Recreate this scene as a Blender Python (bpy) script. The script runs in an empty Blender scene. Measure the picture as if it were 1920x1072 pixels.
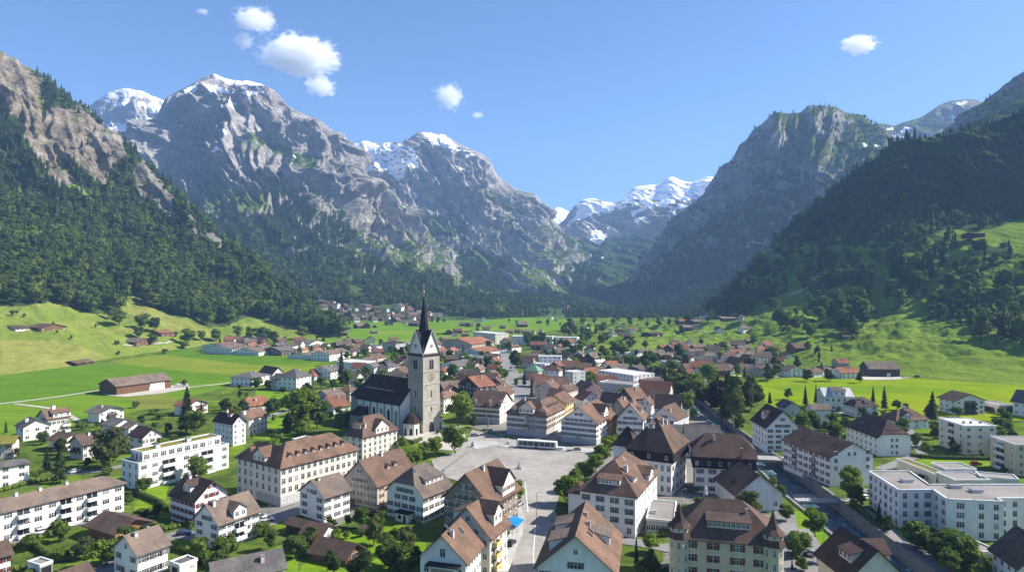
import bpy, bmesh, math, random
import numpy as np
from mathutils import Vector, Matrix
R = math.radians
random.seed(7); RNG = np.random.default_rng(11)
scene = bpy.context.scene
COL = scene.collection
# ---------------------------------------------------------------- camera
F, CX, CY, H = 1280.0, 960.0, 536.0, 70.0          # focal length and centre in pixels of the 1920 photograph, camera height in metres
cd = bpy.data.cameras.new("camera"); cam = bpy.data.objects.new("camera", cd); COL.objects.link(cam)
cd.sensor_width = 36.0; cd.lens = 36.0 * F / 1920.0
cd.clip_start = 1.0; cd.clip_end = 40000.0
cam.location = (0, 0, H); cam.rotation_euler = (R(90), 0, 0)
scene.camera = cam
# ---------------------------------------------------------------- light
SUN_EL, SUN_AZ = 39.0, 10.0                        # azimuth measured from +X towards +Y
world = bpy.data.worlds.new("World"); scene.world = world; world.use_nodes = True
wn = world.node_tree.nodes; wn.clear()
sky = wn.new("ShaderNodeTexSky"); sky.sky_type = 'NISHITA'; sky.sun_disc = False
sky.sun_elevation = R(SUN_EL); sky.sun_rotation = R(90 - SUN_AZ)
sky.air_density = 1.0; sky.dust_density = 1.3; sky.ozone_density = 9.0; sky.altitude = 600
bg = wn.new("ShaderNodeBackground"); bg.inputs[1].default_value = 0.075
wo = wn.new("ShaderNodeOutputWorld")
world.node_tree.links.new(sky.outputs[0], bg.inputs[0]); world.node_tree.links.new(bg.outputs[0], wo.inputs[0])
sd = bpy.data.lights.new("sun", 'SUN'); sun = bpy.data.objects.new("sun", sd); COL.objects.link(sun)
sd.energy = 5.0; sd.angle = R(0.53); sd.color = (1.0, 0.94, 0.84)
SDIR = Vector((math.cos(R(SUN_EL)) * math.cos(R(SUN_AZ)), math.cos(R(SUN_EL)) * math.sin(R(SUN_AZ)), math.sin(R(SUN_EL))))
sun.rotation_euler = SDIR.to_track_quat('Z', 'Y').to_euler()
vs = scene.view_settings
vs.view_transform = 'Standard'; vs.look = 'None'; vs.exposure = 1.2; vs.gamma = 1.0; vs.use_curve_mapping = False
cy = scene.cycles
cy.use_denoising = True
try: cy.denoiser = 'OPENIMAGEDENOISE'
except Exception: pass
cy.max_bounces = 8; cy.diffuse_bounces = 4; cy.glossy_bounces = 2; cy.transmission_bounces = 2
cy.transparent_max_bounces = 8; cy.volume_bounces = 6
cy.use_adaptive_sampling = True; cy.adaptive_threshold = 0.012
cy.caustics_reflective = False; cy.caustics_refractive = False
# ---------------------------------------------------------------- maths helpers
def G(px, py, z=0.0):
    """where the line of sight through a pixel meets the level z"""
    Y = F * (H - z) / (py - CY)
    return Vector(((px - CX) / F * Y, Y, z))
def P3(px, py, Y):
    return Vector(((px - CX) / F * Y, Y, H - (py - CY) / F * Y))
def _h(ix, iy, iz, s):
    n = (ix * 374761393 + iy * 668265263 + iz * 2147483647 * 3 + s * 974634777).astype(np.int64) & 0xffffffff
    n = ((n ^ (n >> 13)) * 1274126177) & 0xffffffff
    n = ((n ^ (n >> 16)) * 2246822519) & 0xffffffff
    return (n ^ (n >> 15)) & 0xffffffff
def noise(x, y, z=None, seed=0):
    """gradient noise, about -1..1"""
    x = np.asarray(x, float); y = np.asarray(y, float)
    z = np.zeros_like(x) if z is None else np.asarray(z, float)
    x, y, z = np.broadcast_arrays(x, y, z)
    x0 = np.floor(x).astype(np.int64); y0 = np.floor(y).astype(np.int64); z0 = np.floor(z).astype(np.int64)
    fx, fy, fz = x - x0, y - y0, z - z0
    u, v, w = [f * f * f * (f * (f * 6 - 15) + 10) for f in (fx, fy, fz)]
    out = 0
    for dx in (0, 1):
        for dy in (0, 1):
            for dz in (0, 1):
                h = _h(x0 + dx, y0 + dy, z0 + dz, seed)
                gx = (h & 1023) / 511.5 - 1; gy = ((h >> 10) & 1023) / 511.5 - 1; gz = ((h >> 20) & 1023) / 511.5 - 1
                d = gx * (fx - dx) + gy * (fy - dy) + gz * (fz - dz)
                out = out + d * (u if dx else 1 - u) * (v if dy else 1 - v) * (w if dz else 1 - w)
    return out * 1.25
def fbm(x, y, z=None, o=4, seed=0, g=0.5):
    s = 0; a = 1.0; f = 1.0; t = 0
    for i in range(o):
        s = s + a * noise(x * f, y * f, None if z is None else z * f, seed + i); t += a; a *= g; f *= 2.03
    return s / t
def ridged(x, y, z=None, o=4, seed=0, g=0.5):
    s = 0; a = 1.0; f = 1.0; t = 0; w = 1.0
    for i in range(o):
        n = 1 - np.abs(noise(x * f, y * f, None if z is None else z * f, seed + i)) * 1.7
        n = np.clip(n, 0, 1) ** 2 * w
        w = np.clip(n * 1.6, 0, 1)
        s = s + a * n; t += a; a *= g; f *= 2.07
    return s / t
def inpoly(px, py, poly):
    px = np.asarray(px, float); py = np.asarray(py, float)
    r = np.zeros(np.broadcast(px, py).shape, bool); n = len(poly)
    for i in range(n):
        x1, y1 = poly[i]; x2, y2 = poly[(i + 1) % n]
        if y1 == y2: continue
        c = (y1 > py) != (y2 > py)
        r ^= c & (px < (x2 - x1) * (py - y1) / (y2 - y1) + x1)
    return r
def sstep(a, b, x):
    t = np.clip((x - a) / (b - a), 0, 1); return t * t * (3 - 2 * t)
# ---------------------------------------------------------------- node helpers
def new_mat(name):
    m = bpy.data.materials.new(name); m.use_nodes = True
    nt = m.node_tree; nt.nodes.clear()
    out = nt.nodes.new("ShaderNodeOutputMaterial"); b = nt.nodes.new("ShaderNodeBsdfPrincipled")
    nt.links.new(b.outputs[0], out.inputs[0])
    return m, nt, b, out
def N(nt, kind, **kw):
    n = nt.nodes.new(kind)
    for k, v in kw.items():
        if k.startswith("i_"):
            key = k[2:]; key = int(key) if key.isdigit() else key.replace("_", " ")
            n.inputs[key].default_value = v
        else: setattr(n, k, v)
    return n
def L(nt, a, b): nt.links.new(a, b)
def ramp(nt, fac, stops, interp='LINEAR'):
    r = nt.nodes.new("ShaderNodeValToRGB"); r.color_ramp.interpolation = interp
    e = r.color_ramp.elements
    while len(e) < len(stops): e.new(0.5)
    for q, (p, c) in zip(e, stops):
        q.position = p; q.color = (*c, 1) if len(c) == 3 else c
    if fac is not None: nt.links.new(fac, r.inputs[0])
    return r
def mixc(nt, fac, a, b, blend='MIX'):
    m = nt.nodes.new("ShaderNodeMix"); m.data_type = 'RGBA'; m.blend_type = blend
    for s, v in ((0, fac), (6, a), (7, b)):
        if hasattr(v, "node"): nt.links.new(v, m.inputs[s])
        elif isinstance(v, (int, float)): m.inputs[s].default_value = v
        else: m.inputs[s].default_value = (*v, 1)
    return m.outputs[2]
def mth(nt, op, a, b=None, clamp=False):
    m = nt.nodes.new("ShaderNodeMath"); m.operation = op; m.use_clamp = clamp
    for s, v in ((0, a), (1, b)):
        if v is None: continue
        if hasattr(v, "node"): nt.links.new(v, m.inputs[s])
        else: m.inputs[s].default_value = v
    return m.outputs[0]
def mesh_obj(name, verts, faces, mat=None, parent=None, smooth=False, fmat=None):
    me = bpy.data.meshes.new(name)
    me.from_pydata([tuple(v) for v in verts], [], faces)
    mats = mat if isinstance(mat, (list, tuple)) else [mat]
    for m in mats:
        if m: me.materials.append(m)
    if fmat is not None: me.polygons.foreach_set("material_index", np.asarray(fmat, np.int32))
    if smooth: me.polygons.foreach_set("use_smooth", np.ones(len(me.polygons), bool))
    me.update()
    o = bpy.data.objects.new(name, me); COL.objects.link(o)
    if parent: o.parent = parent
    return o
def grid_obj(name, V, mat, smooth=True, mask=None):
    """V: (rows, cols, 3) array"""
    r, c = V.shape[:2]
    idx = np.arange(r * c).reshape(r, c)
    q = np.stack([idx[:-1, :-1], idx[:-1, 1:], idx[1:, 1:], idx[1:, :-1]], -1).reshape(-1, 4)
    if mask is not None: q = q[mask.reshape(-1)]
    me = bpy.data.meshes.new(name)
    me.vertices.add(r * c); me.vertices.foreach_set("co", V.reshape(-1).astype(np.float32))
    me.loops.add(q.size); me.loops.foreach_set("vertex_index", q.reshape(-1).astype(np.int32))
    me.polygons.add(len(q)); me.polygons.foreach_set("loop_start", np.arange(0, q.size, 4, dtype=np.int32))
    me.polygons.foreach_set("loop_total", np.full(len(q), 4, np.int32))
    if smooth: me.polygons.foreach_set("use_smooth", np.ones(len(q), bool))
    me.materials.append(mat); me.update(calc_edges=True); me.validate()
    o = bpy.data.objects.new(name, me); COL.objects.link(o)
    return o
def vcol(o, name, arr):
    a = o.data.attributes.new(name, 'FLOAT_COLOR', 'POINT')
    arr = np.asarray(arr, np.float32).reshape(-1, arr.shape[-1])
    if arr.shape[1] == 3: arr = np.concatenate([arr, np.ones((len(arr), 1), np.float32)], 1)
    a.data.foreach_set("color", arr.reshape(-1))
# ================================================================ terrain
def alpine_material():
    """one rock, turf and snow material; the sheets say by attributes where each grows (r turf, g snow, b forest floor, a rock warmth)"""
    m, nt, b, out = new_mat("alpine_slope")
    geo = N(nt, "ShaderNodeNewGeometry"); at = N(nt, "ShaderNodeAttribute", attribute_name="cover")
    sep = N(nt, "ShaderNodeSeparateColor"); L(nt, at.outputs["Color"], sep.inputs[0])
    mp = N(nt, "ShaderNodeMapping"); mp.inputs["Scale"].default_value = (1, 1, 2.6); L(nt, geo.outputs["Position"], mp.inputs[0])
    n1 = N(nt, "ShaderNodeTexNoise", i_Scale=0.011, i_Detail=9, i_Roughness=0.66); L(nt, mp.outputs[0], n1.inputs["Vector"])
    n2 = N(nt, "ShaderNodeTexNoise", i_Scale=0.06, i_Detail=8, i_Roughness=0.7); L(nt, mp.outputs[0], n2.inputs["Vector"])
    mp2 = N(nt, "ShaderNodeMapping"); mp2.inputs["Scale"].default_value = (0.012, 0.012, 0.11); mp2.inputs["Rotation"].default_value = (R(8), R(-6), 0)
    L(nt, geo.outputs["Position"], mp2.inputs[0])
    n3 = N(nt, "ShaderNodeTexNoise", i_Scale=1.0, i_Detail=5, i_Roughness=0.6); L(nt, mp2.outputs[0], n3.inputs["Vector"])   # strata
    grey = ramp(nt, n1.outputs[0], [(0.3, (0.21, 0.197, 0.192)), (0.5, (0.34, 0.318, 0.302)), (0.68, (0.49, 0.46, 0.43))])
    warm = ramp(nt, n1.outputs[0], [(0.3, (0.15, 0.125, 0.09)), (0.5, (0.30, 0.25, 0.185)), (0.68, (0.48, 0.43, 0.35))])
    rock = mixc(nt, at.outputs["Alpha"], grey.outputs[0], warm.outputs[0])
    st = ramp(nt, n3.outputs[0], [(0.36, (0.72, 0.71, 0.7)), (0.5, (1, 1, 1)), (0.64, (1.12, 1.1, 1.07))])
    rock = mixc(nt, 0.45, rock, st.outputs[0], 'MULTIPLY')
    mp3 = N(nt, "ShaderNodeMapping"); mp3.inputs["Scale"].default_value = (0.034, 0.034, 0.006); L(nt, geo.outputs["Position"], mp3.inputs[0])
    n4 = N(nt, "ShaderNodeTexNoise", i_Scale=1.0, i_Detail=6, i_Roughness=0.62); L(nt, mp3.outputs[0], n4.inputs["Vector"])   # water streaks and chimneys
    sk = ramp(nt, n4.outputs[0], [(0.36, (0.6, 0.6, 0.62)), (0.5, (1, 1, 1)), (0.66, (1.2, 1.18, 1.14))])
    rock = mixc(nt, 0.75, rock, sk.outputs[0], 'MULTIPLY')
    sp = ramp(nt, n2.outputs[0], [(0.38, (0.68, 0.68, 0.68)), (0.58, (1.1, 1.1, 1.1))])
    rock = mixc(nt, 0.75, rock, sp.outputs[0], 'MULTIPLY')
    # turf
    tf = ramp(nt, n2.outputs[0], [(0.35, (0.045, 0.075, 0.018)), (0.5, (0.07, 0.105, 0.028)), (0.65, (0.11, 0.13, 0.045))])
    ma = ramp(nt, n2.outputs[0], [(0.35, (0.105, 0.165, 0.022)), (0.65, (0.15, 0.215, 0.03))])
    mb = ramp(nt, n2.outputs[0], [(0.35, (0.19, 0.19, 0.05)), (0.65, (0.26, 0.245, 0.07))])
    md = mixc(nt, at.outputs["Alpha"], ma.outputs[0], mb.outputs[0])
    mv = ramp(nt, n1.outputs[0], [(0.35, (0.85, 0.88, 0.85)), (0.65, (1.12, 1.08, 1.1))]); md = mixc(nt, 1.0, md, mv.outputs[0], 'MULTIPLY')
    isM = mth(nt, 'GREATER_THAN', sep.outputs[0], 1.1)
    turf = mixc(nt, isM, tf.outputs[0], md)
    nz = N(nt, "ShaderNodeSeparateXYZ"); L(nt, geo.outputs["Normal"], nz.inputs[0])
    # turf gets a foothold only where the ground is not too steep, with a ragged edge
    t1 = mth(nt, 'ADD', sep.outputs[0], mth(nt, 'MULTIPLY', mth(nt, 'SUBTRACT', n2.outputs[0], 0.5), 0.9))
    t1 = mth(nt, 'ADD', t1, mth(nt, 'MULTIPLY', mth(nt, 'SUBTRACT', nz.outputs[2], 0.66), 1.2))
    tm = ramp(nt, t1, [(0.42, (0, 0, 0)), (0.58, (1, 1, 1))])
    c = mixc(nt, tm.outputs[0], rock, turf)
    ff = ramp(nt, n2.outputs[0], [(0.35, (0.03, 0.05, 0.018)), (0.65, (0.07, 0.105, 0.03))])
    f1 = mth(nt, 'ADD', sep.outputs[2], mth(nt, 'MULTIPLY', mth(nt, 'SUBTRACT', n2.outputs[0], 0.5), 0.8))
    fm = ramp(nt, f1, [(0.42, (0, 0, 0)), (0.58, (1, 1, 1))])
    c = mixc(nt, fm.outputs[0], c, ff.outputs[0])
    s1 = mth(nt, 'ADD', sep.outputs[1], mth(nt, 'MULTIPLY', mth(nt, 'SUBTRACT', n2.outputs[0], 0.5), 0.7))
    s1 = mth(nt, 'ADD', s1, mth(nt, 'MULTIPLY', mth(nt, 'SUBTRACT', nz.outputs[2], 0.6), 0.5))
    sm = ramp(nt, s1, [(0.46, (0, 0, 0)), (0.54, (1, 1, 1))])
    c = mixc(nt, sm.outputs[0], c, (0.86, 0.88, 0.92))
    L(nt, c, b.inputs["Base Color"]); b.inputs["Roughness"].default_value = 0.95; b.inputs["Specular IOR Level"].default_value = 0.0
    bs = mth(nt, 'MULTIPLY', mth(nt, 'SUBTRACT', 1.0, tm.outputs[0]), mth(nt, 'SUBTRACT', 1.0, sm.outputs[0]))
    hh = mth(nt, 'ADD', mth(nt, 'ADD', n2.outputs[0], mth(nt, 'MULTIPLY', n3.outputs[0], 0.35)), mth(nt, 'MULTIPLY', n4.outputs[0], 1.3))
    bp = N(nt, "ShaderNodeBump", i_Distance=9.0); L(nt, hh, bp.inputs["Height"]); L(nt, mth(nt, 'MULTIPLY_ADD', bs, 0.8), bp.inputs["Strength"])
    L(nt, bp.outputs[0], b.inputs["Normal"])
    return m
M_ALP = alpine_material()

def sheet(name, rows, step, nv, back, amp, ribs, cover, seed=0, crest_damp=0.45, spacing=1.0, bigw=0.0, hum=0.0):
    """a mountain side: ROWS run from crest to foot, each a list of (px, py, distance); the surface between them is carved by ridged noise
    and continues beyond the crest as a back slope (BACK = depth, drop)."""
    x0 = min(p[0] for p in rows[0]); x1 = max(p[0] for p in rows[0])
    px = np.arange(x0, x1 + step, step)
    ctrl = []
    for r in rows:
        r = sorted(r); xs = [p[0] for p in r]
        py = np.interp(px, xs, [p[1] for p in r]); Y = np.interp(px, xs, [p[2] for p in r])
        if r is not rows[0]:
            k = np.ones(9) / 9; py = np.convolve(np.pad(py, 4, 'edge'), k, 'valid'); Y = np.convolve(np.pad(Y, 4, 'edge'), k, 'valid')
        ctrl.append(np.stack([(px - CX) / F * Y, Y, H - (py - CY) / F * Y], -1))
    ctrl = np.array(ctrl)                                       # rows, cols, 3
    n = len(rows) - 1
    t = np.linspace(0, 1, nv) ** spacing * n
    i = np.minimum(t.astype(int), n - 1); f = (t - i)[:, None, None]
    V = ctrl[i] * (1 - f) + ctrl[i + 1] * f
    # soften the kink at inner rows
    for _ in range(int(nv * 0.06)):
        V[1:-1] = V[1:-1] * 0.5 + (V[:-2] + V[2:]) * 0.25
    # back slope
    nb = 8; q = np.linspace(1, 0, nb, endpoint=False)[:, None, None]
    dirv = ctrl[0] * np.array([1, 1, 0]); dirv = dirv / np.linalg.norm(dirv, axis=-1, keepdims=True)
    B = ctrl[0][None] + dirv[None] * back[0] * q + np.array([0, 0, -back[1]])[None, None] * q ** 1.3
    V = np.concatenate([B, V], 0)
    tt = np.concatenate([-np.linspace(1, 0, nb, endpoint=False), np.linspace(0, 1, nv)])[:, None] * np.ones((1, len(px)))
    du = np.gradient(V, axis=1); dv = np.gradient(V, axis=0)
    nrm = np.cross(du, dv); nrm /= np.linalg.norm(nrm, axis=-1, keepdims=True) + 1e-9
    nrm[nrm[..., 2] < 0] *= -1
    if amp:
        x, y, z = V[..., 0], V[..., 1], V[..., 2]
        ca, sa, lr = math.cos(ribs[0]), math.sin(ribs[0]), ribs[1]
        al = (x * ca + y * sa) / lr
        wx = fbm(x / (2 * lr), y / (2 * lr), z / (2 * lr), 3, seed + 50) * 0.9
        rb = ridged(al + wx, z / (lr * 3.5) + wx * 0.6, None, 5, seed + 1, 0.55)
        iso = ridged(x / (lr * 1.7), y / (lr * 1.7), z / (lr * 1.1), 5, seed + 9, 0.55)
        fine = ridged(x / (lr * .3), y / (lr * .3), z / (lr * .95), 4, seed + 21, .6) - .42
        rb2 = ridged(al * 3.1 + wx * 1.5, z / (lr * 1.4) + wx, None, 4, seed + 61, 0.55)
        big = ridged((x * ca + y * sa) / (lr * 2.6) + wx * .5, z / (lr * 7) + wx * .3, None, 2, seed + 81, 0.5)
        d = (big - 0.45) * 1.7 * bigw + (rb - 0.42) * 1.5 + (rb2 - 0.4) * 0.66 + (iso - 0.4) * 0.28 + fine * 0.26
        # rock bands: steps across the fall of the slope
        band = z / (lr * 0.55) + fbm(x / lr, y / lr, z / lr, 3, seed + 33) * 1.1
        d = d + 0.07 * np.clip(np.sin(band * 2 * math.pi) * 1.6, -1, 1)
        A = amp(px[None, :] * np.ones_like(tt), tt)
        damp = np.where(tt < 0, crest_damp, crest_damp + (1 - crest_damp) * sstep(0, 0.16, tt)) * sstep(1.0, 0.86, tt)
        hz = np.stack([nrm[..., 0], nrm[..., 1], nrm[..., 2] * 0.45], -1)
        V = V + hz * (d * A * damp)[..., None]
    if hum: V[..., 2] += hum * fbm(V[..., 0] / 34, V[..., 1] / 34, None, 4, seed + 90, .55) * sstep(1.0, 0.9, tt) * sstep(.3, .6, tt)
    iy = CY - (V[..., 2] - H) / V[..., 1] * F; ix = CX + V[..., 0] / V[..., 1] * F
    du = np.gradient(V, axis=1); dv = np.gradient(V, axis=0)
    nrm = np.cross(du, dv); nrm /= np.linalg.norm(nrm, axis=-1, keepdims=True) + 1e-9
    nrm[nrm[..., 2] < 0] *= -1
    o = grid_obj(name, V, M_ALP)
    o["kind"] = "structure"
    cov = cover(ix, iy, tt, V, nrm)
    vcol(o, "cover", cov)
    return dict(o=o, V=V, ix=ix, iy=iy, t=tt, n=nrm, cov=cov)
def warp(ix, iy, s=14, a=9, seed=3):
    return ix + a * fbm(ix / s, iy / s, None, 3, seed), iy + a * fbm(ix / s, iy / s, None, 3, seed + 7)
def anypoly(ix, iy, polys):
    m = np.zeros(ix.shape, bool)
    for p in polys: m |= inpoly(ix, iy, p)
    return m
def cov4(ix): return np.zeros(ix.shape + (4,), np.float32)

# ---- left mountain with its forest (meadow at its foot)
ML_ROWS = [
 [(-900,-300,1500),(-260,-60,1500),(0,95,1450),(75,140,1420),(150,198,1400),(215,250,1380),(270,303,1360),(330,355,1330),(400,432,1270),(440,473,1230),(500,532,1160),(560,580,1110),(600,606,1080),(625,620,1067),(650,626,1020)],
 [(-900,150,1180),(-260,250,1150),(0,330,1100),(110,380,1110),(215,440,1130),(300,480,1110),(400,535,1080),(480,570,1060),(560,602,1050),(625,624,1030),(650,628,985)],
 [(-900,545,620),(-260,560,690),(0,570,720),(90,568,760),(140,580,790),(200,590,820),(290,598,850),(393,615,900),(467,614,960),(547,614,1000),(617,628,965),(650,630,945)],
 [(-900,760,400),(-260,720,487),(0,704,533),(130,687,593),(205,672,658),(300,659,728),(380,649,792),(460,641,853),(560,637,887),(620,635,905),(650,635,905)]]
LEFT_FOREST = [(-900,540),(-260,560),(0,568),(18,575),(60,572),(90,566),(140,579),(177,588),(215,590),(240,560),(290,578),(330,592),(367,600),(393,615),(420,612),(467,594),(510,604),(547,612),(600,628),(640,634),(640,600),(560,565),(500,520),(440,465),(330,340),(215,235),(120,160),(60,110),(70,150),(80,200),(30,215),(0,180),(-260,20),(-900,-150)]
LEFT_CLEAR = [[(192,548),(215,543),(265,552),(268,560),(225,558)],[(358,522),(372,520),(405,535),(402,540)],[(0,330),(15,335),(45,360),(60,390),(30,380)],[(90,300),(135,330),(175,375),(165,382),(120,345)],[(80,180),(85,190),(75,220)]]
LEFT_ROCK = [[(-260,-60),(0,90),(45,118),(78,150),(72,200),(95,260),(130,330),(175,365),(150,340),(110,350),(60,290),(30,215),(0,200),(-260,60)],
 [(85,205),(150,200),(165,215),(232,262),(232,290),(205,330),(200,360),(175,330),(140,310),(95,290)],
 [(255,310),(268,300),(330,372),(325,420),(300,405),(280,372),(262,372),(250,340)],[(340,360),(366,385),(372,420),(345,400)],[(355,425),(400,440),(436,462),(436,476),(395,455),(360,440)]]
def amp_left(px, t): return np.where(t < 0.36, 42.0, 42.0 - 37.0 * sstep(0.3, 0.5, t)) * sstep(640, 480, px) + 2
def cov_left(ix, iy, t, V, n):
    c = cov4(ix); wx, wy = warp(ix, iy, 30, 14, 5)
    wx2, wy2 = warp(ix, iy, 18, 5, 15)
    rock = anypoly(wx, wy, LEFT_ROCK)
    clear = anypoly(wx2, wy2, LEFT_CLEAR)
    forest = inpoly(wx2, wy2, LEFT_FOREST) & ~clear
    c[..., 0] = np.where(forest & ~clear, 0.35, 1.3)
    c[..., 0] = np.where(rock, 0.22, c[..., 0])
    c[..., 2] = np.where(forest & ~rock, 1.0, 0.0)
    c[..., 3] = np.clip(1.15 - ix / 420, 0.25, 1)
    mead = c[..., 0] > 1.1
    yel = anypoly(wx2, wy2, [[(-260,640),(0,638),(90,636),(170,655),(207,672),(130,690),(0,706),(-260,730)],[(240,562),(290,580),(400,620),(390,632),(330,620),(270,600),(235,585)],[(540,610),(580,618),(625,634),(600,634),(560,622)]])
    c[..., 3] = np.where(mead, np.where(yel, 0.75, 0.18 + 0.3 * (fbm(ix / 60, iy / 12, None, 3, 56) > 0.1)), c[..., 3])
    return c
LEFT = sheet("left_mountain", ML_ROWS, 2.2, 330, (500, 260), amp_left, (0.9, 110), cov_left, 1, 0.3, hum=3.5)

# ---- main massif behind
M2_CREST = [(215,300,3000),(240,275,3050),(263,257,3100),(293,220,3150),(307,187,3180),(328,173,3200),(347,165,3200),(363,157,3200),(383,147,3200),(397,140,3200),(405,140,3200),(420,147,3200),(443,152,3200),(467,153,3180),(493,160,3160),(507,167,3150),(515,173,3140),(520,183,3130),(533,197,3120),(553,208,3100),(573,217,3080),(600,227,3060),(610,237,3050),(620,248,3040),(633,248,3030),(650,253,3010),(657,280,3000),(672,322,3000),(700,338,2980),(735,357,2950),(770,388,2900),(800,425,2840),(830,472,2700),(860,522,2480),(900,562,2150),(940,585,1700)]
M2_MID = [(215,330,2550),(300,325,2550),(345,318,2560),(400,335,2520),(480,345,2450),(560,370,2380),(620,400,2420),(680,440,2430),(740,455,2450),(800,490,2400),(860,545,2150),(940,590,1620)]
M2_LOW = [(215,470,1800),(350,460,1850),(480,470,1800),(600,510,1750),(700,540,1700),(800,565,1650),(900,585,1550),(940,593,1520)]
M2_FOOT = [(215,596,1490),(600,600,1400),(940,600,1400)]
M2_SNOW = [[(398,138),(410,137),(425,145),(445,150),(480,152),(495,160),(460,160),(430,158),(412,150)],[(345,168),(365,160),(372,166),(355,178),(343,175)],[(380,158),(400,160),(430,168),(440,178),(415,175),(392,168)],[(376,170),(395,168),(410,176),(392,178)],[(440,175),(465,170),(500,172),(470,180)],[(428,186),(445,195),(440,206),(425,196)],[(397,278),(412,272),(405,284)],[(418,243),(428,250),(420,254)],[(545,288),(556,296),(552,298)]]
M2_GREEN = [[(440,262),(470,250),(500,255),(540,275),(575,300),(570,318),(520,290),(490,270),(480,290),(452,278)],[(370,350),(400,335),(430,350),(470,357),(505,370),(500,400),(470,395),(440,400),(405,400),(380,380)],[(600,490),(625,500),(622,510),(595,505)],[(640,500),(660,560),(700,570),(680,545)],[(560,285),(600,300),(590,330),(560,310)]]
M2_FOREST = [(215,380),(330,370),(400,410),(440,400),(470,400),(505,400),(490,330),(520,330),(560,360),(590,390),(640,400),(660,440),(640,470),(690,490),(740,500),(800,500),(860,530),(940,585),(940,600),(215,600)]
SCREE = [[(310,312),(345,312),(395,312),(372,345),(360,350),(340,335)]]
def cov_m2(ix, iy, t, V, n):
    c = cov4(ix); wx, wy = warp(ix, iy, 22, 12, 8)
    wf, wg = warp(ix, iy, 40, 40, 28)
    fo = inpoly(wf, wg, M2_FOREST) & (n[..., 2] > 0.36)
    gr = anypoly(wx, wy, M2_GREEN)
    sn = anypoly(*warp(ix, iy, 12, 5, 18), M2_SNOW)
    sc = anypoly(wx, wy, SCREE)
    base = 0.02 + 0.3 * sstep(320, 450, iy) + 0.2 * sstep(0.55, 0.8, n[..., 2]) * sstep(230, 330, iy)
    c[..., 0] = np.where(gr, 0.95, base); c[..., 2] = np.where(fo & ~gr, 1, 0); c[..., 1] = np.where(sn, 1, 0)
    c[..., 0] = np.where(sc, 0, c[..., 0]); c[..., 2] = np.where(sc, 0, c[..., 2])
    c[..., 3] = 0.12 + 0.2 * fbm(ix / 60, iy / 60, None, 3, 77)
    return c
def amp_m2(px, t): return 150 - 118 * sstep(0.45, 0.8, t) - 60 * sstep(700, 900, px)
M2 = sheet("limestone_massif", [M2_CREST, M2_MID, M2_LOW, M2_FOOT], 1.5, 400, (900, 500), amp_m2, (0.55, 240), cov_m2, 4, 0.09, 1.15, 0.36)

M3_CREST = [(590,285,4150),(640,275,4200),(660,268,4200),(683,262,4200),(707,270,4200),(727,267,4200),(755,268,4200),(775,255,4200),(787,247,4200),(793,247,4200),(837,253,4180),(853,267,4160),(870,275,4150),(893,285,4130),(917,297,4110),(927,320,4100),(937,333,4080),(970,357,4050),(1003,363,4030),(1013,372,4020),(1023,397,4010),(1047,420,4000),(1070,443,3980),(1103,467,3950),(1113,487,3940),(1140,510,3900),(1152,530,3850),(1158,550,3800),(1180,575,3700)]
M3_MID = [(590,372,3500),(700,365,3500),(745,358,3500),(790,385,3450),(870,405,3400),(950,440,3300),(1000,452,3250),(1050,490,3150),(1100,530,3050),(1140,553,2950),(1180,580,2850)]
M3_LOW = [(590,520,2500),(740,520,2500),(800,525,2450),(870,535,2400),(950,552,2350),(1050,565,2300),(1120,575,2250),(1180,583,2200)]
M3_FOOT = [(590,602,1380),(900,598,1450),(1000,594,1540),(1100,588,1720),(1170,588,1720)]
M3_SNOW = [[(664,268),(690,262),(712,274),(726,268),(752,270),(770,275),(782,292),(786,312),(778,318),(770,306),(760,322),(752,348),(738,330),(720,322),(700,322),(682,320),(668,300)],[(792,247),(835,254),(852,268),(862,276),(845,278),(820,272),(800,262)],[(812,270),(850,278),(880,284),(850,284)],[(870,288),(892,292),(878,296)],[(845,305),(862,314),(890,322),(868,322)],[(770,325),(782,328),(765,340)],[(765,352),(785,366),(780,372)]]
M3_GREEN = [[(800,408),(830,415),(860,432),(850,440),(815,428)],[(905,350),(930,360),(965,390),(985,400),(960,400),(920,378)],[(870,480),(900,470),(930,490),(900,500)],[(1060,440),(1080,455),(1070,470)],[(700,470),(760,500),(780,540),(740,520)],[(925,575),(1000,585),(980,592),(930,588)]]
M3_FOREST = [(590,480),(700,440),(740,420),(770,440),(800,400),(850,400),(880,420),(860,470),(900,480),(950,490),(960,560),(1020,545),(1060,500),(1110,490),(1150,530),(1170,580),(1170,600),(590,610)]
M3_BAND = [[(700,420),(765,440),(790,470),(780,520),(740,510),(715,470)],[(800,440),(860,445),(870,520),(855,545),(820,535),(800,490)],[(930,440),(990,430),(1030,470),(1070,560),(1040,555),(1000,520),(950,480)],[(870,520),(885,525),(905,545),(880,545)],[(990,542),(1012,540),(1010,562),(995,560)],[(1045,480),(1075,480),(1080,530),(1060,520)],[(1115,520),(1148,520),(1140,545),(1120,545)]]
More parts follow.
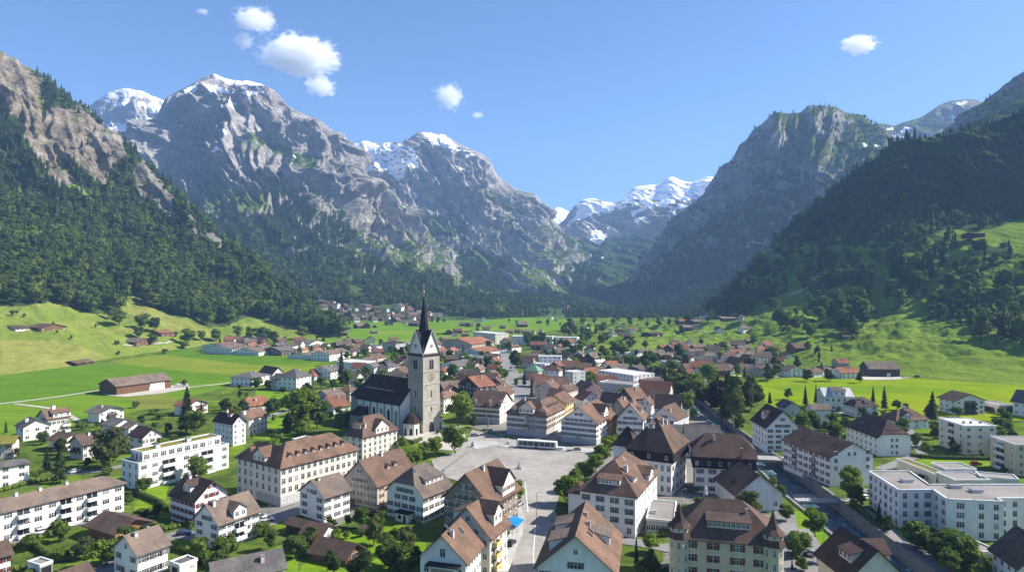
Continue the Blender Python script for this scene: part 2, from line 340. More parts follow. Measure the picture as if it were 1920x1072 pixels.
def cov_m3(ix, iy, t, V, n):
    c = cov4(ix); wx, wy = warp(ix, iy, 22, 12, 9)
    wf, wg = warp(ix, iy, 40, 40, 38)
    fo = inpoly(wf, wg, M3_FOREST) & (n[..., 2] > 0.36) & ~anypoly(*warp(ix, iy, 20, 10, 61), M3_BAND)
    gr = anypoly(wx, wy, M3_GREEN)
    sn = anypoly(*warp(ix, iy, 11, 6, 19), M3_SNOW) & (fbm(ix / 9, iy / 4, None, 4, 71) < 0.16)
    base = 0.02 + 0.26 * sstep(350, 480, iy) + 0.2 * sstep(0.55, 0.8, n[..., 2]) * sstep(280, 360, iy)
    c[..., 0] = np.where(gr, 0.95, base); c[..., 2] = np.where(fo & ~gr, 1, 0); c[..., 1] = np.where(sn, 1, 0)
    c[..., 3] = 0.10 + 0.2 * fbm(ix / 60, iy / 60, None, 3, 78)
    return c
def amp_m3(px, t): return 150 - 112 * sstep(0.5, 0.85, t) - 70 * sstep(1000, 1160, px)
M3 = sheet("snowy_massif", [M3_CREST, M3_MID, M3_LOW, M3_FOOT], 1.5, 380, (900, 500), amp_m3, (0.5, 250), cov_m3, 14, 0.07, 1.15, 0.36)

# ---- snow peaks at the ends of the valley
def cov_snow(thr, polys, grass=0.0, forest=None):
    def f(ix, iy, t, V, n):
        c = cov4(ix)
        wx, wy = warp(ix, iy, 10, 6, 29)
        s = fbm(ix / 22, iy / 12, None, 4, 91) + sstep(thr + 40, thr - 30, iy) * 0.55
        c[..., 1] = np.where((s > 0.36) if thr else False, 1, 0)
        c[..., 1] = np.where(anypoly(wx, wy, polys), 1, c[..., 1])
        c[..., 0] = grass * sstep(thr, thr + 80, iy) if thr else grass
        if forest: c[..., 2] = sstep(forest, forest + 40, iy + 16 * fbm(ix / 20, iy / 20, None, 3, 12))
        c[..., 3] = 0.12
        return c
    return f
sheet("far_snow_peak", [[(150,215,4500),(180,190,4500),(205,172,4500),(235,165,4500),(265,172,4500),(290,182,4500),(305,188,4500),(350,215,4500)],
 [(150,320,3800),(350,320,3800)], [(150,420,3300),(350,420,3300)]], 1.6, 120, (800, 500), lambda p, t: 90 + 0 * p, (0.6, 260), cov_snow(192, [[(205,228),(230,232),(262,222),(285,220),(290,236),(260,246),(225,248)],[(262,192),(300,200),(304,210),(282,214)]]), 22, 0.15)
sheet("valley_snow_peak", [[(1000,430,6200),(1027,398,6200),(1047,387,6200),(1068,398,6200),(1100,430,6200)],[(1000,470,5200),(1100,470,5200)]], 1.5, 60, (700, 500), lambda p, t: 70 + 0 * p, (0.5, 240), cov_snow(420, [[(1028,405),(1045,398),(1066,402),(1060,420),(1030,425)]]), 24, 0.15)
sheet("valley_end_peaks", [[(1010,450,5200),(1050,417,5200),(1075,392,5200),(1090,375,5200),(1113,371,5200),(1127,378,5200),(1150,380,5200),(1160,380,5200),(1187,350,5200),(1215,347,5200),(1233,347,5200),(1257,330,5150),(1280,340,5100),(1300,342,5050),(1330,330,5000),(1345,335,5000),(1420,350,5000)],
 [(1010,500,3900),(1080,450,4200),(1150,450,4200),(1230,450,4000),(1300,440,3900),(1420,430,3900)],
 [(1010,575,2400),(1420,575,2400)]], 1.5, 240, (800, 500), lambda p, t: 120 - 60 * sstep(.5, .9, t), (0.4, 270),
 cov_snow(388, [[(1095,378),(1128,382),(1165,382),(1150,395),(1120,400),(1080,415),(1060,425),(1075,405)],[(1190,350),(1232,348),(1262,332),(1290,345),(1262,352),(1235,365),(1215,380),(1190,372)],[(1180,395),(1205,392),(1185,408)],[(1110,430),(1140,438),(1125,460),(1105,450)],[(1190,410),(1215,405),(1195,420)]], 0.15, 425), 27, 0.12, 1.1)

# ---- right massif (in the shade) and its neighbours
M4_CREST = [(1060,592,2720),(1087,583,2710),(1120,563,2700),(1160,540,2690),(1187,520,2680),(1190,503,2680),(1200,477,2670),(1220,470,2660),(1240,443,2650),(1257,410,2640),(1280,397,2630),(1325,357,2610),(1347,320,2590),(1352,312,2590),(1377,297,2570),(1380,277,2570),(1387,270,2560),(1403,260,2550),(1408,245,2550),(1430,233,2540),(1440,218,2535),(1453,211,2530),(1480,213,2530),(1505,211,2530),(1513,197,2530),(1547,199,2530),(1570,202,2530),(1590,213,2530),(1615,215,2530),(1618,223,2530),(1630,227,2530),(1637,240,2520),(1647,257,2520),(1670,267,2510),(1700,262,2500),(1800,262,2500),(1850,262,2500)]
M4_MID = [(1060,594,2650),(1120,578,2600),(1187,556,2560),(1240,520,2500),(1325,455,2420),(1400,400,2370),(1450,370,2320),(1500,330,2300),(1550,315,2260),(1600,315,2240),(1650,320,2230),(1700,325,2220),(1850,335,2220)]
M4_LOW = [(1060,597,2300),(1187,580,2270),(1325,540,2150),(1450,500,2070),(1600,480,2000),(1850,460,1980)]
M4_FOOT = [(1060,600,1500),(1850,600,1500)]
def cov_m4(ix, iy, t, V, n):
    c = cov4(ix); wx, wy = warp(ix, iy, 22, 12, 39)
    gr = anypoly(wx, wy, [[(1455,215),(1505,215),(1530,240),(1560,262),(1600,262),(1650,275),(1680,285),(1640,300),(1600,322),(1540,312),(1500,300),(1480,260)]])
    wf, wg = warp(ix, iy, 40, 30, 68)
    fo = inpoly(wf, wg, [(1060,560),(1190,520),(1300,430),(1400,370),(1450,300),(1480,310),(1530,330),(1620,320),(1700,330),(1850,340),(1850,620),(1060,620)]) & (n[..., 2] > 0.4)
    c[..., 0] = np.where(gr, 1.08, 0.3 + .22 * sstep(360, 260, iy)); c[..., 2] = np.where(fo & ~gr, 1, 0)
    c[..., 1] = anypoly(*warp(ix, iy, 9, 3, 49), [[(1616,268),(1628,270),(1622,278)],[(1640,270),(1652,274),(1642,275)],[(1616,290),(1622,300),(1618,306)]])
    c[..., 3] = 0.05
    return c
M4 = sheet("right_massif", [M4_CREST, M4_MID, M4_LOW, M4_FOOT], 1.7, 320, (900, 650), lambda p, t: (62 - 36 * sstep(.4, .75, t)) * sstep(1050, 1250, p) + 5, (-0.3, 170), cov_m4, 31, 0.12, 1.1, 0.6)
sheet("far_right_peak", [[(1560,260,3700),(1637,234,3700),(1657,232,3700),(1677,238,3700),(1690,230,3700),(1727,220,3700),(1760,197,3700),(1780,190,3700),(1813,187,3700),(1830,188,3700),(1880,205,3700),(1960,240,3700)],
 [(1560,300,3300),(1700,290,3300),(1960,300,3300)],[(1560,400,2900),(1960,400,2900)]], 1.7, 120, (800, 500), lambda p, t: 55 + 0 * p, (0.4, 220),
 cov_snow(0, [[(1788,192),(1815,190),(1812,197),(1785,196)],[(1776,217),(1802,220),(1800,226),(1778,222)],[(1695,238),(1708,238),(1700,250),(1690,250)],[(1670,252),(1690,252),(1702,258),(1680,258)],[(1650,240),(1675,240),(1676,244),(1655,244)]], 0.35), 37, 0.15)
RD = sheet("right_dome", [[(1740,275,1900),(1780,247,1900),(1800,236,1890),(1830,205,1880),(1860,183,1870),(1890,160,1860),(1920,135,1850),(2000,85,1800),(2160,0,1750)],
 [(1740,290,1600),(1790,250,1600),(1850,225,1590),(1920,208,1560),(2160,120,1500)],[(1740,330,1300),(1920,300,1200),(2160,250,1150)]], 2.5, 110, (600, 400), lambda p, t: 34 - 24 * sstep(.3, .6, t), (0.4, 150),
 lambda ix, iy, t, V, n: np.stack([np.where(t > 0.42, 1.0, 0.45), 0 * ix, np.where((t < 0.42), 0.35, 0), 0 * ix], -1).astype(np.float32), 41, 0.3)

# ---- near right slope: meadow knolls below, forest above
MR_CREST = [(1060,604,1320),(1150,604,1340),(1240,603,1360),(1310,598,1380),(1400,515,1345),(1500,405,1265),(1560,352,1210),(1620,312,1160),(1690,264,1110),(1800,252,1070),(1920,207,1065),(2000,215,1040),(2160,330,985),(2700,400,850)]  # unseen end past the frame's right edge shaped low to admit the sun
MR_BENCH = [(1060,606,1270),(1240,604,1310),(1310,599,1330),(1400,545,1270),(1500,455,1180),(1620,405,1075),(1690,400,1015),(1800,414,985),(1920,404,985),(2160,420,920),(2700,470,760)]
MR_MID = [(1060,608,1230),(1150,607,1240),(1240,606,1240),(1310,600,1240),(1400,572,1180),(1500,525,1085),(1620,500,975),(1690,490,915),(1800,474,858),(1920,470,832),(2160,490,780),(2700,530,660)]
MR_LOW = [(1060,614,1130),(1150,611,1140),(1260,606,1110),(1340,596,1070),(1420,588,1000),(1500,575,940),(1560,592,880),(1620,600,830),(1690,592,800),(1750,588,790),(1850,600,740),(1950,608,700),(2160,605,660),(2700,620,560)]
MR_FOOT = [(1060,622,1042),(1112,640,861),(1180,655,753),(1260,656,747),(1340,657,740),(1430,661,717),(1520,680,622),(1600,697,556),(1700,708,521),(1800,715,500),(1920,722,482),(2160,735,450),(2700,765,391)]
RIGHT_FOREST = [(1310,590),(1330,585),(1370,596),(1405,588),(1440,560),(1500,538),(1525,545),(1510,580),(1530,620),(1580,636),(1600,640),(1625,600),(1700,575),(1735,565),(1740,600),(1790,605),(1840,640),(1925,650),(2700,650),(2700,80),(1920,200),(1800,245),(1690,258),(1620,300),(1500,395),(1400,505),(1330,570)]
RIGHT_CLEAR = [[(1750,440),(1780,428),(1810,432),(1860,430),(1900,415),(1960,400),(1960,470),(1900,462),(1840,462),(1810,455)],[(1668,478),(1700,470),(1712,472),(1690,480)],[(1780,470),(1800,460),(1825,480),(1805,485)],[(1735,422),(1770,415),(1790,405),(1785,415),(1750,430)]]
def mr_amp(px, t): return 4 + 22 * sstep(0.3, 0.2, t) * sstep(1350, 1500, px)
def cov_mr(ix, iy, t, V, n):
    c = cov4(ix); wx, wy = warp(ix, iy, 18, 6, 45)
    fo = inpoly(wx, wy, RIGHT_FOREST) & ~anypoly(wx, wy, RIGHT_CLEAR)
    rk = np.zeros(ix.shape, bool)
    gap = (fbm(ix / 34, iy / 20, None, 3, 90) > -0.04 + .5 * sstep(470, 400, iy)) & (iy > 380); fo = fo & ~(gap & ~rk)
    c[..., 0] = np.where(fo, np.where(rk, 0.1, 0.5), 1.3); c[..., 2] = np.where(fo & ~rk, 1, 0)
    return c
MR = sheet("right_hillside", [MR_CREST, MR_BENCH, MR_MID, MR_LOW, MR_FOOT], 2.2, 330, (260, 220), mr_amp, (0.5, 75), cov_mr, 51, 0.4, hum=15.0)
# ================================================================ valley floor, river, roads
BANK_L = [(1185,684),(1195,690),(1215,705),(1290,757),(1345,802),(1375,840),(1432,887),(1470,925),(1512,959),(1572,1011),(1640,1072),(1710,1135),(1790,1200)]
BANK_R = [(1205,684),(1217,690),(1240,706),(1320,752),(1381,803),(1413,825),(1440,845),(1472,866),(1555,925),(1590,955),(1660,1005),(1750,1072),(1830,1130),(1920,1200)]
RIVER_PX = BANK_L + BANK_R[::-1]
SQUARE = [(808,862),(852,848),(872,832),(885,805),(950,822),(1010,832),(1120,840),(1128,850),(1090,900),(1050,925),(1040,960),(1060,985),(1035,1072),(1030,1100),(940,1100),(958,1010),(962,975),(975,945),(930,925),(870,905),(820,890)]
FIELDS = [  # (meadow tints, outline in pixels on the flat floor)
 ((0.125,0.215,0.022), [(-400,706),(130,690),(205,677),(302,664),(480,655),(600,640),(640,625),(1050,600),(1110,612),(860,640),(700,655),(640,660),(580,690),(440,720),(300,760),(0,830),(-400,900)]),
 ((0.085,0.175,0.017), [(302,664),(330,652),(480,662),(600,680),(480,684)]),
 ((0.165,0.215,0.030), [(200,677),(302,665),(480,684),(600,688),(600,695),(442,704),(275,688)]),
 ((0.095,0.185,0.018), [(-400,722),(0,700),(205,679),(275,688),(442,704),(430,715),(330,722),(190,738),(0,757),(-400,790)]),
 ((0.165,0.190,0.045), [(245,748),(285,733),(330,748),(338,762),(290,768),(250,764)]),
 ((0.115,0.215,0.020), [(620,640),(800,630),(1040,612),(1085,600),(1050,597),(820,592),(700,605),(600,615)]),
 ((0.16,0.23,0.030), [(690,622),(800,619),(1000,612),(1000,615),(820,624),(690,628)]),
 ((0.15,0.23,0.03), [(600,650),(700,640),(860,628),(860,632),(720,650),(640,660)]),
 ((0.17,0.25,0.012), [(1418,712),(1560,703),(1700,703),(1820,712),(2000,722),(2000,790),(1740,785),(1560,772),(1440,762),(1425,735)]),
 ((0.135,0.225,0.013), [(1425,722),(1700,722),(1850,735),(1700,736),(1480,736)]),
 ((0.20,0.255,0.015), [(1640,748),(1800,752),(1880,735),(2000,740),(2000,790),(1740,785)]),
 ((0.16,0.21,0.03), [(1112,640),(1180,655),(1260,657),(1200,668),(1130,655)]),
]
def ground_material():
    m, nt, b, out = new_mat("meadow_ground")
    geo = N(nt, "ShaderNodeNewGeometry"); at = N(nt, "ShaderNodeAttribute", attribute_name="tint")
    n1 = N(nt, "ShaderNodeTexNoise", i_Scale=0.045, i_Detail=6, i_Roughness=0.6); L(nt, geo.outputs[0], n1.inputs["Vector"])
    n2 = N(nt, "ShaderNodeTexNoise", i_Scale=0.9, i_Detail=5, i_Roughness=0.65); L(nt, geo.outputs[0], n2.inputs["Vector"])
    mp = N(nt, "ShaderNodeMapping"); mp.inputs["Scale"].default_value = (0.02, 0.5, 0.3); mp.inputs["Rotation"].default_value = (0, 0, R(-14)); L(nt, geo.outputs[0], mp.inputs[0])
    n3 = N(nt, "ShaderNodeTexNoise", i_Scale=1.0, i_Detail=3); L(nt, mp.outputs[0], n3.inputs["Vector"])
    a = ramp(nt, n1.outputs[0], [(0.3, (0.74, 0.80, 0.8)), (0.5, (1, 1, 1)), (0.7, (1.22, 1.12, 1.1))])
    c = mixc(nt, 0.9, at.outputs["Color"], a.outputs[0], 'MULTIPLY')
    a2 = ramp(nt, n2.outputs[0], [(0.3, (0.72, 0.76, 0.7)), (0.7, (1.2, 1.18, 1.2))])
    c = mixc(nt, 0.8, c, a2.outputs[0], 'MULTIPLY')
    a3 = ramp(nt, n3.outputs[0], [(0.35, (0.82, 0.88, 0.84)), (0.65, (1.12, 1.08, 1.05))])
    c = mixc(nt, 1.0, c, a3.outputs[0], 'MULTIPLY')
    L(nt, c, b.inputs["Base Color"]); b.inputs["Roughness"].default_value = 0.95; b.inputs["Specular IOR Level"].default_value = 0.0
    bp = N(nt, "ShaderNodeBump", i_Distance=0.25, i_Strength=0.5); L(nt, n2.outputs[0], bp.inputs["Height"]); L(nt, bp.outputs[0], b.inputs["Normal"])
    return m
M_GROUND = ground_material()
def build_ground():
    pys = np.concatenate([np.arange(1500, 1120, -8.0), np.arange(1120, 640, -1.5), np.arange(640, 560, -0.8), np.array([559, 557, 554.5, 551])])
    pxs = np.concatenate([np.arange(-2200, -300, 20.0), np.arange(-300, 2220, 3.2), np.arange(2220, 4000, 20.0)])
    ix, iy = np.meshgrid(pxs, pys)
    Y = F * H / (iy - CY); X = (ix - CX) / F * Y
    Z = 0.12 * fbm(X / 40, Y / 40, None, 3, 3)
    Z -= np.clip((Y - 1900) / 100, 0, 1) * 2
    town = np.zeros(ix.shape) ; col = np.zeros(ix.shape + (3,)); col[:] = (0.085, 0.125, 0.025)
    g = fbm(X / 14, Y / 14, None, 4, 8)
    col[g > 0.12] = (0.12, 0.185, 0.02); col[g < -0.14] = (0.055, 0.085, 0.02)
    # gravelled and paved yards of the old town
    old = inpoly(ix, iy, [(880,800),(905,730),(1000,690),(1160,690),(1330,760),(1430,880),(1250,1000),(1060,1000),(1130,840),(1000,830)])
    col[old] = (0.20, 0.19, 0.175)
    yards = [[(555,985),(610,1000),(690,950),(760,980),(850,960),(850,900),(700,860),(540,900),(480,960)],[(1250,900),(1360,880),(1470,960),(1520,1072),(1480,1100),(1240,1100)],[(1060,690),(1240,690),(1330,740),(1240,760)]]
    for p in yards: col[inpoly(ix, iy, p) & (g > -0.02)] = (0.19, 0.18, 0.165)
    wx, wy = ix + 2.2 * fbm(ix / 9, iy / 4, None, 2, 31), iy + 0.8 * fbm(ix / 9, iy / 5, None, 2, 32)
    for c, p in FIELDS: col[inpoly(wx, wy, p)] = (c[0] * .97, c[1] * .94, c[2] * .85)
    lawns = [[(560,1072),(600,1010),(690,985),(760,985),(800,1020),(780,1100),(560,1100)],[(470,1040),(560,1010),(560,1072),(480,1072)],[(1490,955),(1520,965),(1575,1015),(1540,1040),(1470,985)],[(745,822),(790,818),(782,830),(745,836)],
             [(1720,862),(1860,862),(1860,875),(1720,878)],[(270,900),(320,890),(310,940),(250,960)],[(1240,685),(1330,680),(1340,690),(1240,700)],[(480,730),(540,735),(560,830),(470,820)]]
    for p in lawns: col[inpoly(ix, iy, p)] = (0.135, 0.225, 0.018)
    cen = (slice(None, -1), slice(None, -1))
    cx_ = (ix[:-1, :-1] + ix[1:, 1:]) / 2; cy_ = (iy[:-1, :-1] + iy[1:, 1:]) / 2
    keep = ~inpoly(cx_, cy_, RIVER_PX)
    V = np.stack([X, Y, Z], -1)
    o = grid_obj("ground", V, M_GROUND, True, keep); o["kind"] = "structure"
    vcol(o, "tint", col)
    return o
GROUND = build_ground()
# ---- line of sight onto the terrain
from mathutils.bvhtree import BVHTree
def bvh_of(o):
    me = o.data; v = [tuple(x.co) for x in me.vertices]; f = [tuple(p.vertices) for p in me.polygons]
    return BVHTree.FromPolygons(v, f)
BVHS = [bvh_of(s["o"]) for s in (LEFT, MR, M2, M3)]
def hit(px, py):
    """the point of the terrain seen through a pixel"""
    d = Vector(((px - CX) / F, 1, (CY - py) / F)); best = None
    o = Vector((0, 0, H))
    for b in BVHS:
        r = b.ray_cast(o, d.normalized())
        if r[0] is not None and (best is None or r[3] < best[1]): best = (r[0], r[3])
    if py > CY + 4:
        g = G(px, py); dist = (g - o).length
        if best is None or dist < best[1]: best = (g, dist)
    return best[0] if best else P3(px, py, 1500)
def ground_z(x, y):
    z = 0.0
    for b in BVHS:
        r = b.ray_cast(Vector((x, y, 900)), Vector((0, 0, -1)))
        if r[0] is not None: z = max(z, r[0].z)
    return z
# ---- surfaces laid on the floor
def noisy_mat(name, c1, c2, scale=0.6, rough=0.9, spec=0.2, bump=0.0, detail=6, scale2=None):
    m, nt, b, out = new_mat(name)
    geo = N(nt, "ShaderNodeNewGeometry")
    n = N(nt, "ShaderNodeTexNoise", i_Scale=scale, i_Detail=detail, i_Roughness=0.65); L(nt, geo.outputs[0], n.inputs["Vector"])
    r = ramp(nt, n.outputs[0], [(0.32, c1), (0.68, c2)]); c = r.outputs[0]
    n2 = N(nt, "ShaderNodeTexNoise", i_Scale=scale2 or scale * 0.08, i_Detail=4); L(nt, geo.outputs[0], n2.inputs["Vector"])
    r2 = ramp(nt, n2.outputs[0], [(0.35, (0.84, 0.84, 0.84)), (0.65, (1.1, 1.1, 1.1))])
    c = mixc(nt, 1.0, c, r2.outputs[0], 'MULTIPLY')
    L(nt, c, b.inputs["Base Color"]); b.inputs["Roughness"].default_value = rough; b.inputs["Specular IOR Level"].default_value = spec
    if bump:
        bp = N(nt, "ShaderNodeBump", i_Distance=bump, i_Strength=0.6); L(nt, n.outputs[0], bp.inputs["Height"]); L(nt, bp.outputs[0], b.inputs["Normal"])
    return m
M_ASPH = noisy_mat("asphalt", (0.17, 0.165, 0.16), (0.23, 0.225, 0.22), 0.8)
M_SQ = noisy_mat("square_paving", (0.245, 0.226, 0.20), (0.335, 0.312, 0.28), 0.35, scale2=0.06)
M_PATH = noisy_mat("pale_gravel", (0.34, 0.32, 0.27), (0.46, 0.43, 0.37), 0.8)
M_LINE = noisy_mat("road_paint", (0.62, 0.62, 0.6), (0.75, 0.75, 0.73), 1.0)
M_STONE = noisy_mat("quay_stone", (0.13, 0.125, 0.115), (0.27, 0.26, 0.24), 0.9, bump=0.1)
M_CONC = noisy_mat("concrete", (0.33, 0.32, 0.30), (0.44, 0.43, 0.41), 0.7)
def flat_poly(name, pts, mat, z):
    v = [G(x, y) for x, y in pts]
    for p in v: p.z = z
    bm = bmesh.new(); f = bm.faces.new([bm.verts.new(p) for p in v])
    bmesh.ops.triangulate(bm, faces=[f]); 
    for q in bm.faces:
        if q.normal.z < 0: q.normal_flip()
    me = bpy.data.meshes.new(name); bm.to_mesh(me); bm.free(); me.materials.append(mat)
    o = bpy.data.objects.new(name, me); COL.objects.link(o); o["kind"] = "structure"
    return o
def strip_pts(pts, w, z, terrain=False):
    c = []
    for i in range(len(pts) - 1):
        a, b_ = pts[i], pts[i + 1]; k = 8 if terrain else 3
        for j in range(k): c.append(a.lerp(b_, j / k))
    c.append(pts[-1]); V = []; n = len(c)
    for i, p in enumerate(c):
        d = c[min(i + 1, n - 1)] - c[max(i - 1, 0)]; d.z = 0; d.normalize(); s = Vector((-d.y, d.x, 0)) * w / 2
        for q in (p + s, p - s):
            q = q.copy(); q.z = (ground_z(q.x, q.y) if terrain else 0) + z; V.append(q)
    return V, [(2 * i, 2 * i + 1, 2 * i + 3, 2 * i + 2) for i in range(n - 1)]
def road(name, px, w, mat, z=0.14, terrain=False):
    pts = [hit(*p) if terrain else G(*p) for p in px]
    V, Fc = strip_pts(pts, w, z, terrain)
    o = mesh_obj(name, V, Fc, mat); o["kind"] = "structure"
    return o
flat_poly("town_square", SQUARE, M_SQ, 0.16)
road("main_street", [(985,790),(972,740),(958,700),(945,668),(938,655)], 13, M_ASPH, 0.17)
road("pavement", [(946,745),(938,690),(932,660)], 2.6, M_PATH, 0.2)
road("street", [(400,1010),(480,985),(560,955),(640,915)], 8.5, M_ASPH, 0.15)
road("street", [(-60,1040),(120,985),(230,965)], 5, M_ASPH, 0.15)
road("street", [(150,1100),(250,1030),(330,1002),(400,1008)], 6, M_ASPH, 0.156)
road("street", [(100,890),(190,882),(270,865),(420,815),(560,760)], 5, M_ASPH, 0.15)
road("street", [(1040,1000),(1140,1010),(1200,1018),(1260,1030)], 5, M_ASPH, 0.17)
road("street", [(1475,858),(1560,900),(1640,925),(1760,925)], 4.5, M_ASPH, 0.15)
road("street", [(1560,770),(1700,800),(1730,850),(1650,880)], 4.5, M_ASPH, 0.15)
road("street", [(1490,990),(1530,1050),(1545,1100)], 8, M_ASPH, 0.15)
road("street", [(1310,699),(1400,706),(1500,706),(1600,698),(1680,704)], 4.5, M_PATH, 0.15)
road("farm_track", [(-300,800),(0,757),(60,750),(120,742),(190,731),(300,732),(430,718),(560,708)], 3.6, M_PATH, 0.15)
road("farm_track", [(28,757),(70,762),(110,768),(150,790)], 3.0, M_PATH, 0.156)
road("farm_track", [(640,606),(720,603),(800,600)], 3.2, M_PATH, 0.2, True)
road("pale_hill_strip", [(1345,600),(1405,585),(1450,566),(1515,540)], 4.5, M_PATH, 0.6, True)  # sunlit band of the grass ridge, put in as a pale strip
road("pale_hill_strip", [(230,648),(262,645),(300,644),(320,640)], 3.0, M_PATH, 0.5, True)  # gravel track across the western slope
flat_poly("barn_yard", [(190,738),(235,728),(330,722),(352,718),(356,728),(300,738),(235,744),(205,742)], M_PATH, 0.18)
flat_poly("barn_yard", [(1615,705),(1650,700),(1700,706),(1720,706),(1680,712),(1620,712)], M_PATH, 0.18)
flat_poly("church_forecourt", [(745,812),(830,798),(872,800),(872,832),(852,845),(810,842),(782,828),(745,818)], M_PATH, 0.16)
flat_poly("riverside_path", [(1588,938),(1600,936),(1690,1000),(1790,1072),(1815,1100),(1790,1100),(1752,1072),(1664,1004)], M_ASPH, 0.15)
flat_poly("terrace", [(1450,950),(1490,960),(1500,1010),(1545,1060),(1480,1100),(1420,1100)], M_ASPH, 0.14)
def raised(name, px, h, mat):
    v = [G(*p) for p in px]; n = len(v); V = [Vector((p.x, p.y, 0)) for p in v] + [Vector((p.x, p.y, h)) for p in v]
    o = mesh_obj(name, V, [tuple(range(n, 2 * n))] + [(i, (i + 1) % n, n + (i + 1) % n, n + i) for i in range(n)], mat); o["kind"] = "structure"
raised("pavement", [(914,1110),(942,1110),(962,1045),(980,1000),(985,978),(976,950),(962,955),(958,990),(940,1040)], .32, M_CONC)
raised("pavement", [(878,838),(892,842),(930,836),(960,842),(962,838),(930,828),(892,826)], .32, M_CONC)
raised("pavement", [(1046,846),(1120,850),(1126,842),(1050,838)], .32, M_CONC)
raised("kerb", [(828,882),(874,848),(878,850),(832,885)], .4, M_STONE)
for a, b_, w in [([(1003,1100),(1000,1040),(1004,985)], None, 0.22), ([(946,1090),(965,1030),(982,990)], None, 0.2), ([(985,905),(990,960)], None, 0.25)]:
    o = road("road_marking", a, w, M_LINE, 0.2)
# ---- river
def water_mat():
    m, nt, b, out = new_mat("river_water")
    geo = N(nt, "ShaderNodeNewGeometry"); mp = N(nt, "ShaderNodeMapping"); mp.inputs["Rotation"].default_value = (0, 0, R(38)); mp.inputs["Scale"].default_value = (0.9, 0.22, 1); L(nt, geo.outputs[0], mp.inputs[0])
    n = N(nt, "ShaderNodeTexNoise", i_Scale=1.0, i_Detail=7, i_Roughness=0.7); L(nt, mp.outputs[0], n.inputs["Vector"])
    r = ramp(nt, n.outputs[0], [(0.4, (0.035, 0.075, 0.09)), (0.58, (0.06, 0.12, 0.14)), (0.66, (0.55, 0.62, 0.65))])
    L(nt, r.outputs[0], b.inputs["Base Color"]); b.inputs["Roughness"].default_value = 0.18; b.inputs["IOR"].default_value = 1.33
    bp = N(nt, "ShaderNodeBump", i_Distance=0.35, i_Strength=0.9); L(nt, n.outputs[0], bp.inputs["Height"]); L(nt, bp.outputs[0], b.inputs["Normal"])
    return m
M_WATER = water_mat()
DEPTH = 3.4
def build_river():
    n = 60
    def resample(pts):
        v = [G(*p) for p in pts]; d = [0]
        for a, b_ in zip(v, v[1:]): d.append(d[-1] + (b_ - a).length)
        t = np.linspace(0, d[-1], n)
        return [Vector((np.interp(q, d, [p.x for p in v]), np.interp(q, d, [p.y for p in v]), 0)) for q in t]
    l, r = resample(BANK_L), resample(BANK_R)
    V = []
    for a, b_ in zip(l, r):
        e = (b_ - a).normalized()
        V += [a - e * 1.5 + Vector((0, 0, -DEPTH)), b_ + e * 1.5 + Vector((0, 0, -DEPTH))]
    o = mesh_obj("river", V, [(2 * i, 2 * i + 1, 2 * i + 3, 2 * i + 2) for i in range(n - 1)], M_WATER); o["kind"] = "structure"
    for nm, pts, other, lab in (("quay_wall", l, r, "mossy stone quay wall along the town side of the river"), ("quay_wall", r, l, "long stone quay wall under the riverside footpath")):
        V = []
        for a, b_ in zip(pts, other):
            e = (b_ - a).normalized()
            prof = [(0.25, -DEPTH - 1.5), (0.0, 0.55), (-0.9, 0.55), (-0.9, -0.6)]
            V += [a + e * x + Vector((0, 0, z)) for x, z in prof]
        Fc = [(4 * i + k, 4 * i + k + 1, 4 * i + k + 5, 4 * i + k + 4) for i in range(n - 1) for k in range(3)]
        o = mesh_obj(nm, V, Fc, M_STONE); o["label"] = lab; o["category"] = "wall"
build_river()
# ================================================================ trees
def leaf_mat(name, dark, light, rnd=0.35, rough=0.75):
    m, nt, b, out = new_mat(name)
    oi = N(nt, "ShaderNodeObjectInfo"); geo = N(nt, "ShaderNodeNewGeometry")
    n = N(nt, "ShaderNodeTexNoise", i_Scale=0.9, i_Detail=3); L(nt, geo.outputs[0], n.inputs["Vector"])
    r = ramp(nt, n.outputs[0], [(0.33, dark), (0.67, light)])
    h = ramp(nt, oi.outputs["Random"], [(0.0, (1 - rnd, 1 - rnd * 0.9, 1 - rnd * .6)), (0.5, (1, 1, 1)), (1.0, (1 + rnd * 1.1, 1 + rnd * .8, 1))])
    c = mixc(nt, 1.0, r.outputs[0], h.outputs[0], 'MULTIPLY')
    L(nt, c, b.inputs["Base Color"]); b.inputs["Roughness"].default_value = rough; b.inputs["Specular IOR Level"].default_value = 0.15
    tr = N(nt, "ShaderNodeBsdfTranslucent"); L(nt, mixc(nt, 1.0, c, (1.1, 1.25, 0.55), 'MULTIPLY'), tr.inputs[0])
    mx = N(nt, "ShaderNodeMixShader"); mx.inputs[0].default_value = 0.34
    L(nt, b.outputs[0], mx.inputs[1]); L(nt, tr.outputs[0], mx.inputs[2]); L(nt, mx.outputs[0], out.inputs[0])
    return m
M_LEAF = leaf_mat("broad_leaves", (0.06, 0.105, 0.02), (0.135, 0.195, 0.036))
M_WOODLEAF = leaf_mat("wood_leaves", (0.042, 0.074, 0.015), (0.115, 0.165, 0.03), .5)
M_BRIGHT = leaf_mat("bright_leaves", (0.08, 0.14, 0.018), (0.19, 0.26, 0.034), 0.18)
M_WILLOW = leaf_mat("olive_leaves", (0.055, 0.07, 0.022), (0.125, 0.145, 0.05), 0.2)
M_NEEDLE = leaf_mat("needles", (0.022, 0.042, 0.016), (0.052, 0.085, 0.028), 0.35)
M_COPPER = leaf_mat("copper_leaves", (0.02, 0.012, 0.012), (0.045, 0.022, 0.022), 0.1)
M_BARK = noisy_mat("bark", (0.05, 0.04, 0.03), (0.12, 0.10, 0.08), 2.0)
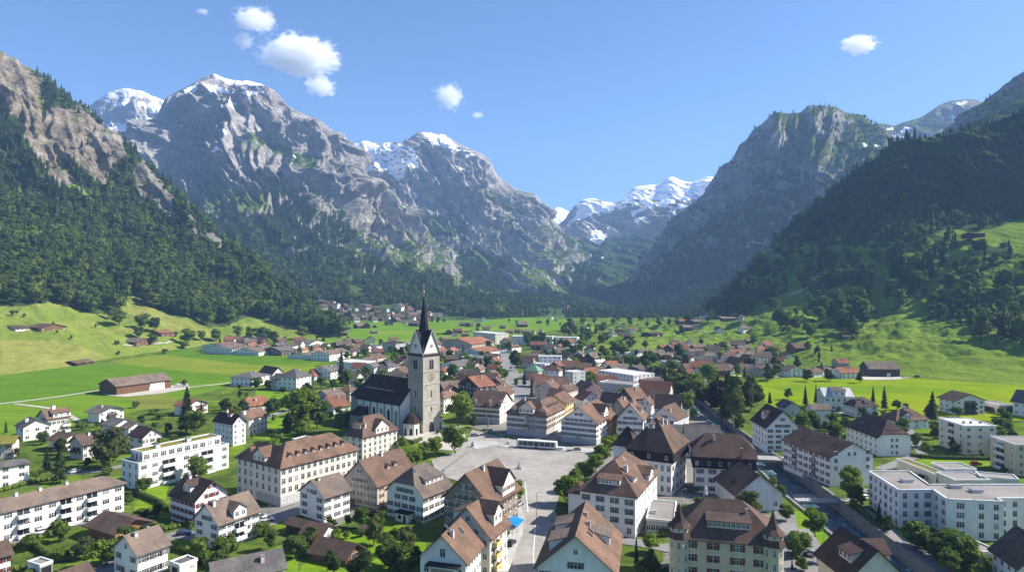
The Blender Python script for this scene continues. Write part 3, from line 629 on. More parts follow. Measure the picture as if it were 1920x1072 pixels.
def tube(pts, rad, sides=6):
    V, Fc = [], []
    for i, (p, r) in enumerate(zip(pts, rad)):
        d = (pts[min(i + 1, len(pts) - 1)] - pts[max(i - 1, 0)]).normalized(); q = d.to_track_quat('Z', 'Y')
        for k in range(sides):
            a = 2 * math.pi * k / sides; V.append(p + q @ Vector((math.cos(a) * r, math.sin(a) * r, 0)))
    for i in range(len(pts) - 1):
        for k in range(sides):
            k2 = (k + 1) % sides; Fc.append((i * sides + k, i * sides + k2, (i + 1) * sides + k2, (i + 1) * sides + k))
    Fc.append(tuple(range((len(pts) - 1) * sides, len(pts) * sides)))
    return V, Fc
def join(parts):
    V, Fc = [], []
    for v, f in parts:
        b = len(V); V += list(v); Fc += [tuple(i + b for i in q) for q in f]
    return V, Fc
def ico_lump(c, r, rng, sub=1, rough=0.3):
    bm = bmesh.new(); bmesh.ops.create_icosphere(bm, subdivisions=sub, radius=1)
    co = np.array([v.co[:] for v in bm.verts]); fs = [tuple(v.index for v in f.verts) for f in bm.faces]; bm.free()
    k = 1 + rough * noise(co[:, 0] * 1.7 + c[0], co[:, 1] * 1.7 + c[1], co[:, 2] * 1.7 + c[2], int(rng.integers(99)))
    co = co * k[:, None] * np.array(r) + np.array(c)
    return [Vector(x) for x in co], fs
def leaf_cloud(clumps, n, size, rng):
    """small leaf sprays on and just inside the surface of a set of ellipsoid clumps"""
    V, Fc = [], []
    for c, r in clumps:
        d = rng.normal(size=(n, 3)); d /= np.linalg.norm(d, axis=1, keepdims=True); d[:, 2] = np.where(d[:, 2] < -0.5, -d[:, 2], d[:, 2])
        p = np.array(c) + d * np.array(r) * rng.uniform(0.82, 1.14, (n, 1))
        nn = d + rng.normal(size=(n, 3)) * 0.55; nn /= np.linalg.norm(nn, axis=1, keepdims=True)
        u = np.cross(nn, rng.normal(size=(n, 3))); u /= np.linalg.norm(u, axis=1, keepdims=True); w = np.cross(nn, u)
        s = size * rng.uniform(0.6, 1.35, (n, 1))
        for q in range(n):
            b = len(V)
            V += [p[q] - u[q] * s[q] * .55, p[q] - w[q] * s[q] * .45, p[q] + u[q] * s[q] * .6, p[q] + w[q] * s[q] * .5]
            Fc.append((b, b + 1, b + 2, b + 3))
    return V, Fc
def crown_clumps(rng, h0, h1, rad, n, shape='round'):
    out = []; mid = (h0 + h1) / 2; hh = (h1 - h0) / 2
    for i in range(n):
        t = rng.uniform(-0.85, 0.92); a = rng.uniform(0, 6.283)
        if shape == 'round': w = math.sqrt(max(0.05, 1 - t * t))
        elif shape == 'tall': w = max(0.25, 1 - 0.75 * max(0, t) ** 1.5 - 0.35 * max(0, -t))
        else: w = max(0.2, 1 - abs(t) * .5)
        q = rng.uniform(0.35, 0.72) * rad * w
        cr = rad * rng.uniform(0.30, 0.46) * (0.55 + 0.45 * w)
        out.append(((math.cos(a) * q, math.sin(a) * q, mid + t * hh * 0.78), (cr, cr, cr * rng.uniform(.7, .95))))
    return out
def broad_parts(rng, h, rad, n_cl, n_leaf, lsize, trunk=0.28, shape='round', core=0.78, sub=1):
    """height, crown radius -> (crown geometry, trunk geometry)"""
    h0 = h * trunk
    cl = crown_clumps(rng, h0 * 0.8, h, rad, n_cl, shape)
    cl.append(((0, 0, h0 + (h - h0) * .5), (rad * .55, rad * .55, (h - h0) * .36)))
    parts = [ico_lump(c, [q * core for q in r], rng, sub) for c, r in cl]
    parts.append(leaf_cloud(cl, n_leaf, lsize, rng))
    tr = [tube([Vector((0, 0, -0.6)), Vector((0.05, 0, h0 * .5)), Vector((0, 0.08, h0)), Vector((0.1, 0, h * 0.62))], [h * .028, h * .02, h * .017, h * .006])]
    for k in range(4):
        a = k * 1.6 + rng.uniform(0, 1); e = rad * .55
        tr.append(tube([Vector((0, 0, h0 * .85)), Vector((math.cos(a) * e * .5, math.sin(a) * e * .5, h0 * 1.3)), Vector((math.cos(a) * e, math.sin(a) * e, h0 * 1.3 + h * .18))], [h * .012, h * .008, h * .003], 5))
    return join(parts), join(tr)
def conifer_parts(rng, h, rad, layers, pts, ragged=0.3):
    parts = []; h0 = h * 0.08
    for i in range(layers):
        t = i / layers; r = rad * (1 - t) ** 0.85 * rng.uniform(0.85, 1.12); zt = h0 + (h - h0) * (t + 1.9 / layers); zb = h0 + (h - h0) * t
        zt = min(zt, h)
        V = [Vector((rng.normal() * .06 * rad, rng.normal() * .06 * rad, zt))]; off = rng.uniform(0, 6.28); m = pts * 2
        for k in range(m):
            a = off + 2 * math.pi * k / m; rr = r * (1.0 if k % 2 == 0 else 0.55) * rng.uniform(1 - ragged, 1 + ragged * .6)
            V.append(Vector((math.cos(a) * rr, math.sin(a) * rr, zb + (0 if k % 2 == 0 else (h / layers) * .45) + rng.normal() * h * .008)))
        Fc = [(0, 1 + k, 1 + (k + 1) % m) for k in range(m)]
        Vb = len(V); V.append(Vector((0, 0, zb + (zt - zb) * .35))); Fc += [(Vb, 1 + (k + 1) % m, 1 + k) for k in range(m)]
        parts.append((V, Fc))
    tr = tube([Vector((0, 0, -0.6)), Vector((0, 0, h * .5)), Vector((0, 0, h * .97))], [h * .018, h * .012, h * .002])
    return join(parts), tr
# ---- trees of the woods: light enough to stand by the ten thousand
WOOD = bpy.data.collections.new("wood_trees")
def wood_tree(name, geo, mat, smooth=False):
    V, Fc = geo; me = bpy.data.meshes.new(name); me.from_pydata([tuple(v) for v in V], [], Fc); me.materials.append(mat)
    if smooth: me.polygons.foreach_set("use_smooth", np.ones(len(me.polygons), bool))
    o = bpy.data.objects.new(name, me); WOOD.objects.link(o)
rg = np.random.default_rng(5)
for k in range(4):
    c, t_ = broad_parts(rg, 1.0, 0.36 + 0.05 * (k % 2), 9, 26, 0.085, 0.12, ('round', 'tall')[k % 2], 0.86)
    wood_tree("wood_a%d" % k, join([c, t_]), M_WOODLEAF)
for k in range(4):
    c, t_ = conifer_parts(rg, 1.0, 0.17 + 0.025 * k, 8, 7)
    wood_tree("wood_b%d" % k, join([c, t_]), M_NEEDLE)
def scatter_group():
    ng = bpy.data.node_groups.new("scatter", 'GeometryNodeTree')
    ng.interface.new_socket("Geometry", in_out='INPUT', socket_type='NodeSocketGeometry'); ng.interface.new_socket("Geometry", in_out='OUTPUT', socket_type='NodeSocketGeometry')
    gi = ng.nodes.new("NodeGroupInput"); go = ng.nodes.new("NodeGroupOutput")
    ip = ng.nodes.new("GeometryNodeInstanceOnPoints"); ci = ng.nodes.new("GeometryNodeCollectionInfo")
    ci.inputs[0].default_value = WOOD; ci.inputs[1].default_value = True; ci.inputs[2].default_value = True
    def attr(nm, ty):
        a = ng.nodes.new("GeometryNodeInputNamedAttribute"); a.data_type = ty; a.inputs[0].default_value = nm
        return a.outputs[0]
    ng.links.new(gi.outputs[0], ip.inputs["Points"]); ng.links.new(ci.outputs[0], ip.inputs["Instance"])
    ip.inputs["Pick Instance"].default_value = True
    ng.links.new(attr("kind_index", 'INT'), ip.inputs["Instance Index"])
    ng.links.new(attr("turn", 'FLOAT_VECTOR'), ip.inputs["Rotation"]); ng.links.new(attr("size", 'FLOAT_VECTOR'), ip.inputs["Scale"])
    ng.links.new(ip.outputs[0], go.inputs[0])
    return ng
SCATTER = scatter_group()
def wood(name, P, conifer, hgt, rng):
    n = len(P); me = bpy.data.meshes.new(name); me.vertices.add(n); me.vertices.foreach_set("co", P.astype(np.float32).reshape(-1))
    a = me.attributes.new("kind_index", 'INT', 'POINT'); k = rng.integers(0, 4, n) + 4 * conifer.astype(int); a.data.foreach_set("value", k.astype(np.int32))
    a = me.attributes.new("turn", 'FLOAT_VECTOR', 'POINT'); t = np.zeros((n, 3), np.float32); t[:, 2] = rng.uniform(0, 6.28, n); t[:, :2] = rng.normal(size=(n, 2)) * .04; a.data.foreach_set("vector", t.reshape(-1))
    a = me.attributes.new("size", 'FLOAT_VECTOR', 'POINT'); s = hgt * rng.uniform(0.68, 1.2, n); w = s * rng.uniform(.85, 1.25, n)
    a.data.foreach_set("vector", np.stack([w, w, s], -1).astype(np.float32).reshape(-1))
    o = bpy.data.objects.new(name, me); COL.objects.link(o); o["kind"] = "stuff"
    md = o.modifiers.new("scatter", 'NODES'); md.node_group = SCATTER
    return o
def plant(name, S, weight, spacing, conf, hgt, seed, label):
    rng = np.random.default_rng(seed); V = S["V"]
    a = V[:-1, 1:] - V[:-1, :-1]; b_ = V[1:, :-1] - V[:-1, :-1]
    cr = np.cross(a, b_); area = np.abs(cr[..., 2])
    w = weight(S["ix"], S["iy"], S)[:-1, :-1] * area
    vis = (S["ix"][:-1, :-1] > -420) & (S["ix"][:-1, :-1] < 2300) & (S["t"][:-1, :-1] > -0.14)
    w = w * vis; tot = w.sum(); n = int(tot / spacing ** 2)
    idx = rng.choice(w.size, n, p=(w / tot).reshape(-1)); r_, c_ = np.unravel_index(idx, w.shape)
    u = rng.uniform(0, 1, (n, 1)); v = rng.uniform(0, 1, (n, 1))
    P = V[r_, c_] + a[r_, c_] * u + b_[r_, c_] * v
    iy = S["iy"][r_, c_]; ix = S["ix"][r_, c_]
    pat = fbm(P[:, 0] / 70, P[:, 1] / 70, None, 3, seed + 40); cf = rng.uniform(0, 1, n) < conf(ix, iy) + pat * 0.9; h = hgt(ix, iy) * np.where(cf, 1.2, 0.9) * (1 + .45 * fbm(P[:, 0] / 38, P[:, 1] / 38, None, 2, seed + 60))
    # the wood thins where trees stand alone above the timber line
    o = wood(name, P, cf, h, rng)
    o["label"] = label; o["category"] = "woodland"
    print(name, n)
def w_left(ix, iy, S):
    wx, wy = warp(ix, iy, 18, 4, 15)
    f = inpoly(wx, wy, LEFT_FOREST) & ~anypoly(wx, wy, LEFT_CLEAR)
    rk = anypoly(*warp(ix, iy, 30, 14, 5), LEFT_ROCK)
    return np.where(f, np.where(rk, 0.16 * (fbm(ix / 16, iy / 26, None, 3, 66) > 0.02), 1.0), 0.0)
plant("mixed_forest", LEFT, w_left, 7.6, lambda ix, iy: np.clip(0.95 - (iy - 250) / 260, 0.12, 1), lambda ix, iy: 10.5 + 15.5 * sstep(230, 520, iy), 1, "dense dark mixed forest covering the slope above the hay meadows")
def w_m2(ix, iy, S):
    c = S["cov"]; k = fbm(ix / 50, iy / 30, None, 3, 88)
    return np.where(c[..., 2] > .5, 1.0 * (k > -0.38), 0) + np.where((c[..., 0] > .9) & (c[..., 1] < .5) & (k > 0.2), 0.12, 0)
# keep the hamlet meadows at the foot free of wood
def foot_free(ix, iy):
    return inpoly(ix, iy, [(560,640),(590,575),(600,562),(625,564),(660,573),(750,573),(782,584),(850,593),(940,596),(1010,594),(1050,640)]) | inpoly(ix, iy, [(1000,585),(1060,578),(1085,582),(1060,590),(1010,592)]) | inpoly(ix, iy, [(922,575),(945,577),(975,588),(940,588)])
plant("mountain_forest", M2, lambda ix, iy, S: w_m2(ix, iy, S) * ~foot_free(ix, iy), 8.6, lambda ix, iy: np.clip(1.0 - (iy - 430) / 160, 0.3, 1), lambda ix, iy: 13 + 5 * sstep(400, 580, iy), 2, "blue green forest climbing from the valley to the foot of the grey cliffs")
plant("mountain_forest", M3, lambda ix, iy, S: w_m2(ix, iy, S) * ~foot_free(ix, iy), 9.2, lambda ix, iy: np.clip(1.0 - (iy - 430) / 160, 0.3, 1), lambda ix, iy: 13 + 5 * sstep(400, 580, iy), 3, "hazy forest at the foot of the snow streaked massif")
plant("mountain_forest", M4, lambda ix, iy, S: np.where(S["cov"][..., 2] > .5, 1.0, np.where(S["cov"][..., 0] > .6, 0.04, 0.1)), 9.6, lambda ix, iy: 0.75 + 0 * ix, lambda ix, iy: 15 + 0 * ix, 4, "shaded forest on the steep side of the flat topped massif")
def w_mr(ix, iy, S):
    wx, wy = warp(ix, iy, 18, 4, 45)
    f = inpoly(wx, wy, RIGHT_FOREST) & ~anypoly(wx, wy, RIGHT_CLEAR)
    rk = np.zeros(ix.shape, bool)
    gaps = fbm(ix / 34, iy / 20, None, 3, 90) - .5 * sstep(470, 400, iy)
    return np.where(f, np.where(rk, 0.1, np.where((gaps > -0.04) & (iy > 380), 0.06, 1.0)), 0.0)
plant("hillside_forest", MR, w_mr, 10.8, lambda ix, iy: np.clip(0.9 - (iy - 330) / 220, 0.15, .95), lambda ix, iy: 13 + 14 * sstep(330, 600, iy), 5, "shadowy forest with sunlit treetops above the hummocky pasture")
plant("hillside_forest", RD, lambda ix, iy, S: np.where((S["t"] > .2) & (S["t"] < .5), .25, 0.05) * (fbm(ix / 20, iy / 16, None, 3, 97) > 0.05), 11, lambda ix, iy: .9 + 0 * ix, lambda ix, iy: 14 + 0 * ix, 6, "scattered spruces along the high pasture under the dark dome")
# ================================================================ building kit
def plaster(name, c, dirt=0.12):
    m, nt, b, out = new_mat(name)
    tc = N(nt, "ShaderNodeTexCoord"); geo = N(nt, "ShaderNodeNewGeometry")
    n = N(nt, "ShaderNodeTexNoise", i_Scale=0.35, i_Detail=6, i_Roughness=0.6); L(nt, geo.outputs[0], n.inputs["Vector"])
    mp = N(nt, "ShaderNodeMapping"); mp.inputs["Scale"].default_value = (1.4, 1.4, 0.12); L(nt, geo.outputs[0], mp.inputs[0])
    s = N(nt, "ShaderNodeTexNoise", i_Scale=1.0, i_Detail=4); L(nt, mp.outputs[0], s.inputs["Vector"])
    r = ramp(nt, n.outputs[0], [(0.3, tuple(x * (1 - dirt) for x in c)), (0.6, c)])
    r2 = ramp(nt, s.outputs[0], [(0.35, (0.90, 0.89, 0.87)), (0.55, (1, 1, 1))])
    L(nt, mixc(nt, 0.7, r.outputs[0], r2.outputs[0], 'MULTIPLY'), b.inputs["Base Color"]); b.inputs["Roughness"].default_value = 0.9; b.inputs["Specular IOR Level"].default_value = 0.15
    return m
def tiles(name, c, var=0.45, rows=0.34):
    m, nt, b, out = new_mat(name)
    tc = N(nt, "ShaderNodeTexCoord"); sp = N(nt, "ShaderNodeSeparateXYZ"); L(nt, tc.outputs["Object"], sp.inputs[0])
    n = N(nt, "ShaderNodeTexNoise", i_Scale=2.6, i_Detail=5, i_Roughness=0.75); L(nt, tc.outputs["Object"], n.inputs["Vector"])
    n2 = N(nt, "ShaderNodeTexNoise", i_Scale=0.22, i_Detail=5); L(nt, tc.outputs["Object"], n2.inputs["Vector"])
    oi = N(nt, "ShaderNodeObjectInfo")
    r = ramp(nt, n.outputs[0], [(0.3, tuple(x * (1 - var) for x in c)), (0.5, c), (0.72, tuple(min(1, x * (1 + var * 1.1)) for x in c))])
    r2 = ramp(nt, n2.outputs[0], [(0.32, (0.62, 0.64, 0.67)), (0.62, (1.14, 1.09, 1.05))])
    cc = mixc(nt, 0.85, r.outputs[0], r2.outputs[0], 'MULTIPLY')
    ob = ramp(nt, oi.outputs["Random"], [(0, (0.84, 0.86, 0.9)), (1, (1.16, 1.12, 1.08))]); cc = mixc(nt, 0.8, cc, ob.outputs[0], 'MULTIPLY')
    w = mth(nt, 'FRACT', mth(nt, 'DIVIDE', sp.outputs[2], rows)); w2 = ramp(nt, w, [(0.0, (0.62, 0.62, 0.62)), (0.25, (1, 1, 1)), (1, (1.05, 1.05, 1.05))])
    cc = mixc(nt, 0.6, cc, w2.outputs[0], 'MULTIPLY')
    L(nt, cc, b.inputs["Base Color"]); b.inputs["Roughness"].default_value = 0.9; b.inputs["Specular IOR Level"].default_value = 0.04
    bp = N(nt, "ShaderNodeBump", i_Distance=0.06, i_Strength=0.7); L(nt, w, bp.inputs["Height"]); L(nt, bp.outputs[0], b.inputs["Normal"])
    return m
def planks(name, c):
    m, nt, b, out = new_mat(name)
    tc = N(nt, "ShaderNodeTexCoord"); sp = N(nt, "ShaderNodeSeparateXYZ"); L(nt, tc.outputs["Object"], sp.inputs[0])
    mp = N(nt, "ShaderNodeMapping"); mp.inputs["Scale"].default_value = (5, 5, 0.35); L(nt, tc.outputs["Object"], mp.inputs[0])
    n = N(nt, "ShaderNodeTexNoise", i_Scale=1.0, i_Detail=4); L(nt, mp.outputs[0], n.inputs["Vector"])
    r = ramp(nt, n.outputs[0], [(0.3, tuple(x * 0.5 for x in c)), (0.5, c), (0.7, tuple(x * 1.5 for x in c))])
    L(nt, r.outputs[0], b.inputs["Base Color"]); b.inputs["Roughness"].default_value = 0.85
    return m
WALL = dict(white=plaster("white_plaster", (0.80, 0.775, 0.73)), cool=plaster("cool_white_plaster", (0.80, 0.785, 0.75)), cream=plaster("cream_plaster", (0.72, 0.66, 0.55)), beige=plaster("beige_plaster", (0.47, 0.40, 0.32), .2),
    yellow=plaster("yellow_plaster", (0.62, 0.46, 0.17)), straw=plaster("straw_plaster", (0.58, 0.50, 0.35)), pink=plaster("pink_plaster", (0.62, 0.50, 0.45)), gray=plaster("grey_plaster", (0.42, 0.42, 0.42)), taupe=plaster("taupe_plaster", (0.27, 0.235, 0.20)),
    wood=planks("brown_planks", (0.13, 0.062, 0.03)), dark=planks("dark_planks", (0.05, 0.032, 0.025)), orange=planks("orange_planks", (0.27, 0.105, 0.032)), pale=plaster("pale_green_plaster", (0.52, 0.56, 0.50)))
ROOF = dict(brown=tiles("brown_tiles", (0.150, 0.100, 0.076)), dark=tiles("dark_tiles", (0.085, 0.06, 0.052)), gray=tiles("grey_tiles", (0.12, 0.115, 0.112)), terra=tiles("terracotta_tiles", (0.25, 0.12, 0.075)), red=tiles("red_brown_tiles", (0.22, 0.105, 0.07)),
    rust=tiles("rust_brown_tiles", (0.112, 0.080, 0.065)), taupe=tiles("taupe_tiles", (0.155, 0.125, 0.105)), moss=noisy_mat("mossy_roof", (0.11, 0.11, 0.03), (0.24, 0.2, 0.04), 1.2), light=noisy_mat("pale_roof", (0.42, 0.42, 0.42), (0.55, 0.55, 0.54), 0.6), gravel=noisy_mat("gravel_roof", (0.19, 0.175, 0.16), (0.27, 0.25, 0.23), 1.2),
    copper=noisy_mat("green_copper", (0.10, 0.2, 0.13), (0.16, 0.28, 0.18), 0.8), slate=tiles("black_slate", (0.035, 0.03, 0.034), .3), maroon=tiles("maroon_tiles", (0.075, 0.045, 0.042)))
WALLWORD = dict(white="white", cool="white", cream="cream", beige="beige", yellow="yellow", straw="straw coloured", pink="pinkish", gray="grey", taupe="taupe", wood="brown timber", dark="dark timber", orange="orange timber", pale="pale green")
ROOFWORD = dict(brown="brown", dark="dark", gray="grey", terra="terracotta", red="red brown", rust="rusty brown", taupe="greyish brown", moss="mossy", light="pale", gravel="gravelled", copper="green", slate="black", maroon="dark maroon")
def glass_mat():
    m, nt, b, out = new_mat("window_glass")
    oi = N(nt, "ShaderNodeObjectInfo"); r = ramp(nt, oi.outputs["Random"], [(0, (0.012, 0.014, 0.018)), (0.55, (0.03, 0.034, 0.04)), (0.85, (0.10, 0.105, 0.11)), (1, (0.33, 0.32, 0.30))])
    L(nt, r.outputs[0], b.inputs["Base Color"]); b.inputs["Roughness"].default_value = 0.12
    return m
M_GLASS = glass_mat()
def plain(name, c, rough=0.6, metal=0.0):
    return noisy_mat(name, tuple(x * .88 for x in c), c, 2.0, rough, 0.3)
M_FRAME = plain("window_frame_paint", (0.74, 0.73, 0.70)); M_TRIM = plain("stone_trim", (0.36, 0.35, 0.33))
SHUT = dict(slate=plain("slate_shutter", (0.105, 0.125, 0.14)), green=plain("green_shutter", (0.10, 0.14, 0.115)), red=plain("red_shutter", (0.20, 0.035, 0.03)), brown=plain("brown_shutter", (0.17, 0.085, 0.055)), gray=plain("grey_shutter", (0.2, 0.2, 0.19)))
M_WHITE = plain("white_paint", (0.72, 0.72, 0.70)); M_METAL = plain("dull_metal", (0.25, 0.25, 0.26), 0.4); M_BLACK = plain("black_paint", (0.02, 0.02, 0.022))
_wm = {}
def box_v(x0, x1, y0, y1, z0, z1):
    V = [Vector((x, y, z)) for z in (z0, z1) for y in (y0, y1) for x in (x0, x1)]
    return V, [(0, 2, 3, 1), (4, 5, 7, 6), (0, 1, 5, 4), (2, 6, 7, 3), (0, 4, 6, 2), (1, 3, 7, 5)]
def join_m(parts):
    V, Fc, Mi = [], [], []
    for (v, f), k in parts:
        b = len(V); V += list(v); Fc += [tuple(i + b for i in q) for q in f]; Mi += [k] * len(f)
    return V, Fc, Mi
def window_mesh(w, h, muntin=True):
    """a window standing 6 cm proud of its wall: x across, outward -y, z up from its sill"""
    k = (round(w, 2), round(h, 2), muntin)
    if k in _wm: return _wm[k]
    t = min(0.13, w * .12); P = [(box_v(-w / 2, w / 2, -0.03, 0.05, 0, h), 1)]
    P += [(box_v(-w / 2 - t, w / 2 + t, -0.10, 0.05, -t * 1.2, 0), 0), (box_v(-w / 2 - t, w / 2 + t, -0.07, 0.05, h, h + t), 0), (box_v(-w / 2 - t, -w / 2, -0.07, 0.05, 0, h), 0), (box_v(w / 2, w / 2 + t, -0.07, 0.05, 0, h), 0)]
    if muntin:
        n = max(1, int(round(w / 0.75)) - 1)
        for q in range(n):
            x = -w / 2 + w * (q + 1) / (n + 1); P.append((box_v(x - .05, x + .05, -0.055, 0.0, 0, h), 0))
        P.append((box_v(-w / 2, w / 2, -0.05, 0.0, h * .64, h * .64 + .06), 0))
    V, Fc, Mi = join_m(P); me = bpy.data.meshes.new("window"); me.from_pydata([tuple(v) for v in V], [], Fc); me.materials.append(M_FRAME); me.materials.append(M_GLASS)
    me.polygons.foreach_set("material_index", np.array(Mi, np.int32)); me.update(); _wm[k] = me
    return me
def shutter_mesh(w, h, c):
    k = ("s", round(w, 2), round(h, 2), c)
    if k in _wm: return _wm[k]
    P = [(box_v(-w / 2, w / 2, -0.07, 0.02, 0, h), 0)] + [(box_v(-w / 2 + .05, w / 2 - .05, -0.085, -0.07, h * q, h * q + h * .2), 0) for q in (.06, .4, .72)]
    V, Fc, Mi = join_m(P); me = bpy.data.meshes.new("shutter"); me.from_pydata([tuple(v) for v in V], [], Fc); me.materials.append(SHUT[c]); me.update(); _wm[k] = me
    return me
def put(name, me, parent, loc, rz=0.0, sc=None):
    o = bpy.data.objects.new(name, me); COL.objects.link(o); o.parent = parent; o.location = loc; o.rotation_euler = (0, 0, rz)
    if sc: o.scale = sc
    return o
def root_at(name, loc, rz, label, cat, group=None):
    o = bpy.data.objects.new(name, None); COL.objects.link(o); o.empty_display_size = 1; o.location = loc; o.rotation_euler = (0, 0, rz)
    if label: o["label"] = label
    o["category"] = cat
    if group: o["group"] = group
    return o
FACE_RZ = {'-y': 0.0, '-x': -math.pi / 2, '+x': math.pi / 2, '+y': math.pi}
class Body:
    """one block of a building: footprint a (x) by b (y) between its eaves, eaves at height he; see roof()"""
    def __init__(s, root, a, b, he, roof, rise, wall, roofc, k=None, off=(0, 0), over=0.7, z0=0.0, base=True):
        s.root, s.a, s.b, s.he, s.rise, s.off, s.z0 = root, a, b, he, rise, off, z0
        s.rt = roof; s.along = 'y' if roof.endswith('y') else 'x'
        s.k = k if k is not None else (1.0 if roof[0] == 'h' else 0.0)
        s.over = over if roof[0] != 'f' else 0.0
        s.roofm, s.wallm = ROOF[roofc], WALL[wall]
        s.flat = roof[0] == 'f'
        s.walls(base); s.roof()
    def T(s, face, u, v, z):
        a, b, (ox, oy) = s.a, s.b, s.off
        p = {'-y': (u, -b / 2 + v), '+y': (-u, b / 2 - v), '-x': (-a / 2 + v, -u), '+x': (a / 2 - v, u)}[face]
        return Vector((p[0] + ox, p[1] + oy, z))
    def span(s, face): return s.a if face[1] == 'y' else s.b
    def slope_face(s, face): return (face[1] == 'y') == (s.along == 'x')
    def half(s): return (s.b if s.along == 'x' else s.a) / 2
    def top(s, face, u, v):
        """height of the roof's upper side over a point given from a face"""
        h = s.half(); p = s.rise / h; ll = (s.a if s.along == 'x' else s.b) / 2
        if s.flat: return s.he
        if s.slope_face(face): across = min(v, 2 * h - v); endd = ll - abs(u)
        else: across = h - abs(u); endd = min(v, 2 * ll - v)
        z = across * p
        if s.k > 0: z = min(z, s.rise * (1 - s.k) + endd * s.rise / h)
        return s.he + z
    def walls(s, base):
        o = s.over; ha, hb = s.a / 2 - o, s.b / 2 - o; V, Fc = [], []
        for face in ('-y', '+x', '+y', '-x'):
            w = s.span(face) / 2 - o
            if s.flat or s.slope_face(face): us = [-w, w]
            else: us = sorted(set([-w, -s.half() * s.k if s.k < 1 else -w, 0, s.half() * s.k if s.k < 1 else w, w]))
            us = [u for u in us if abs(u) <= w + 1e-6]
            bidx = len(V)
            for u in us: V.append(s.T(face, u, o, s.z0 - (1.0 if base else 0)))
            for u in us: V.append(s.T(face, u, o, (s.top(face, u, o) - (0.0 if s.flat else 0.16))))
            n = len(us)
            for q in range(n - 1): Fc.append((bidx + q, bidx + q + 1, bidx + n + q + 1, bidx + n + q))
        mesh_obj("wall", V, Fc, s.wallm, s.root)
    def roof(s):
        a, b, he, rise, k = s.a / 2, s.b / 2, s.he, s.rise, s.k; ox, oy = s.off
        if s.flat:
            P = [(box_v(-a - .12 + ox, a + .12 + ox, -b - .12 + oy, b + .12 + oy, he - .12, he + .06), 0)]
            for x0, x1, y0, y1 in ((-a - .15, a + .15, -b - .15, -b + .2), (-a - .15, a + .15, b - .2, b + .15), (-a - .15, -a + .2, -b + .2, b - .2), (a - .2, a + .15, -b + .2, b - .2)):
                P.append((box_v(x0 + ox, x1 + ox, y0 + oy, y1 + oy, he - .3, he + .38), 1))
            V, Fc, Mi = join_m(P); s.roof_o = mesh_obj("roof", V, Fc, [s.roofm, M_WHITE], s.root, fmat=Mi); return
        if s.along == 'y': a, b = b, a
        ins = k * b; hz = rise * (1 - k)
        top = [(-a, -b, 0), (a, -b, 0), (a, -k * b, hz), (a - ins, 0, rise), (a, k * b, hz), (a, b, 0), (-a, b, 0), (-a, k * b, hz), (-a + ins, 0, rise), (-a, -k * b, hz)]
        def mp(p): x, y, z = p; return Vector((x + ox, y + oy, z + he)) if s.along == 'x' else Vector((-y + ox, x + oy, z + he))
        if a - ins < 0.05: pass
        fc = [(0, 1, 2, 3, 8, 9), (5, 6, 7, 8, 3, 4)]
        if k > 0: fc += [(2, 4, 3), (7, 9, 8)]
        V = [mp(p) for p in top]; n = len(V); th = 0.24
        V += [v - Vector((0, 0, th)) for v in V]
        loop = [0, 1, 2, 4, 5, 6, 7, 9] if k > 0 else [0, 1, 3, 5, 6, 8]
        if k >= 0.999: loop = [0, 1, 5, 6]; fc = [(0, 1, 3, 8), (5, 6, 8, 3), (1, 5, 3), (6, 0, 8)]
        elif k <= 0.001: fc = [(0, 1, 3, 8), (5, 6, 8, 3)]
        Fc = list(fc) + [tuple(i + n for i in reversed(f)) for f in fc]
        for q in range(len(loop)):
            i, j = loop[q], loop[(q + 1) % len(loop)]; Fc.append((i, i + n, j + n, j))
        used = sorted({i for f in Fc for i in f}); mpi = {i: q for q, i in enumerate(used)}
        s.roof_o = mesh_obj("roof", [V[i] for i in used], [tuple(mpi[i] for i in f) for f in Fc], s.roofm, s.root)
    # ---- parts
    def window(s, face, u, z, w=1.1, h=1.4, shut=None, muntin=True, name="window"):
        p = s.T(face, u, s.over, z)
        o = put(name, window_mesh(w, h, muntin), s.root, p, FACE_RZ[face])
        if shut:
            sw = min(0.62, w * .55)
            for q in (-1, 1): put("shutter", shutter_mesh(sw, h, shut), o, (q * (w / 2 + sw / 2 + .03), -.02, 0))
        return o
    def grid(s, face, cols, rows, z_first, dz, w=1.1, h=1.4, shut=None, skip=(), margin=None, muntin=True):
        sp = s.span(face) / 2 - s.over; m = margin if margin is not None else min(2.2, sp / (cols + .5))
        us = [0] if cols == 1 else list(np.linspace(-sp + m, sp - m, cols))
        for r in range(rows):
            for c, u in enumerate(us):
                if (c, r) in skip: continue
                s.window(face, u, z_first + r * dz, w, h, shut, muntin)
    def gable_windows(s, face, rows, cols, z, dz, w=1.0, h=1.3, shut=None):
        for r in range(rows):
            c = max(1, cols - 2 * r) if cols > 2 else max(1, cols - r); zz = z + r * dz
            for u in ([0] if c == 1 else np.linspace(-(c - 1) * 1.1, (c - 1) * 1.1, c)):
                if s.top(face, abs(u) + w * .7, s.over) - .4 > zz + h: s.window(face, u, zz, w, h, shut)
    def chimney(s, face, u, v, h=1.3, w=0.8, m=None):
        z = s.top(face, u, v); p = s.T(face, u, v, z)
        P = [(box_v(-w / 2, w / 2, -w / 2, w / 2, -1.2, h), 0), (box_v(-w / 2 - .1, w / 2 + .1, -w / 2 - .1, w / 2 + .1, h, h + .14), 1)]
        V, Fc, Mi = join_m(P); o = mesh_obj("chimney", V, Fc, [m or WALL['pink'], M_METAL], s.roof_o, fmat=Mi); o.location = p
        return o
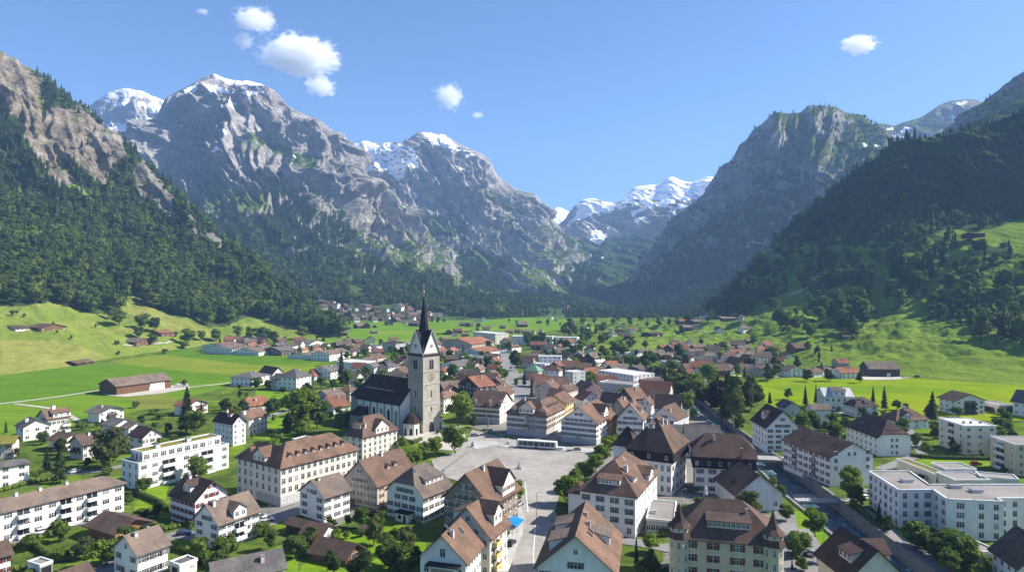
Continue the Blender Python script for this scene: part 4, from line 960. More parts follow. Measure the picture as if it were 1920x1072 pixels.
    def skylight(s, face, u, v, w=.9, l=1.2):
        h = s.half(); p = s.rise / h; V = []
        for dz in (0.0, .13):
            for du, dv in ((-w / 2, 0), (w / 2, 0), (w / 2, l), (-w / 2, l)):
                V.append(s.T(face, u + du, v + dv, s.he + (v + dv) * p + dz))
        mesh_obj("skylight", V, [(4, 5, 6, 7), (0, 1, 5, 4), (1, 2, 6, 5), (2, 3, 7, 6), (3, 0, 4, 7)], [M_GLASS], s.roof_o)
    def dormer(s, face, u, v, w, h, kind='gable', wall=None, rp=0.75, wins=2, shut=None, wh=None, ww=None, roofm=None, vt=None):
        """a dormer whose front stands V in from the eaves; gable or shed"""
        p = s.rise / s.half(); zb = s.he + v * p; wm = wall or s.wallm; rm = roofm or s.roofm
        T = lambda uu, vv, z: s.T(face, u + uu, vv, z); W = w / 2; o = 0.4
        zt = zb + h; vd = v + h / p
        if kind == 'gable':
            zr = zt + W * rp; vr = min(v + (zr - zb) / p, s.half() * (1.0 if s.k < 1 else 1.0) )
            V = [T(-W, v, zb - .6), T(W, v, zb - .6), T(W, v, zt), T(0, v, zr), T(-W, v, zt), T(-W, vd, zt), T(W, vd, zt), T(W, vd, zb - .6), T(-W, vd, zb - .6)]
            d = mesh_obj("dormer", V, [(0, 1, 2, 3, 4), (1, 7, 6, 2), (0, 4, 5, 8)], wm, s.root)
            Wo = W + o; ze = zt - o * rp
            A = [T(-Wo, v - o, ze), T(0, v - o, zr), T(Wo, v - o, ze), T(Wo, vd + .3, ze), T(0, vr + .5, zr), T(-Wo, vd + .3, ze)]
            A += [q + Vector((0, 0, .2)) for q in A]
            mesh_obj("dormer_roof", A, [(6, 7, 10, 11), (7, 8, 9, 10), (0, 1, 7, 6), (1, 2, 8, 7), (2, 3, 9, 8), (0, 6, 11, 5), (0, 5, 4, 1), (1, 4, 3, 2)], rm, d)
        else:
            ps = p * 0.32; vr = v + h / (p - ps)
            vr = min(vr, s.half() * .98); zr = zt + (vr - v) * ps
            V = [T(-W, v, zb - .6), T(W, v, zb - .6), T(W, v, zt), T(-W, v, zt), T(-W, vr, zr), T(W, vr, zr), T(W, vr, zb), T(-W, vr, zb)]
            d = mesh_obj("dormer", V, [(0, 1, 2, 3), (1, 6, 5, 2), (0, 3, 4, 7)], wm, s.root)
            Wo = W + .3
            A = [T(-Wo, v - .45, zt - .45 * ps + .02), T(Wo, v - .45, zt - .45 * ps + .02), T(Wo, vr + .25, zr + .25 * ps), T(-Wo, vr + .25, zr + .25 * ps)]
            A += [q + Vector((0, 0, .16)) for q in A]
            mesh_obj("dormer_roof", A, [(4, 5, 6, 7), (0, 4, 7, 3), (1, 2, 6, 5), (0, 1, 5, 4), (3, 2, 1, 0)], rm, d)
        wh = wh or min(1.2, h * .7); ww = ww or min(1.0, w / (wins + .6))
        for q in range(wins):
            uu = 0 if wins == 1 else -W + w * (q + .5) / wins
            o2 = put("window", window_mesh(ww, wh), d, T(uu, v, zb + (h - wh) * .55), FACE_RZ[face])
            if shut:
                for e in (-1, 1): put("shutter", shutter_mesh(ww * .45, wh, shut), o2, (e * (ww * .75), -.02, 0))
        return d
    def balcony(s, face, u, z, w=3.4, d=1.3, m=None, recess=True):
        P = [(box_v(-w / 2, w / 2, -d, 0.05, -.15, .05), 0), (box_v(-w / 2, w / 2, -d, -d + .1, .05, 1.0), 0), (box_v(-w / 2, -w / 2 + .1, -d + .1, .05, .05, 1.0), 0), (box_v(w / 2 - .1, w / 2, -d + .1, .05, .05, 1.0), 0)]
        if recess: P += [(box_v(-w / 2 + .15, w / 2 - .15, -.03, .05, .1, 2.15), 1), (box_v(-.06, .06, -.07, 0, .1, 2.15), 2)]
        V, Fc, Mi = join_m(P); o = mesh_obj("balcony", V, Fc, [m or s.wallm, M_GLASS, M_FRAME], s.root, fmat=Mi)
        o.location = s.T(face, u, s.over, z); o.rotation_euler = (0, 0, FACE_RZ[face])
        return o
    def door(s, face, u, w=1.2, h=2.2, m=None, name="door"):
        V, Fc, Mi = join_m([(box_v(-w / 2, w / 2, -.05, .05, 0, h), 0), (box_v(-w / 2 - .12, w / 2 + .12, -.09, .05, h, h + .14), 1), (box_v(-w / 2 - .12, -w / 2, -.09, .05, 0, h), 1), (box_v(w / 2, w / 2 + .12, -.09, .05, 0, h), 1)])
        o = mesh_obj(name, V, Fc, [m or SHUT['brown'], M_TRIM], s.root, fmat=Mi); o.location = s.T(face, u, s.over, s.z0); o.rotation_euler = (0, 0, FACE_RZ[face])
        return o
    def plinth(s, h=.9, m=None):
        o = s.over - .06; a, b = s.a / 2 - o, s.b / 2 - o; ox, oy = s.off
        V = []
        for z in (s.z0 - .5, s.z0 + h): V += [Vector((-a + ox, -b + oy, z)), Vector((a + ox, -b + oy, z)), Vector((a + ox, b + oy, z)), Vector((-a + ox, b + oy, z))]
        mesh_obj("plinth", V, [(0, 1, 5, 4), (1, 2, 6, 5), (2, 3, 7, 6), (3, 0, 4, 7), (4, 5, 6, 7)], m or M_TRIM, s.root)
FOOT = []      # footprints, kept free of trees: (centre, x dir, a, b)
LAND = []      # landmarks for labels: (short phrase, position)
def frame(Lp, Mp, Rp, he=None, base=None):
    """eave corners in pixels (a number stands for a length in metres) and the eave height, or the pixel row of the foot of corner M"""
    if base is not None:
        g = hit(Mp[0], base); z0 = g.z; ze = H - (Mp[1] - CY) / F * g.y; he = ze - z0
    else:
        Y = F * (H - he) / (Mp[1] - CY); z0 = 0.0; ze = he
    at = lambda p: G(p[0], p[1], ze)
    M_ = at(Mp); eR = eL = None; a = b = None
    if isinstance(Rp, tuple): r = at(Rp) - M_; a = r.length; eR = r.normalized()
    else: a = Rp
    if isinstance(Lp, tuple): l = at(Lp) - M_; b = l.length; eL = l.normalized()
    else: b = Lp
    if eR is None: eR = Vector((eL.y, -eL.x, 0))
    if eL is None: eL = Vector((-eR.y, eR.x, 0))
    # square the corner: share the error by length
    ang1 = math.atan2(eR.y, eR.x); ang2 = math.atan2(eL.y, eL.x) - math.pi / 2
    d = (ang2 - ang1 + math.pi) % (2 * math.pi) - math.pi
    an = ang1 + d * b / (a + b)
    x = Vector((math.cos(an), math.sin(an), 0)); y = Vector((-x.y, x.x, 0))
    c = M_ + x * a / 2 + y * b / 2; c.z = z0
    return c, an, a, b, he
def house(name, cat, label, short, Lp, Mp, Rp, roof, rise, wall, roofc, he=None, base=None, k=None, over=0.7, group=None):
    c, an, a, b, he = frame(Lp, Mp, Rp, he, base)
    r = root_at(name, c, an, label, cat, group)
    B = Body(r, a, b, he, roof, rise, wall, roofc, k, over=over)
    FOOT.append((c.copy(), an, a, b)); B.c, B.an = c, an
    if short: LAND.append((short, c.copy()))
    return B
# ================================================================ the town's nearer buildings
def rows_of(B, face, cols, rows, shut=None, w=1.1, h=1.4, top=None, muntin=True, skip=(), z1=None, margin=None):
    sh = (B.he - B.z0) / (rows if top is None else top)
    B.grid(face, cols, rows, (B.z0 + sh * .32) if z1 is None else z1, sh, w, min(h, sh * .58), shut, skip, margin, muntin)
# ---- foot of the picture, west side
B = house("apartment_block", "apartment block", "long three storey white apartment block with stacked balconies and a yellow glazed bay", "the long balconied apartment block", 11, (-202, 1010), (239, 905), 'hx', 2.6, 'white', 'taupe', he=8.7, k=.9)
rows_of(B, '-y', 15, 3, w=1.9, h=1.3, skip=[(c, r) for c in (7, 10, 12) for r in range(3)])
for c in (7, 10, 12):
    u = -B.a / 2 + 2.9 + (B.a - 5.8) * c / 14
    for r in range(3): B.balcony('-y', u, .55 + r * 2.75, 3.3, 1.5, M_WHITE)
for u in (-6, 0, 6, 13): B.chimney('-y', u, 5.2, .9, .7, M_WHITE)
B = house("apartment_block", "apartment block", "small white three storey block with a low grey roof at the edge of town", "the low roofed white block", 9, (-141, 900), (60, 866.5), 'hx', 1.3, 'white', 'gray', he=7.6)
rows_of(B, '-y', 6, 3, w=1.6, h=1.2)
B = house("terrace_block", "apartment block", "white flat roofed apartment block with a green turf roof over its penthouse", "the turf roofed apartment block", (224, 863), (260, 870), (431, 833), 'fx', 0, 'white', 'gravel', he=9.0)
rows_of(B, '-x', 3, 3, w=1.0); rows_of(B, '-y', 9, 3, w=1.9, h=1.3, skip=[(c, r) for c in (2, 3, 6, 7) for r in range(3)])
for u in (-B.a * .19, B.a * .24):
    for r in range(3): B.balcony('-y', u, .3 + 3.0 * r, 5.2, 1.4, M_WHITE)
P = Body(B.root, B.a - 4.5, B.b - 3.5, 12.0, 'fx', 0, 'white', 'moss', off=(.6, .9), z0=9.0, base=False)
P.grid('-y', 10, 1, 9.5, 1, 2.0, 1.7); P.grid('-x', 3, 1, 9.5, 1, 1.4, 1.7)
for u in (-8, 4): P.chimney('-y', u, 3.5, 1.1, 1.6, M_WHITE)
B = house("farmhouse", "house", "white farmhouse with red shutters and a big dark gabled roof", "the red shuttered white house", (311, 928), (364, 943), (435, 924), 'gy', 5.2, 'white', 'dark', he=7.2)
rows_of(B, '-x', 6, 3, 'red', .95, 1.2); rows_of(B, '-y', 3, 2, 'red', 1.2, 1.25, top=3, z1=B.he * .4); B.gable_windows('-y', 2, 2, B.he + .3, 2.6, 1.1, 1.2, 'red')
B.dormer('-x', 0, 2.0, 3.6, 1.9, 'gable', wins=2); B.chimney('-x', -3, B.a / 2 - 1.2)
B = house("apartment_house", "house", "grey roofed white house with a gabled dormer above stacked balconies", "the white house with the grey roof", (361, 971), (409, 986), (490, 957), 'gx', 5.0, 'cool', 'taupe', base=1034)
rows_of(B, '-x', 2, 3, 'gray', 1.1, 1.2); B.gable_windows('-x', 1, 2, B.he + .4, 2.5, 1.0, 1.2, 'gray'); rows_of(B, '-y', 5, 3, 'gray', 1.0, 1.15, skip=[(2, 0), (2, 1), (2, 2)])
B.dormer('-y', 0, .3, 4.0, 2.4, 'gable', wins=2)
for r in range(2): B.balcony('-y', 0, 1.2 + r * 2.3, 3.4, 1.2, M_WHITE)
B.chimney('-y', -5, B.b / 2 - 1)
B = house("timber_barn", "barn", "brown roofed barn with glowing orange timber gable and a white door", "the orange timber barn", (155, 985), (212.5, 1003), (294, 976.5), 'gy', 2.6, 'orange', 'rust', he=3.1, over=1.2)
B.door('-y', 0, 2.4, 2.4, M_WHITE); B.window('-y', -3.2, 1.3, 2.6, .7); B.window('-y', 3.4, 2.1, 2.8, .7)
B = house("house", "house", "plain white two storey house with a grey gable roof by the timber barn", None, (204, 1026.5), (256, 1043), (324, 1020), 'gx', 4.0, 'cool', 'taupe', he=6.2)
rows_of(B, '-x', 2, 2, 'gray', 1.0, 1.3); B.gable_windows('-x', 1, 1, B.he + .6, 2, 1.0, 1.2); rows_of(B, '-y', 4, 2, 'gray', 1.2, 1.3); B.chimney('-y', -2, B.b / 2 - 1, .8); B.door('-x', -1.2)
B = house("house", "house", "low house showing only its brown roof at the bottom edge below the orange barn", None, 9, (95, 1125), (190, 1087), 'gx', 3.6, 'white', 'rust', he=5)
rows_of(B, '-y', 4, 2); B.chimney('-y', -3, 3)
B = house("house", "house", "dark grey roofed house at the bottom edge next to the meadow barn", None, 9, (398, 1097), (540, 1065), 'gx', 3.6, 'white', 'gray', he=4.6)
rows_of(B, '-y', 4, 2); rows_of(B, '-x', 2, 2); B.chimney('-y', 3, 2.5)
B = house("house", "house", "little white house with purple brown roof at the very edge of the frame", None, 9, (-45, 1056), (28, 1037), 'gx', 2.6, 'white', 'rust', he=5)
rows_of(B, '-y', 3, 2, 'red', 1.0, 1.2)
B = house("garage", "garage", "tiny white flat roofed garage with a dark door behind a clipped hedge", None, 5, (75, 1060), (98, 1052), 'fx', 0, 'white', 'gravel', he=2.7); B.door('-y', 0, 2.4, 2.1, M_BLACK)
B = house("garage", "garage", "grey flat roofed garage beside the plain white house", None, (316, 1054), (337, 1060), (371, 1049), 'fx', 0, 'cream', 'gray', he=2.8); B.door('-x', 0, 2.2, 2.0, M_BLACK); B.window('-y', 1, 1.2, .9, .8)
B = house("house", "house", "white house with a low dark gable roof and long balcony trellis near the field track", "the white house by the field track", (18, 797.6), (41, 802.7), (102, 795.4), 'gy', 3.2, 'white', 'gray', base=828)
rows_of(B, '-x', 2, 2, 'gray', 1.2, 1.3); rows_of(B, '-y', 3, 2, None, 1.5, 1.2); B.chimney('-x', 0, 3.5, 1.5, 1.2, M_WHITE)
B = house("apartment_house", "house", "cream house with a brown mansard roof and roof terrace above rows of balconies", None, (65, 781.6), (87.5, 786.7), (134, 780), 'gx', 4.0, 'cream', 'brown', base=818)
rows_of(B, '-y', 5, 2, w=1.4); B.dormer('-y', 1.5, .6, 7.5, 2.0, 'shed', wins=3, wall=M_WHITE)
for r in range(2): B.balcony('-y', 3.2, .8 + 2.8 * r, 3.4, 1.2, M_WHITE)
B.chimney('-y', 0, B.b / 2, 1.4, 1.4, M_WHITE)
B = house("chalet", "house", "broad white chalet with a wide dark overhanging roof facing the meadow", "the broad dark roofed chalet", (151, 772.8), (184.5, 775), (243.5, 765.5), 'gy', 2.6, 'white', 'gray', base=794, over=1.4)
rows_of(B, '-y', 4, 2, w=1.5, h=1.2); B.balcony('-y', 0, 2.6, 5, 1.3, WALL['dark']); B.chimney('-x', 0, 6, 1.0)
B = house("house", "house", "brown roofed house with a cream gable tucked behind the tall green spruce", None, (90, 822), (115, 827.5), (160, 817), 'gy', 2.4, 'cream', 'rust', he=4.6, over=1.0)
rows_of(B, '-y', 3, 2)
B = house("house", "house", "pinkish house with a red brown roof and a railed balcony beside the willow", None, 10, (154, 835.5), (184, 829), 'gx', 3.8, 'pink', 'rust', he=6.0, over=1.0)
rows_of(B, '-y', 2, 2, w=1.5); B.balcony('-x', 0, 2.7, 5, 1.3, WALL['wood']); B.chimney('-y', 2, 4, .9, .8, M_WHITE)
B = house("house", "house", "pink walled house with a mossy roof cut by the picture edge", None, 10, (-40, 835), (28, 830.5), 'gx', 2.4, 'pink', 'moss', he=6.2, over=1.1); rows_of(B, '-y', 3, 2, w=2.0)
B = house("house", "house", "low white house with a shadowy roof just below the broad chalet", None, (190, 795), (214, 799), (256, 790), 'gy', 2.6, 'white', 'gray', he=5); rows_of(B, '-y', 3, 2)
B = house("house", "house", "white stepped house with pale brown roof behind the willow", None, (226, 800), (240, 804), (276, 797), 'gy', 2.4, 'white', 'taupe', he=5.4); rows_of(B, '-y', 3, 2)
B = house("house", "house", "white gabled house with brown roof right above the turf roof", None, (242, 815), (266, 822.4), (306, 814), 'gy', 3.6, 'white', 'dark', he=6.4)
rows_of(B, '-x', 2, 2, 'gray'); rows_of(B, '-y', 3, 2, 'gray'); B.gable_windows('-y', 1, 2, B.he + .3, 2, 1.0, 1.1)
B = house("house", "house", "white house with crimson shutters half hidden by the tall field spruce", None, (325, 758), (350, 762), (392, 754), 'gy', 2.8, 'white', 'red', he=5.4, over=1.0)
rows_of(B, '-y', 3, 2, 'red', 1.2); B.balcony('-y', 1.5, 2.5, 3.5, 1.2, WALL['wood'])
B = house("town_house", "house", "tall narrow white house with plain small windows and a dark gable roof", "the tall plain white house", (397, 789), (436, 796), (465, 790.5), 'gy', 3.8, 'cool', 'maroon', base=837)
rows_of(B, '-x', 5, 3, None, .85, 1.2, top=4, z1=B.he * .3); rows_of(B, '-y', 2, 4, None, .95, 1.2); B.gable_windows('-y', 1, 1, B.he + .5, 2, .7, .9); B.dormer('-x', 1.5, 2.5, 2.4, 1.2, 'shed', wins=1); B.chimney('-x', -2, 4)
B = house("town_house", "house", "long cream house with pale brown roof and iron balconies behind the tall plain house", None, 11, (467, 786), (505, 776), 'gx', 3.2, 'cream', 'brown', base=818)
rows_of(B, '-y', 5, 3, None, 1.1, 1.3); B.chimney('-y', -6, 4, 1.2, 1.6, M_WHITE)
B = house("farmhouse", "farmhouse", "rosy farmhouse with a steep terracotta roof at the meadow's edge", "the rosy farmhouse", (447, 757), (467.5, 761.6), (508, 756), 'gx', 4.0, 'pink', 'terra', base=778, k=.25)
rows_of(B, '-y', 4, 2); B.gable_windows('-x', 1, 1, B.he, 2); B.chimney('-y', -1, 3, 1.4); 
B = house("timber_shed", "shed", "low dark timber shed with a gable in front of the rosy farmhouse", None, (427, 766), (444, 770), (470, 765), 'gx', 2.2, 'dark', 'rust', he=3); B.door('-x', 0, 2)
# ---- cream school range beside the square
B = house("school_building", "school", "long cream building with hipped brown roof and a row of tiny dormers", "the long cream school", (431, 858), (525, 879), (680, 843), 'hx', 5.8, 'cream', 'brown', base=951.5)
A_, B_ = B.a, B.b
for ch in list(B.root.children): bpy.data.objects.remove(ch)
b1 = Body(B.root, A_, 14, 12.2 if B.he > 20 else B.he, 'hx', 6.4, 'cream', 'brown', off=(0, -B_ / 2 + 7))
b2 = Body(B.root, 11.5, B_ - 1, B.he - .02, 'hy', 5.2, 'cream', 'brown', off=(-A_ / 2 + 5.76, .45))
b1.plinth(3.0, WALL['gray'])
for r in range(4): b1.grid('-y', 13, 1, 1.0 + r * 3.0, 1, 1.25, 1.75 if r else 1.4)
for r in range(4): b2.grid('-x', 7, 1, 1.0 + r * 3.0, 1, 1.2, 1.9 if r else 1.5)
for q in range(8): b1.dormer('-y', -A_ / 2 + 5.5 + q * (A_ - 11) / 7, 2.4, 1.0, .95, 'gable', wins=1, ww=.6, wh=.7, rp=.9)
b2.dormer('-x', 1, .7, 6.5, 1.8, 'gable', wins=3); b2.dormer('-x', -6.5, 2.5, 1.1, 1.0, 'gable', wins=1)
B = house("school_building", "school", "tall cream building with red brown hipped roof and one big white cross gable", "the cross gabled cream school", (643, 814), (679.5, 821), (748, 804), 'hx', 7.2, 'cream', 'brown', base=866)
for r in range(4): B.grid('-y', 7, 1, .9 + r * (B.he - .6) / 4, 1, 1.15, 1.55)
for r in range(4): B.grid('-x', 3, 1, .9 + r * (B.he - .6) / 4, 1, 1.15, 1.55)
B.dormer('-y', .8, .3, 7.2, 2.4, 'gable', wins=3, rp=.8); B.dormer('-x', 0, 2.2, 4.5, 1.4, 'shed', wins=3); B.chimney('-x', 3, 4)
B = house("annex", "annex", "low grey flat roofed annex between the two cream school buildings", None, (555, 822), (585, 829), (602, 822), 'fx', 0, 'gray', 'gray', he=4); rows_of(B, '-x', 3, 1)
# ---- houses between the school and the square
B = house("town_house", "house", "pale grey house with grey shutters and a weathered grey brown gable roof", "the grey shuttered house", (555, 920.5), (607, 935), (663, 918.5), 'gx', 4.6, 'cool', 'taupe', base=981)
rows_of(B, '-x', 2, 3, 'gray', 1.3, 1.3); B.gable_windows('-x', 1, 2, B.he + .3, 2, 1.1, 1.2, 'gray'); rows_of(B, '-y', 3, 3, 'gray', 1.2, 1.25); B.chimney('-y', -3, B.b / 2 - .8, .7)
B = house("town_house", "house", "beige house with pale shutters and a steep brown gable roof", "the beige gabled house", (654, 895), (707.5, 913.5), (768, 882), 'gx', 7.4, 'beige', 'brown', base=956)
rows_of(B, '-x', 5, 3, 'gray', .95, 1.3); B.gable_windows('-x', 2, 3, B.he + .4, 2.8, 1.0, 1.25, 'gray'); rows_of(B, '-y', 4, 3, 'brown', 1.0, 1.3)
B.dormer('-y', -1, 3.5, 1.2, 1.0, 'gable', wins=1); B.dormer('-y', 2.5, 3.6, 1.2, 1.0, 'gable', wins=1); B.chimney('-y', 0, B.b / 2 - .5, 1.4)
B = house("town_house", "house", "white house with green shutters and a half hipped roof with a long shed dormer", "the green shuttered house", (724, 917.5), (794, 935), (846, 911), 'gx', 7.6, 'white', 'taupe', base=983, k=.55)
rows_of(B, '-x', 5, 3, 'green', 1.05, 1.35, skip=[(0, 2), (4, 2)]); rows_of(B, '-y', 5, 3, 'gray', 1.0, 1.3); B.gable_windows('-x', 1, 3, B.he + .5, 2.8, 1.05, 1.3, 'green')
B.dormer('-y', 1.0, 2.6, 8, 1.6, 'shed', wins=4); B.skylight('-y', -3.5, 6.2)
v, f, m_ = join_m([(box_v(-2.4, 2.4, -2.6, .05, 0, 2.6), 0), (box_v(-2.8, 2.8, -3.0, .05, 2.6, 2.85), 1), (box_v(-1.4, -.2, -2.66, -2.5, .9, 2), 2), (box_v(.7, 1.6, -2.66, -2.5, .05, 2.1), 2)])
o = mesh_obj("porch", v, f, [WALL['cool'], ROOF['slate'], M_GLASS], B.root, fmat=m_); o.location = B.T('-x', 1.0, B.over, 0); o.rotation_euler = (0, 0, FACE_RZ['-x'])
B = house("inn", "house", "brown gabled inn with a dark front, brown shutters and a large cross gable", "the dark fronted inn", (829, 931.5), (921, 950), (972, 914), 'gx', 8.2, 'taupe', 'brown', he=9.2, over=1.0)
rows_of(B, '-x', 6, 3, 'green', 1.1, 1.35); B.gable_windows('-x', 2, 4, B.he + .4, 2.9, 1.0, 1.35, 'green'); rows_of(B, '-y', 5, 3, 'brown', 1.25, 1.35)
B.dormer('-y', 2, .6, 7.5, 3.4, 'gable', wall=WALL['cream'], wins=3, shut='brown', roofm=ROOF['dark'], rp=.95); B.chimney('-y', -1, B.b / 2 - 1, 1.3)
B = house("town_house", "house", "cream house with brown tiled roof and yellow balconies above the street parasol", "the yellow balconied house", (838, 990), (922, 1012), (943, 980), 'gx', 7.0, 'cream', 'brown', he=9.5, over=1.0)
rows_of(B, '-x', 4, 3, None, 1.0, 1.3); B.gable_windows('-x', 2, 3, B.he + .4, 2.8, 1.1, 1.2); rows_of(B, '-y', 4, 3, None, 1.0, 1.3)
B.dormer('-y', 1.0, 1.6, 4.6, 3.2, 'gable', wins=2, roofm=ROOF['rust'], rp=.95); B.dormer('+y', 0, 1.5, 5, 2.6, 'shed', wins=2, roofm=ROOF['rust'])
for r in range(3): B.balcony('-y', -2.2, 1.4 + r * 2.8, 2.6, 1.2, WALL['yellow'])
B = house("town_house", "house", "white house with brown gable roof and a flat roofed bay at the street's end", "the white gabled street house", (777.5, 1048), (877.5, 1059), (912, 1020), 'gx', 6.0, 'cool', 'brown', he=8.4, over=.9)
rows_of(B, '-x', 3, 2, None, 1.1, 1.3); B.gable_windows('-x', 1, 1, B.he + .8, 2.6, 1.2, 1.8); rows_of(B, '-y', 6, 3, None, .95, 1.25); B.skylight('-y', 2, 4); B.skylight('-y', -2, 6); B.chimney('-y', -3, 5)
v, f, m_ = join_m([(box_v(-3.2, 3.2, -1.6, .05, 5.2, 7.7), 0), (box_v(-3.9, 3.9, -2.2, .05, 7.7, 8.0), 1), (box_v(-2.7, 2.7, -1.66, -1.5, 5.8, 7.1), 2)])
o = mesh_obj("bay", v, f, [M_WHITE, ROOF['slate'], M_GLASS], B.root, fmat=m_); o.location = B.T('-x', .5, B.over, 0); o.rotation_euler = (0, 0, FACE_RZ['-x'])
B = house("hay_barn", "barn", "weathered timber hay barn with brown tiles standing in the garden meadow", "the meadow hay barn", (576, 1034), (649, 1051.5), (688, 1028), 'gy', 3.0, 'wood', 'rust', base=1066, over=1.0); B.door('-y', 0, 2.2, 2.2, WALL['dark'])
B = house("garden_shed", "shed", "small dark timber shed under the garden trees", None, (672, 990), (701, 995), (709, 988), 'gy', .7, 'dark', 'rust', base=1004, over=.4); B.door('-y', 0, 1, 1.8, WALL['wood'])
B = house("outbuilding", "outbuilding", "low white outbuilding with brown roof beside the grey shuttered house", None, (567, 996), (605, 1006), (622, 987), 'gy', 2.2, 'white', 'rust', he=2.9); B.window('-y', 0, 1.1)
B = house("carport", "shed", "sagging brown roofed lean-to joined to the low white outbuilding", None, (538, 978), (572, 992), (594, 979), 'gy', 1.4, 'dark', 'rust', he=2.6)
# ---- east side of the street and square
B = house("corner_house", "town house", "big square white house with slate blue shutters and a tall brown hipped roof", "the big slate shuttered house", (1079, 919), (1196, 933), (1241, 883), 'hx', 7.6, 'cool', 'brown', base=1011.5, over=.9)
for r in range(4): B.grid('-x', 4, 1, 1.0 + r * (B.he - 1.0) / 4, 1, 1.15, 1.55, 'slate' if r else None)
for r in range(4): B.grid('-y', 8, 1, 1.0 + r * (B.he - 1.0) / 4, 1, .95, 1.5)
B.dormer('-x', 0, 2.4, 6.5, 1.5, 'shed', wins=6, ww=.7, wh=.9); B.dormer('-y', -7, 2.6, 4.0, 1.5, 'shed', wins=2); B.dormer('-y', 4, .5, 6.0, 2.0, 'gable', wins=3, rp=.55); B.chimney('-x', 3.5, 8, 1.8, 1.1); B.skylight('-y', 0, 7)
w_ = Body(B.root, 8, 6, 9.0, 'hx', 2.4, 'cool', 'dark', off=(-B.a / 2 + 9, B.b / 2 + 2))
B = house("wide_gabled_house", "town house", "white house with green shutters under an immense brown gable roof with three dormers", "the immense gabled house", (1000, 1064), (1160, 1080), (1163, 1001), 'gx', 8.0, 'cool', 'brown', he=8, over=1.0)
rows_of(B, '-x', 5, 3, 'green', 1.2, 1.3); B.window('-x', 0, B.he + .5, 2.3, 1.35, 'green'); B.window('-x', -4, B.he - 2.2, 1.2, 1.3, 'green'); B.window('-x', 0, B.he + 3.7, .8, .9); rows_of(B, '-y', 6, 3)
B.dormer('-y', 1.5, 2.6, 6.5, 2.0, 'shed', wins=3, roofm=ROOF['taupe']); B.dormer('+y', 5, 3.0, 6, 2.2, 'shed', wins=3, roofm=ROOF['taupe']); B.dormer('+y', -5, 3.0, 6, 2.2, 'shed', wins=3, roofm=ROOF['taupe'])
for q in range(2): B.skylight('-y', -5 + q * 2.1, 6.2, .8, 1.2)
B.chimney('-y', -1, 7.4, 1.0); B.chimney('-y', 3, 8.4, .8)
# yellow corner house with its two turrets
B = house("turreted_house", "town house", "straw yellow house with red shutters, long dormer and two pointed corner turrets", "the turreted yellow house", (1264, 1008), (1461, 1025), 17, 'hy', 7.4, 'straw', 'rust', he=12.0, k=.85)
for r in range(4):
    for q, u in enumerate((-7.6, -2.7, 2.6, 7.4)):
        B.window('-x', u, 1.0 + r * 2.95, 1.9 if q == 2 else 1.45, 1.6, 'red')
rows_of(B, '-y', 4, 4, 'red')
B.dormer('-x', .8, 2.6, 9.5, 1.7, 'shed', wins=9, ww=.72, wh=1.0); B.chimney('-x', 5, 6, .8, .5)
v = [(-1.5, -.02, 2.6), (0, -.02, 4.1), (1.5, -.02, 2.6), (-1.5, -1.9, 2.6), (0, -1.9, 4.1), (1.5, -1.9, 2.6)]
o = mesh_obj("entrance_canopy", v + [(x, y, z + .16) for x, y, z in v], [(6, 7, 10, 9), (7, 8, 11, 10), (0, 3, 4, 1), (1, 4, 5, 2), (3, 9, 10, 4), (4, 10, 11, 5), (0, 6, 9, 3), (2, 5, 11, 8)], ROOF['slate'], B.root); o.location = B.T('-x', 0, B.over, 0); o.rotation_euler = (0, 0, FACE_RZ['-x'])
def turret(B, x, y, r, he):
    n = 8; V, Fc = [], []
    def ring(rad, z):
        b = len(V)
        for q in range(n): V.append(Vector((x + math.cos((q + .5) * math.tau / n) * rad, y + math.sin((q + .5) * math.tau / n) * rad, z)))
        return b
    def band(a, b): return [(a + q, a + (q + 1) % n, b + (q + 1) % n, b + q) for q in range(n)]
    a = ring(r, -1); b = ring(r, he + .3); Fc += band(a, b); t = mesh_obj("turret", V, Fc, WALL['straw'], B.root)
    V, Fc = [], []
    a = ring(r + .55, he + .1); b = ring(r + .1, he + 1.5); Fc += band(a, b); c = ring(r - .1, he + 1.5); d = ring(r - .1, he + 2.7); Fc += band(c, d)
    e = ring(r + .5, he + 2.6); f = ring(r * .62, he + 3.8); g = ring(r * .3, he + 5.6); h = ring(.04, he + 8.0); Fc += band(e, f) + band(f, g) + band(g, h)
    Mi = [0] * n + [1] * n + [0] * (3 * n)
    mesh_obj("turret_roof", V, Fc, [ROOF['rust'], WALL['straw']], t, fmat=Mi)
    v, f = tube([Vector((x, y, he + 7.8)), Vector((x, y, he + 10.8))], [.06, .03], 5); mesh_obj("finial", v, f, M_METAL, t)
    for q in range(n):
        an = math.tau * q / n
        nx, ny = math.cos(an), math.sin(an)
        rr = r * math.cos(math.pi / n)
        wx, wy = B.root.matrix_basis.to_3x3() @ Vector((nx, ny, 0)) @ Vector((0, -1, 0)) if False else 0, 0
        if nx > .5 and ny > -.5: continue
        for k in range(4): put("window", window_mesh(.62, 1.5), t, Vector((x + nx * rr, y + ny * rr, 1.0 + k * 2.95)), an + math.pi / 2)
        put("window", window_mesh(.6, .7, False), t, Vector((x + nx * (rr - .12), y + ny * (rr - .12), he + 1.75)), an + math.pi / 2)
turret(B, -B.a / 2 + 1.2, B.b / 2 - 1.1, 2.3, 12.0); turret(B, -B.a / 2 + 1.2, -B.b / 2 + 1.1, 2.3, 12.0)
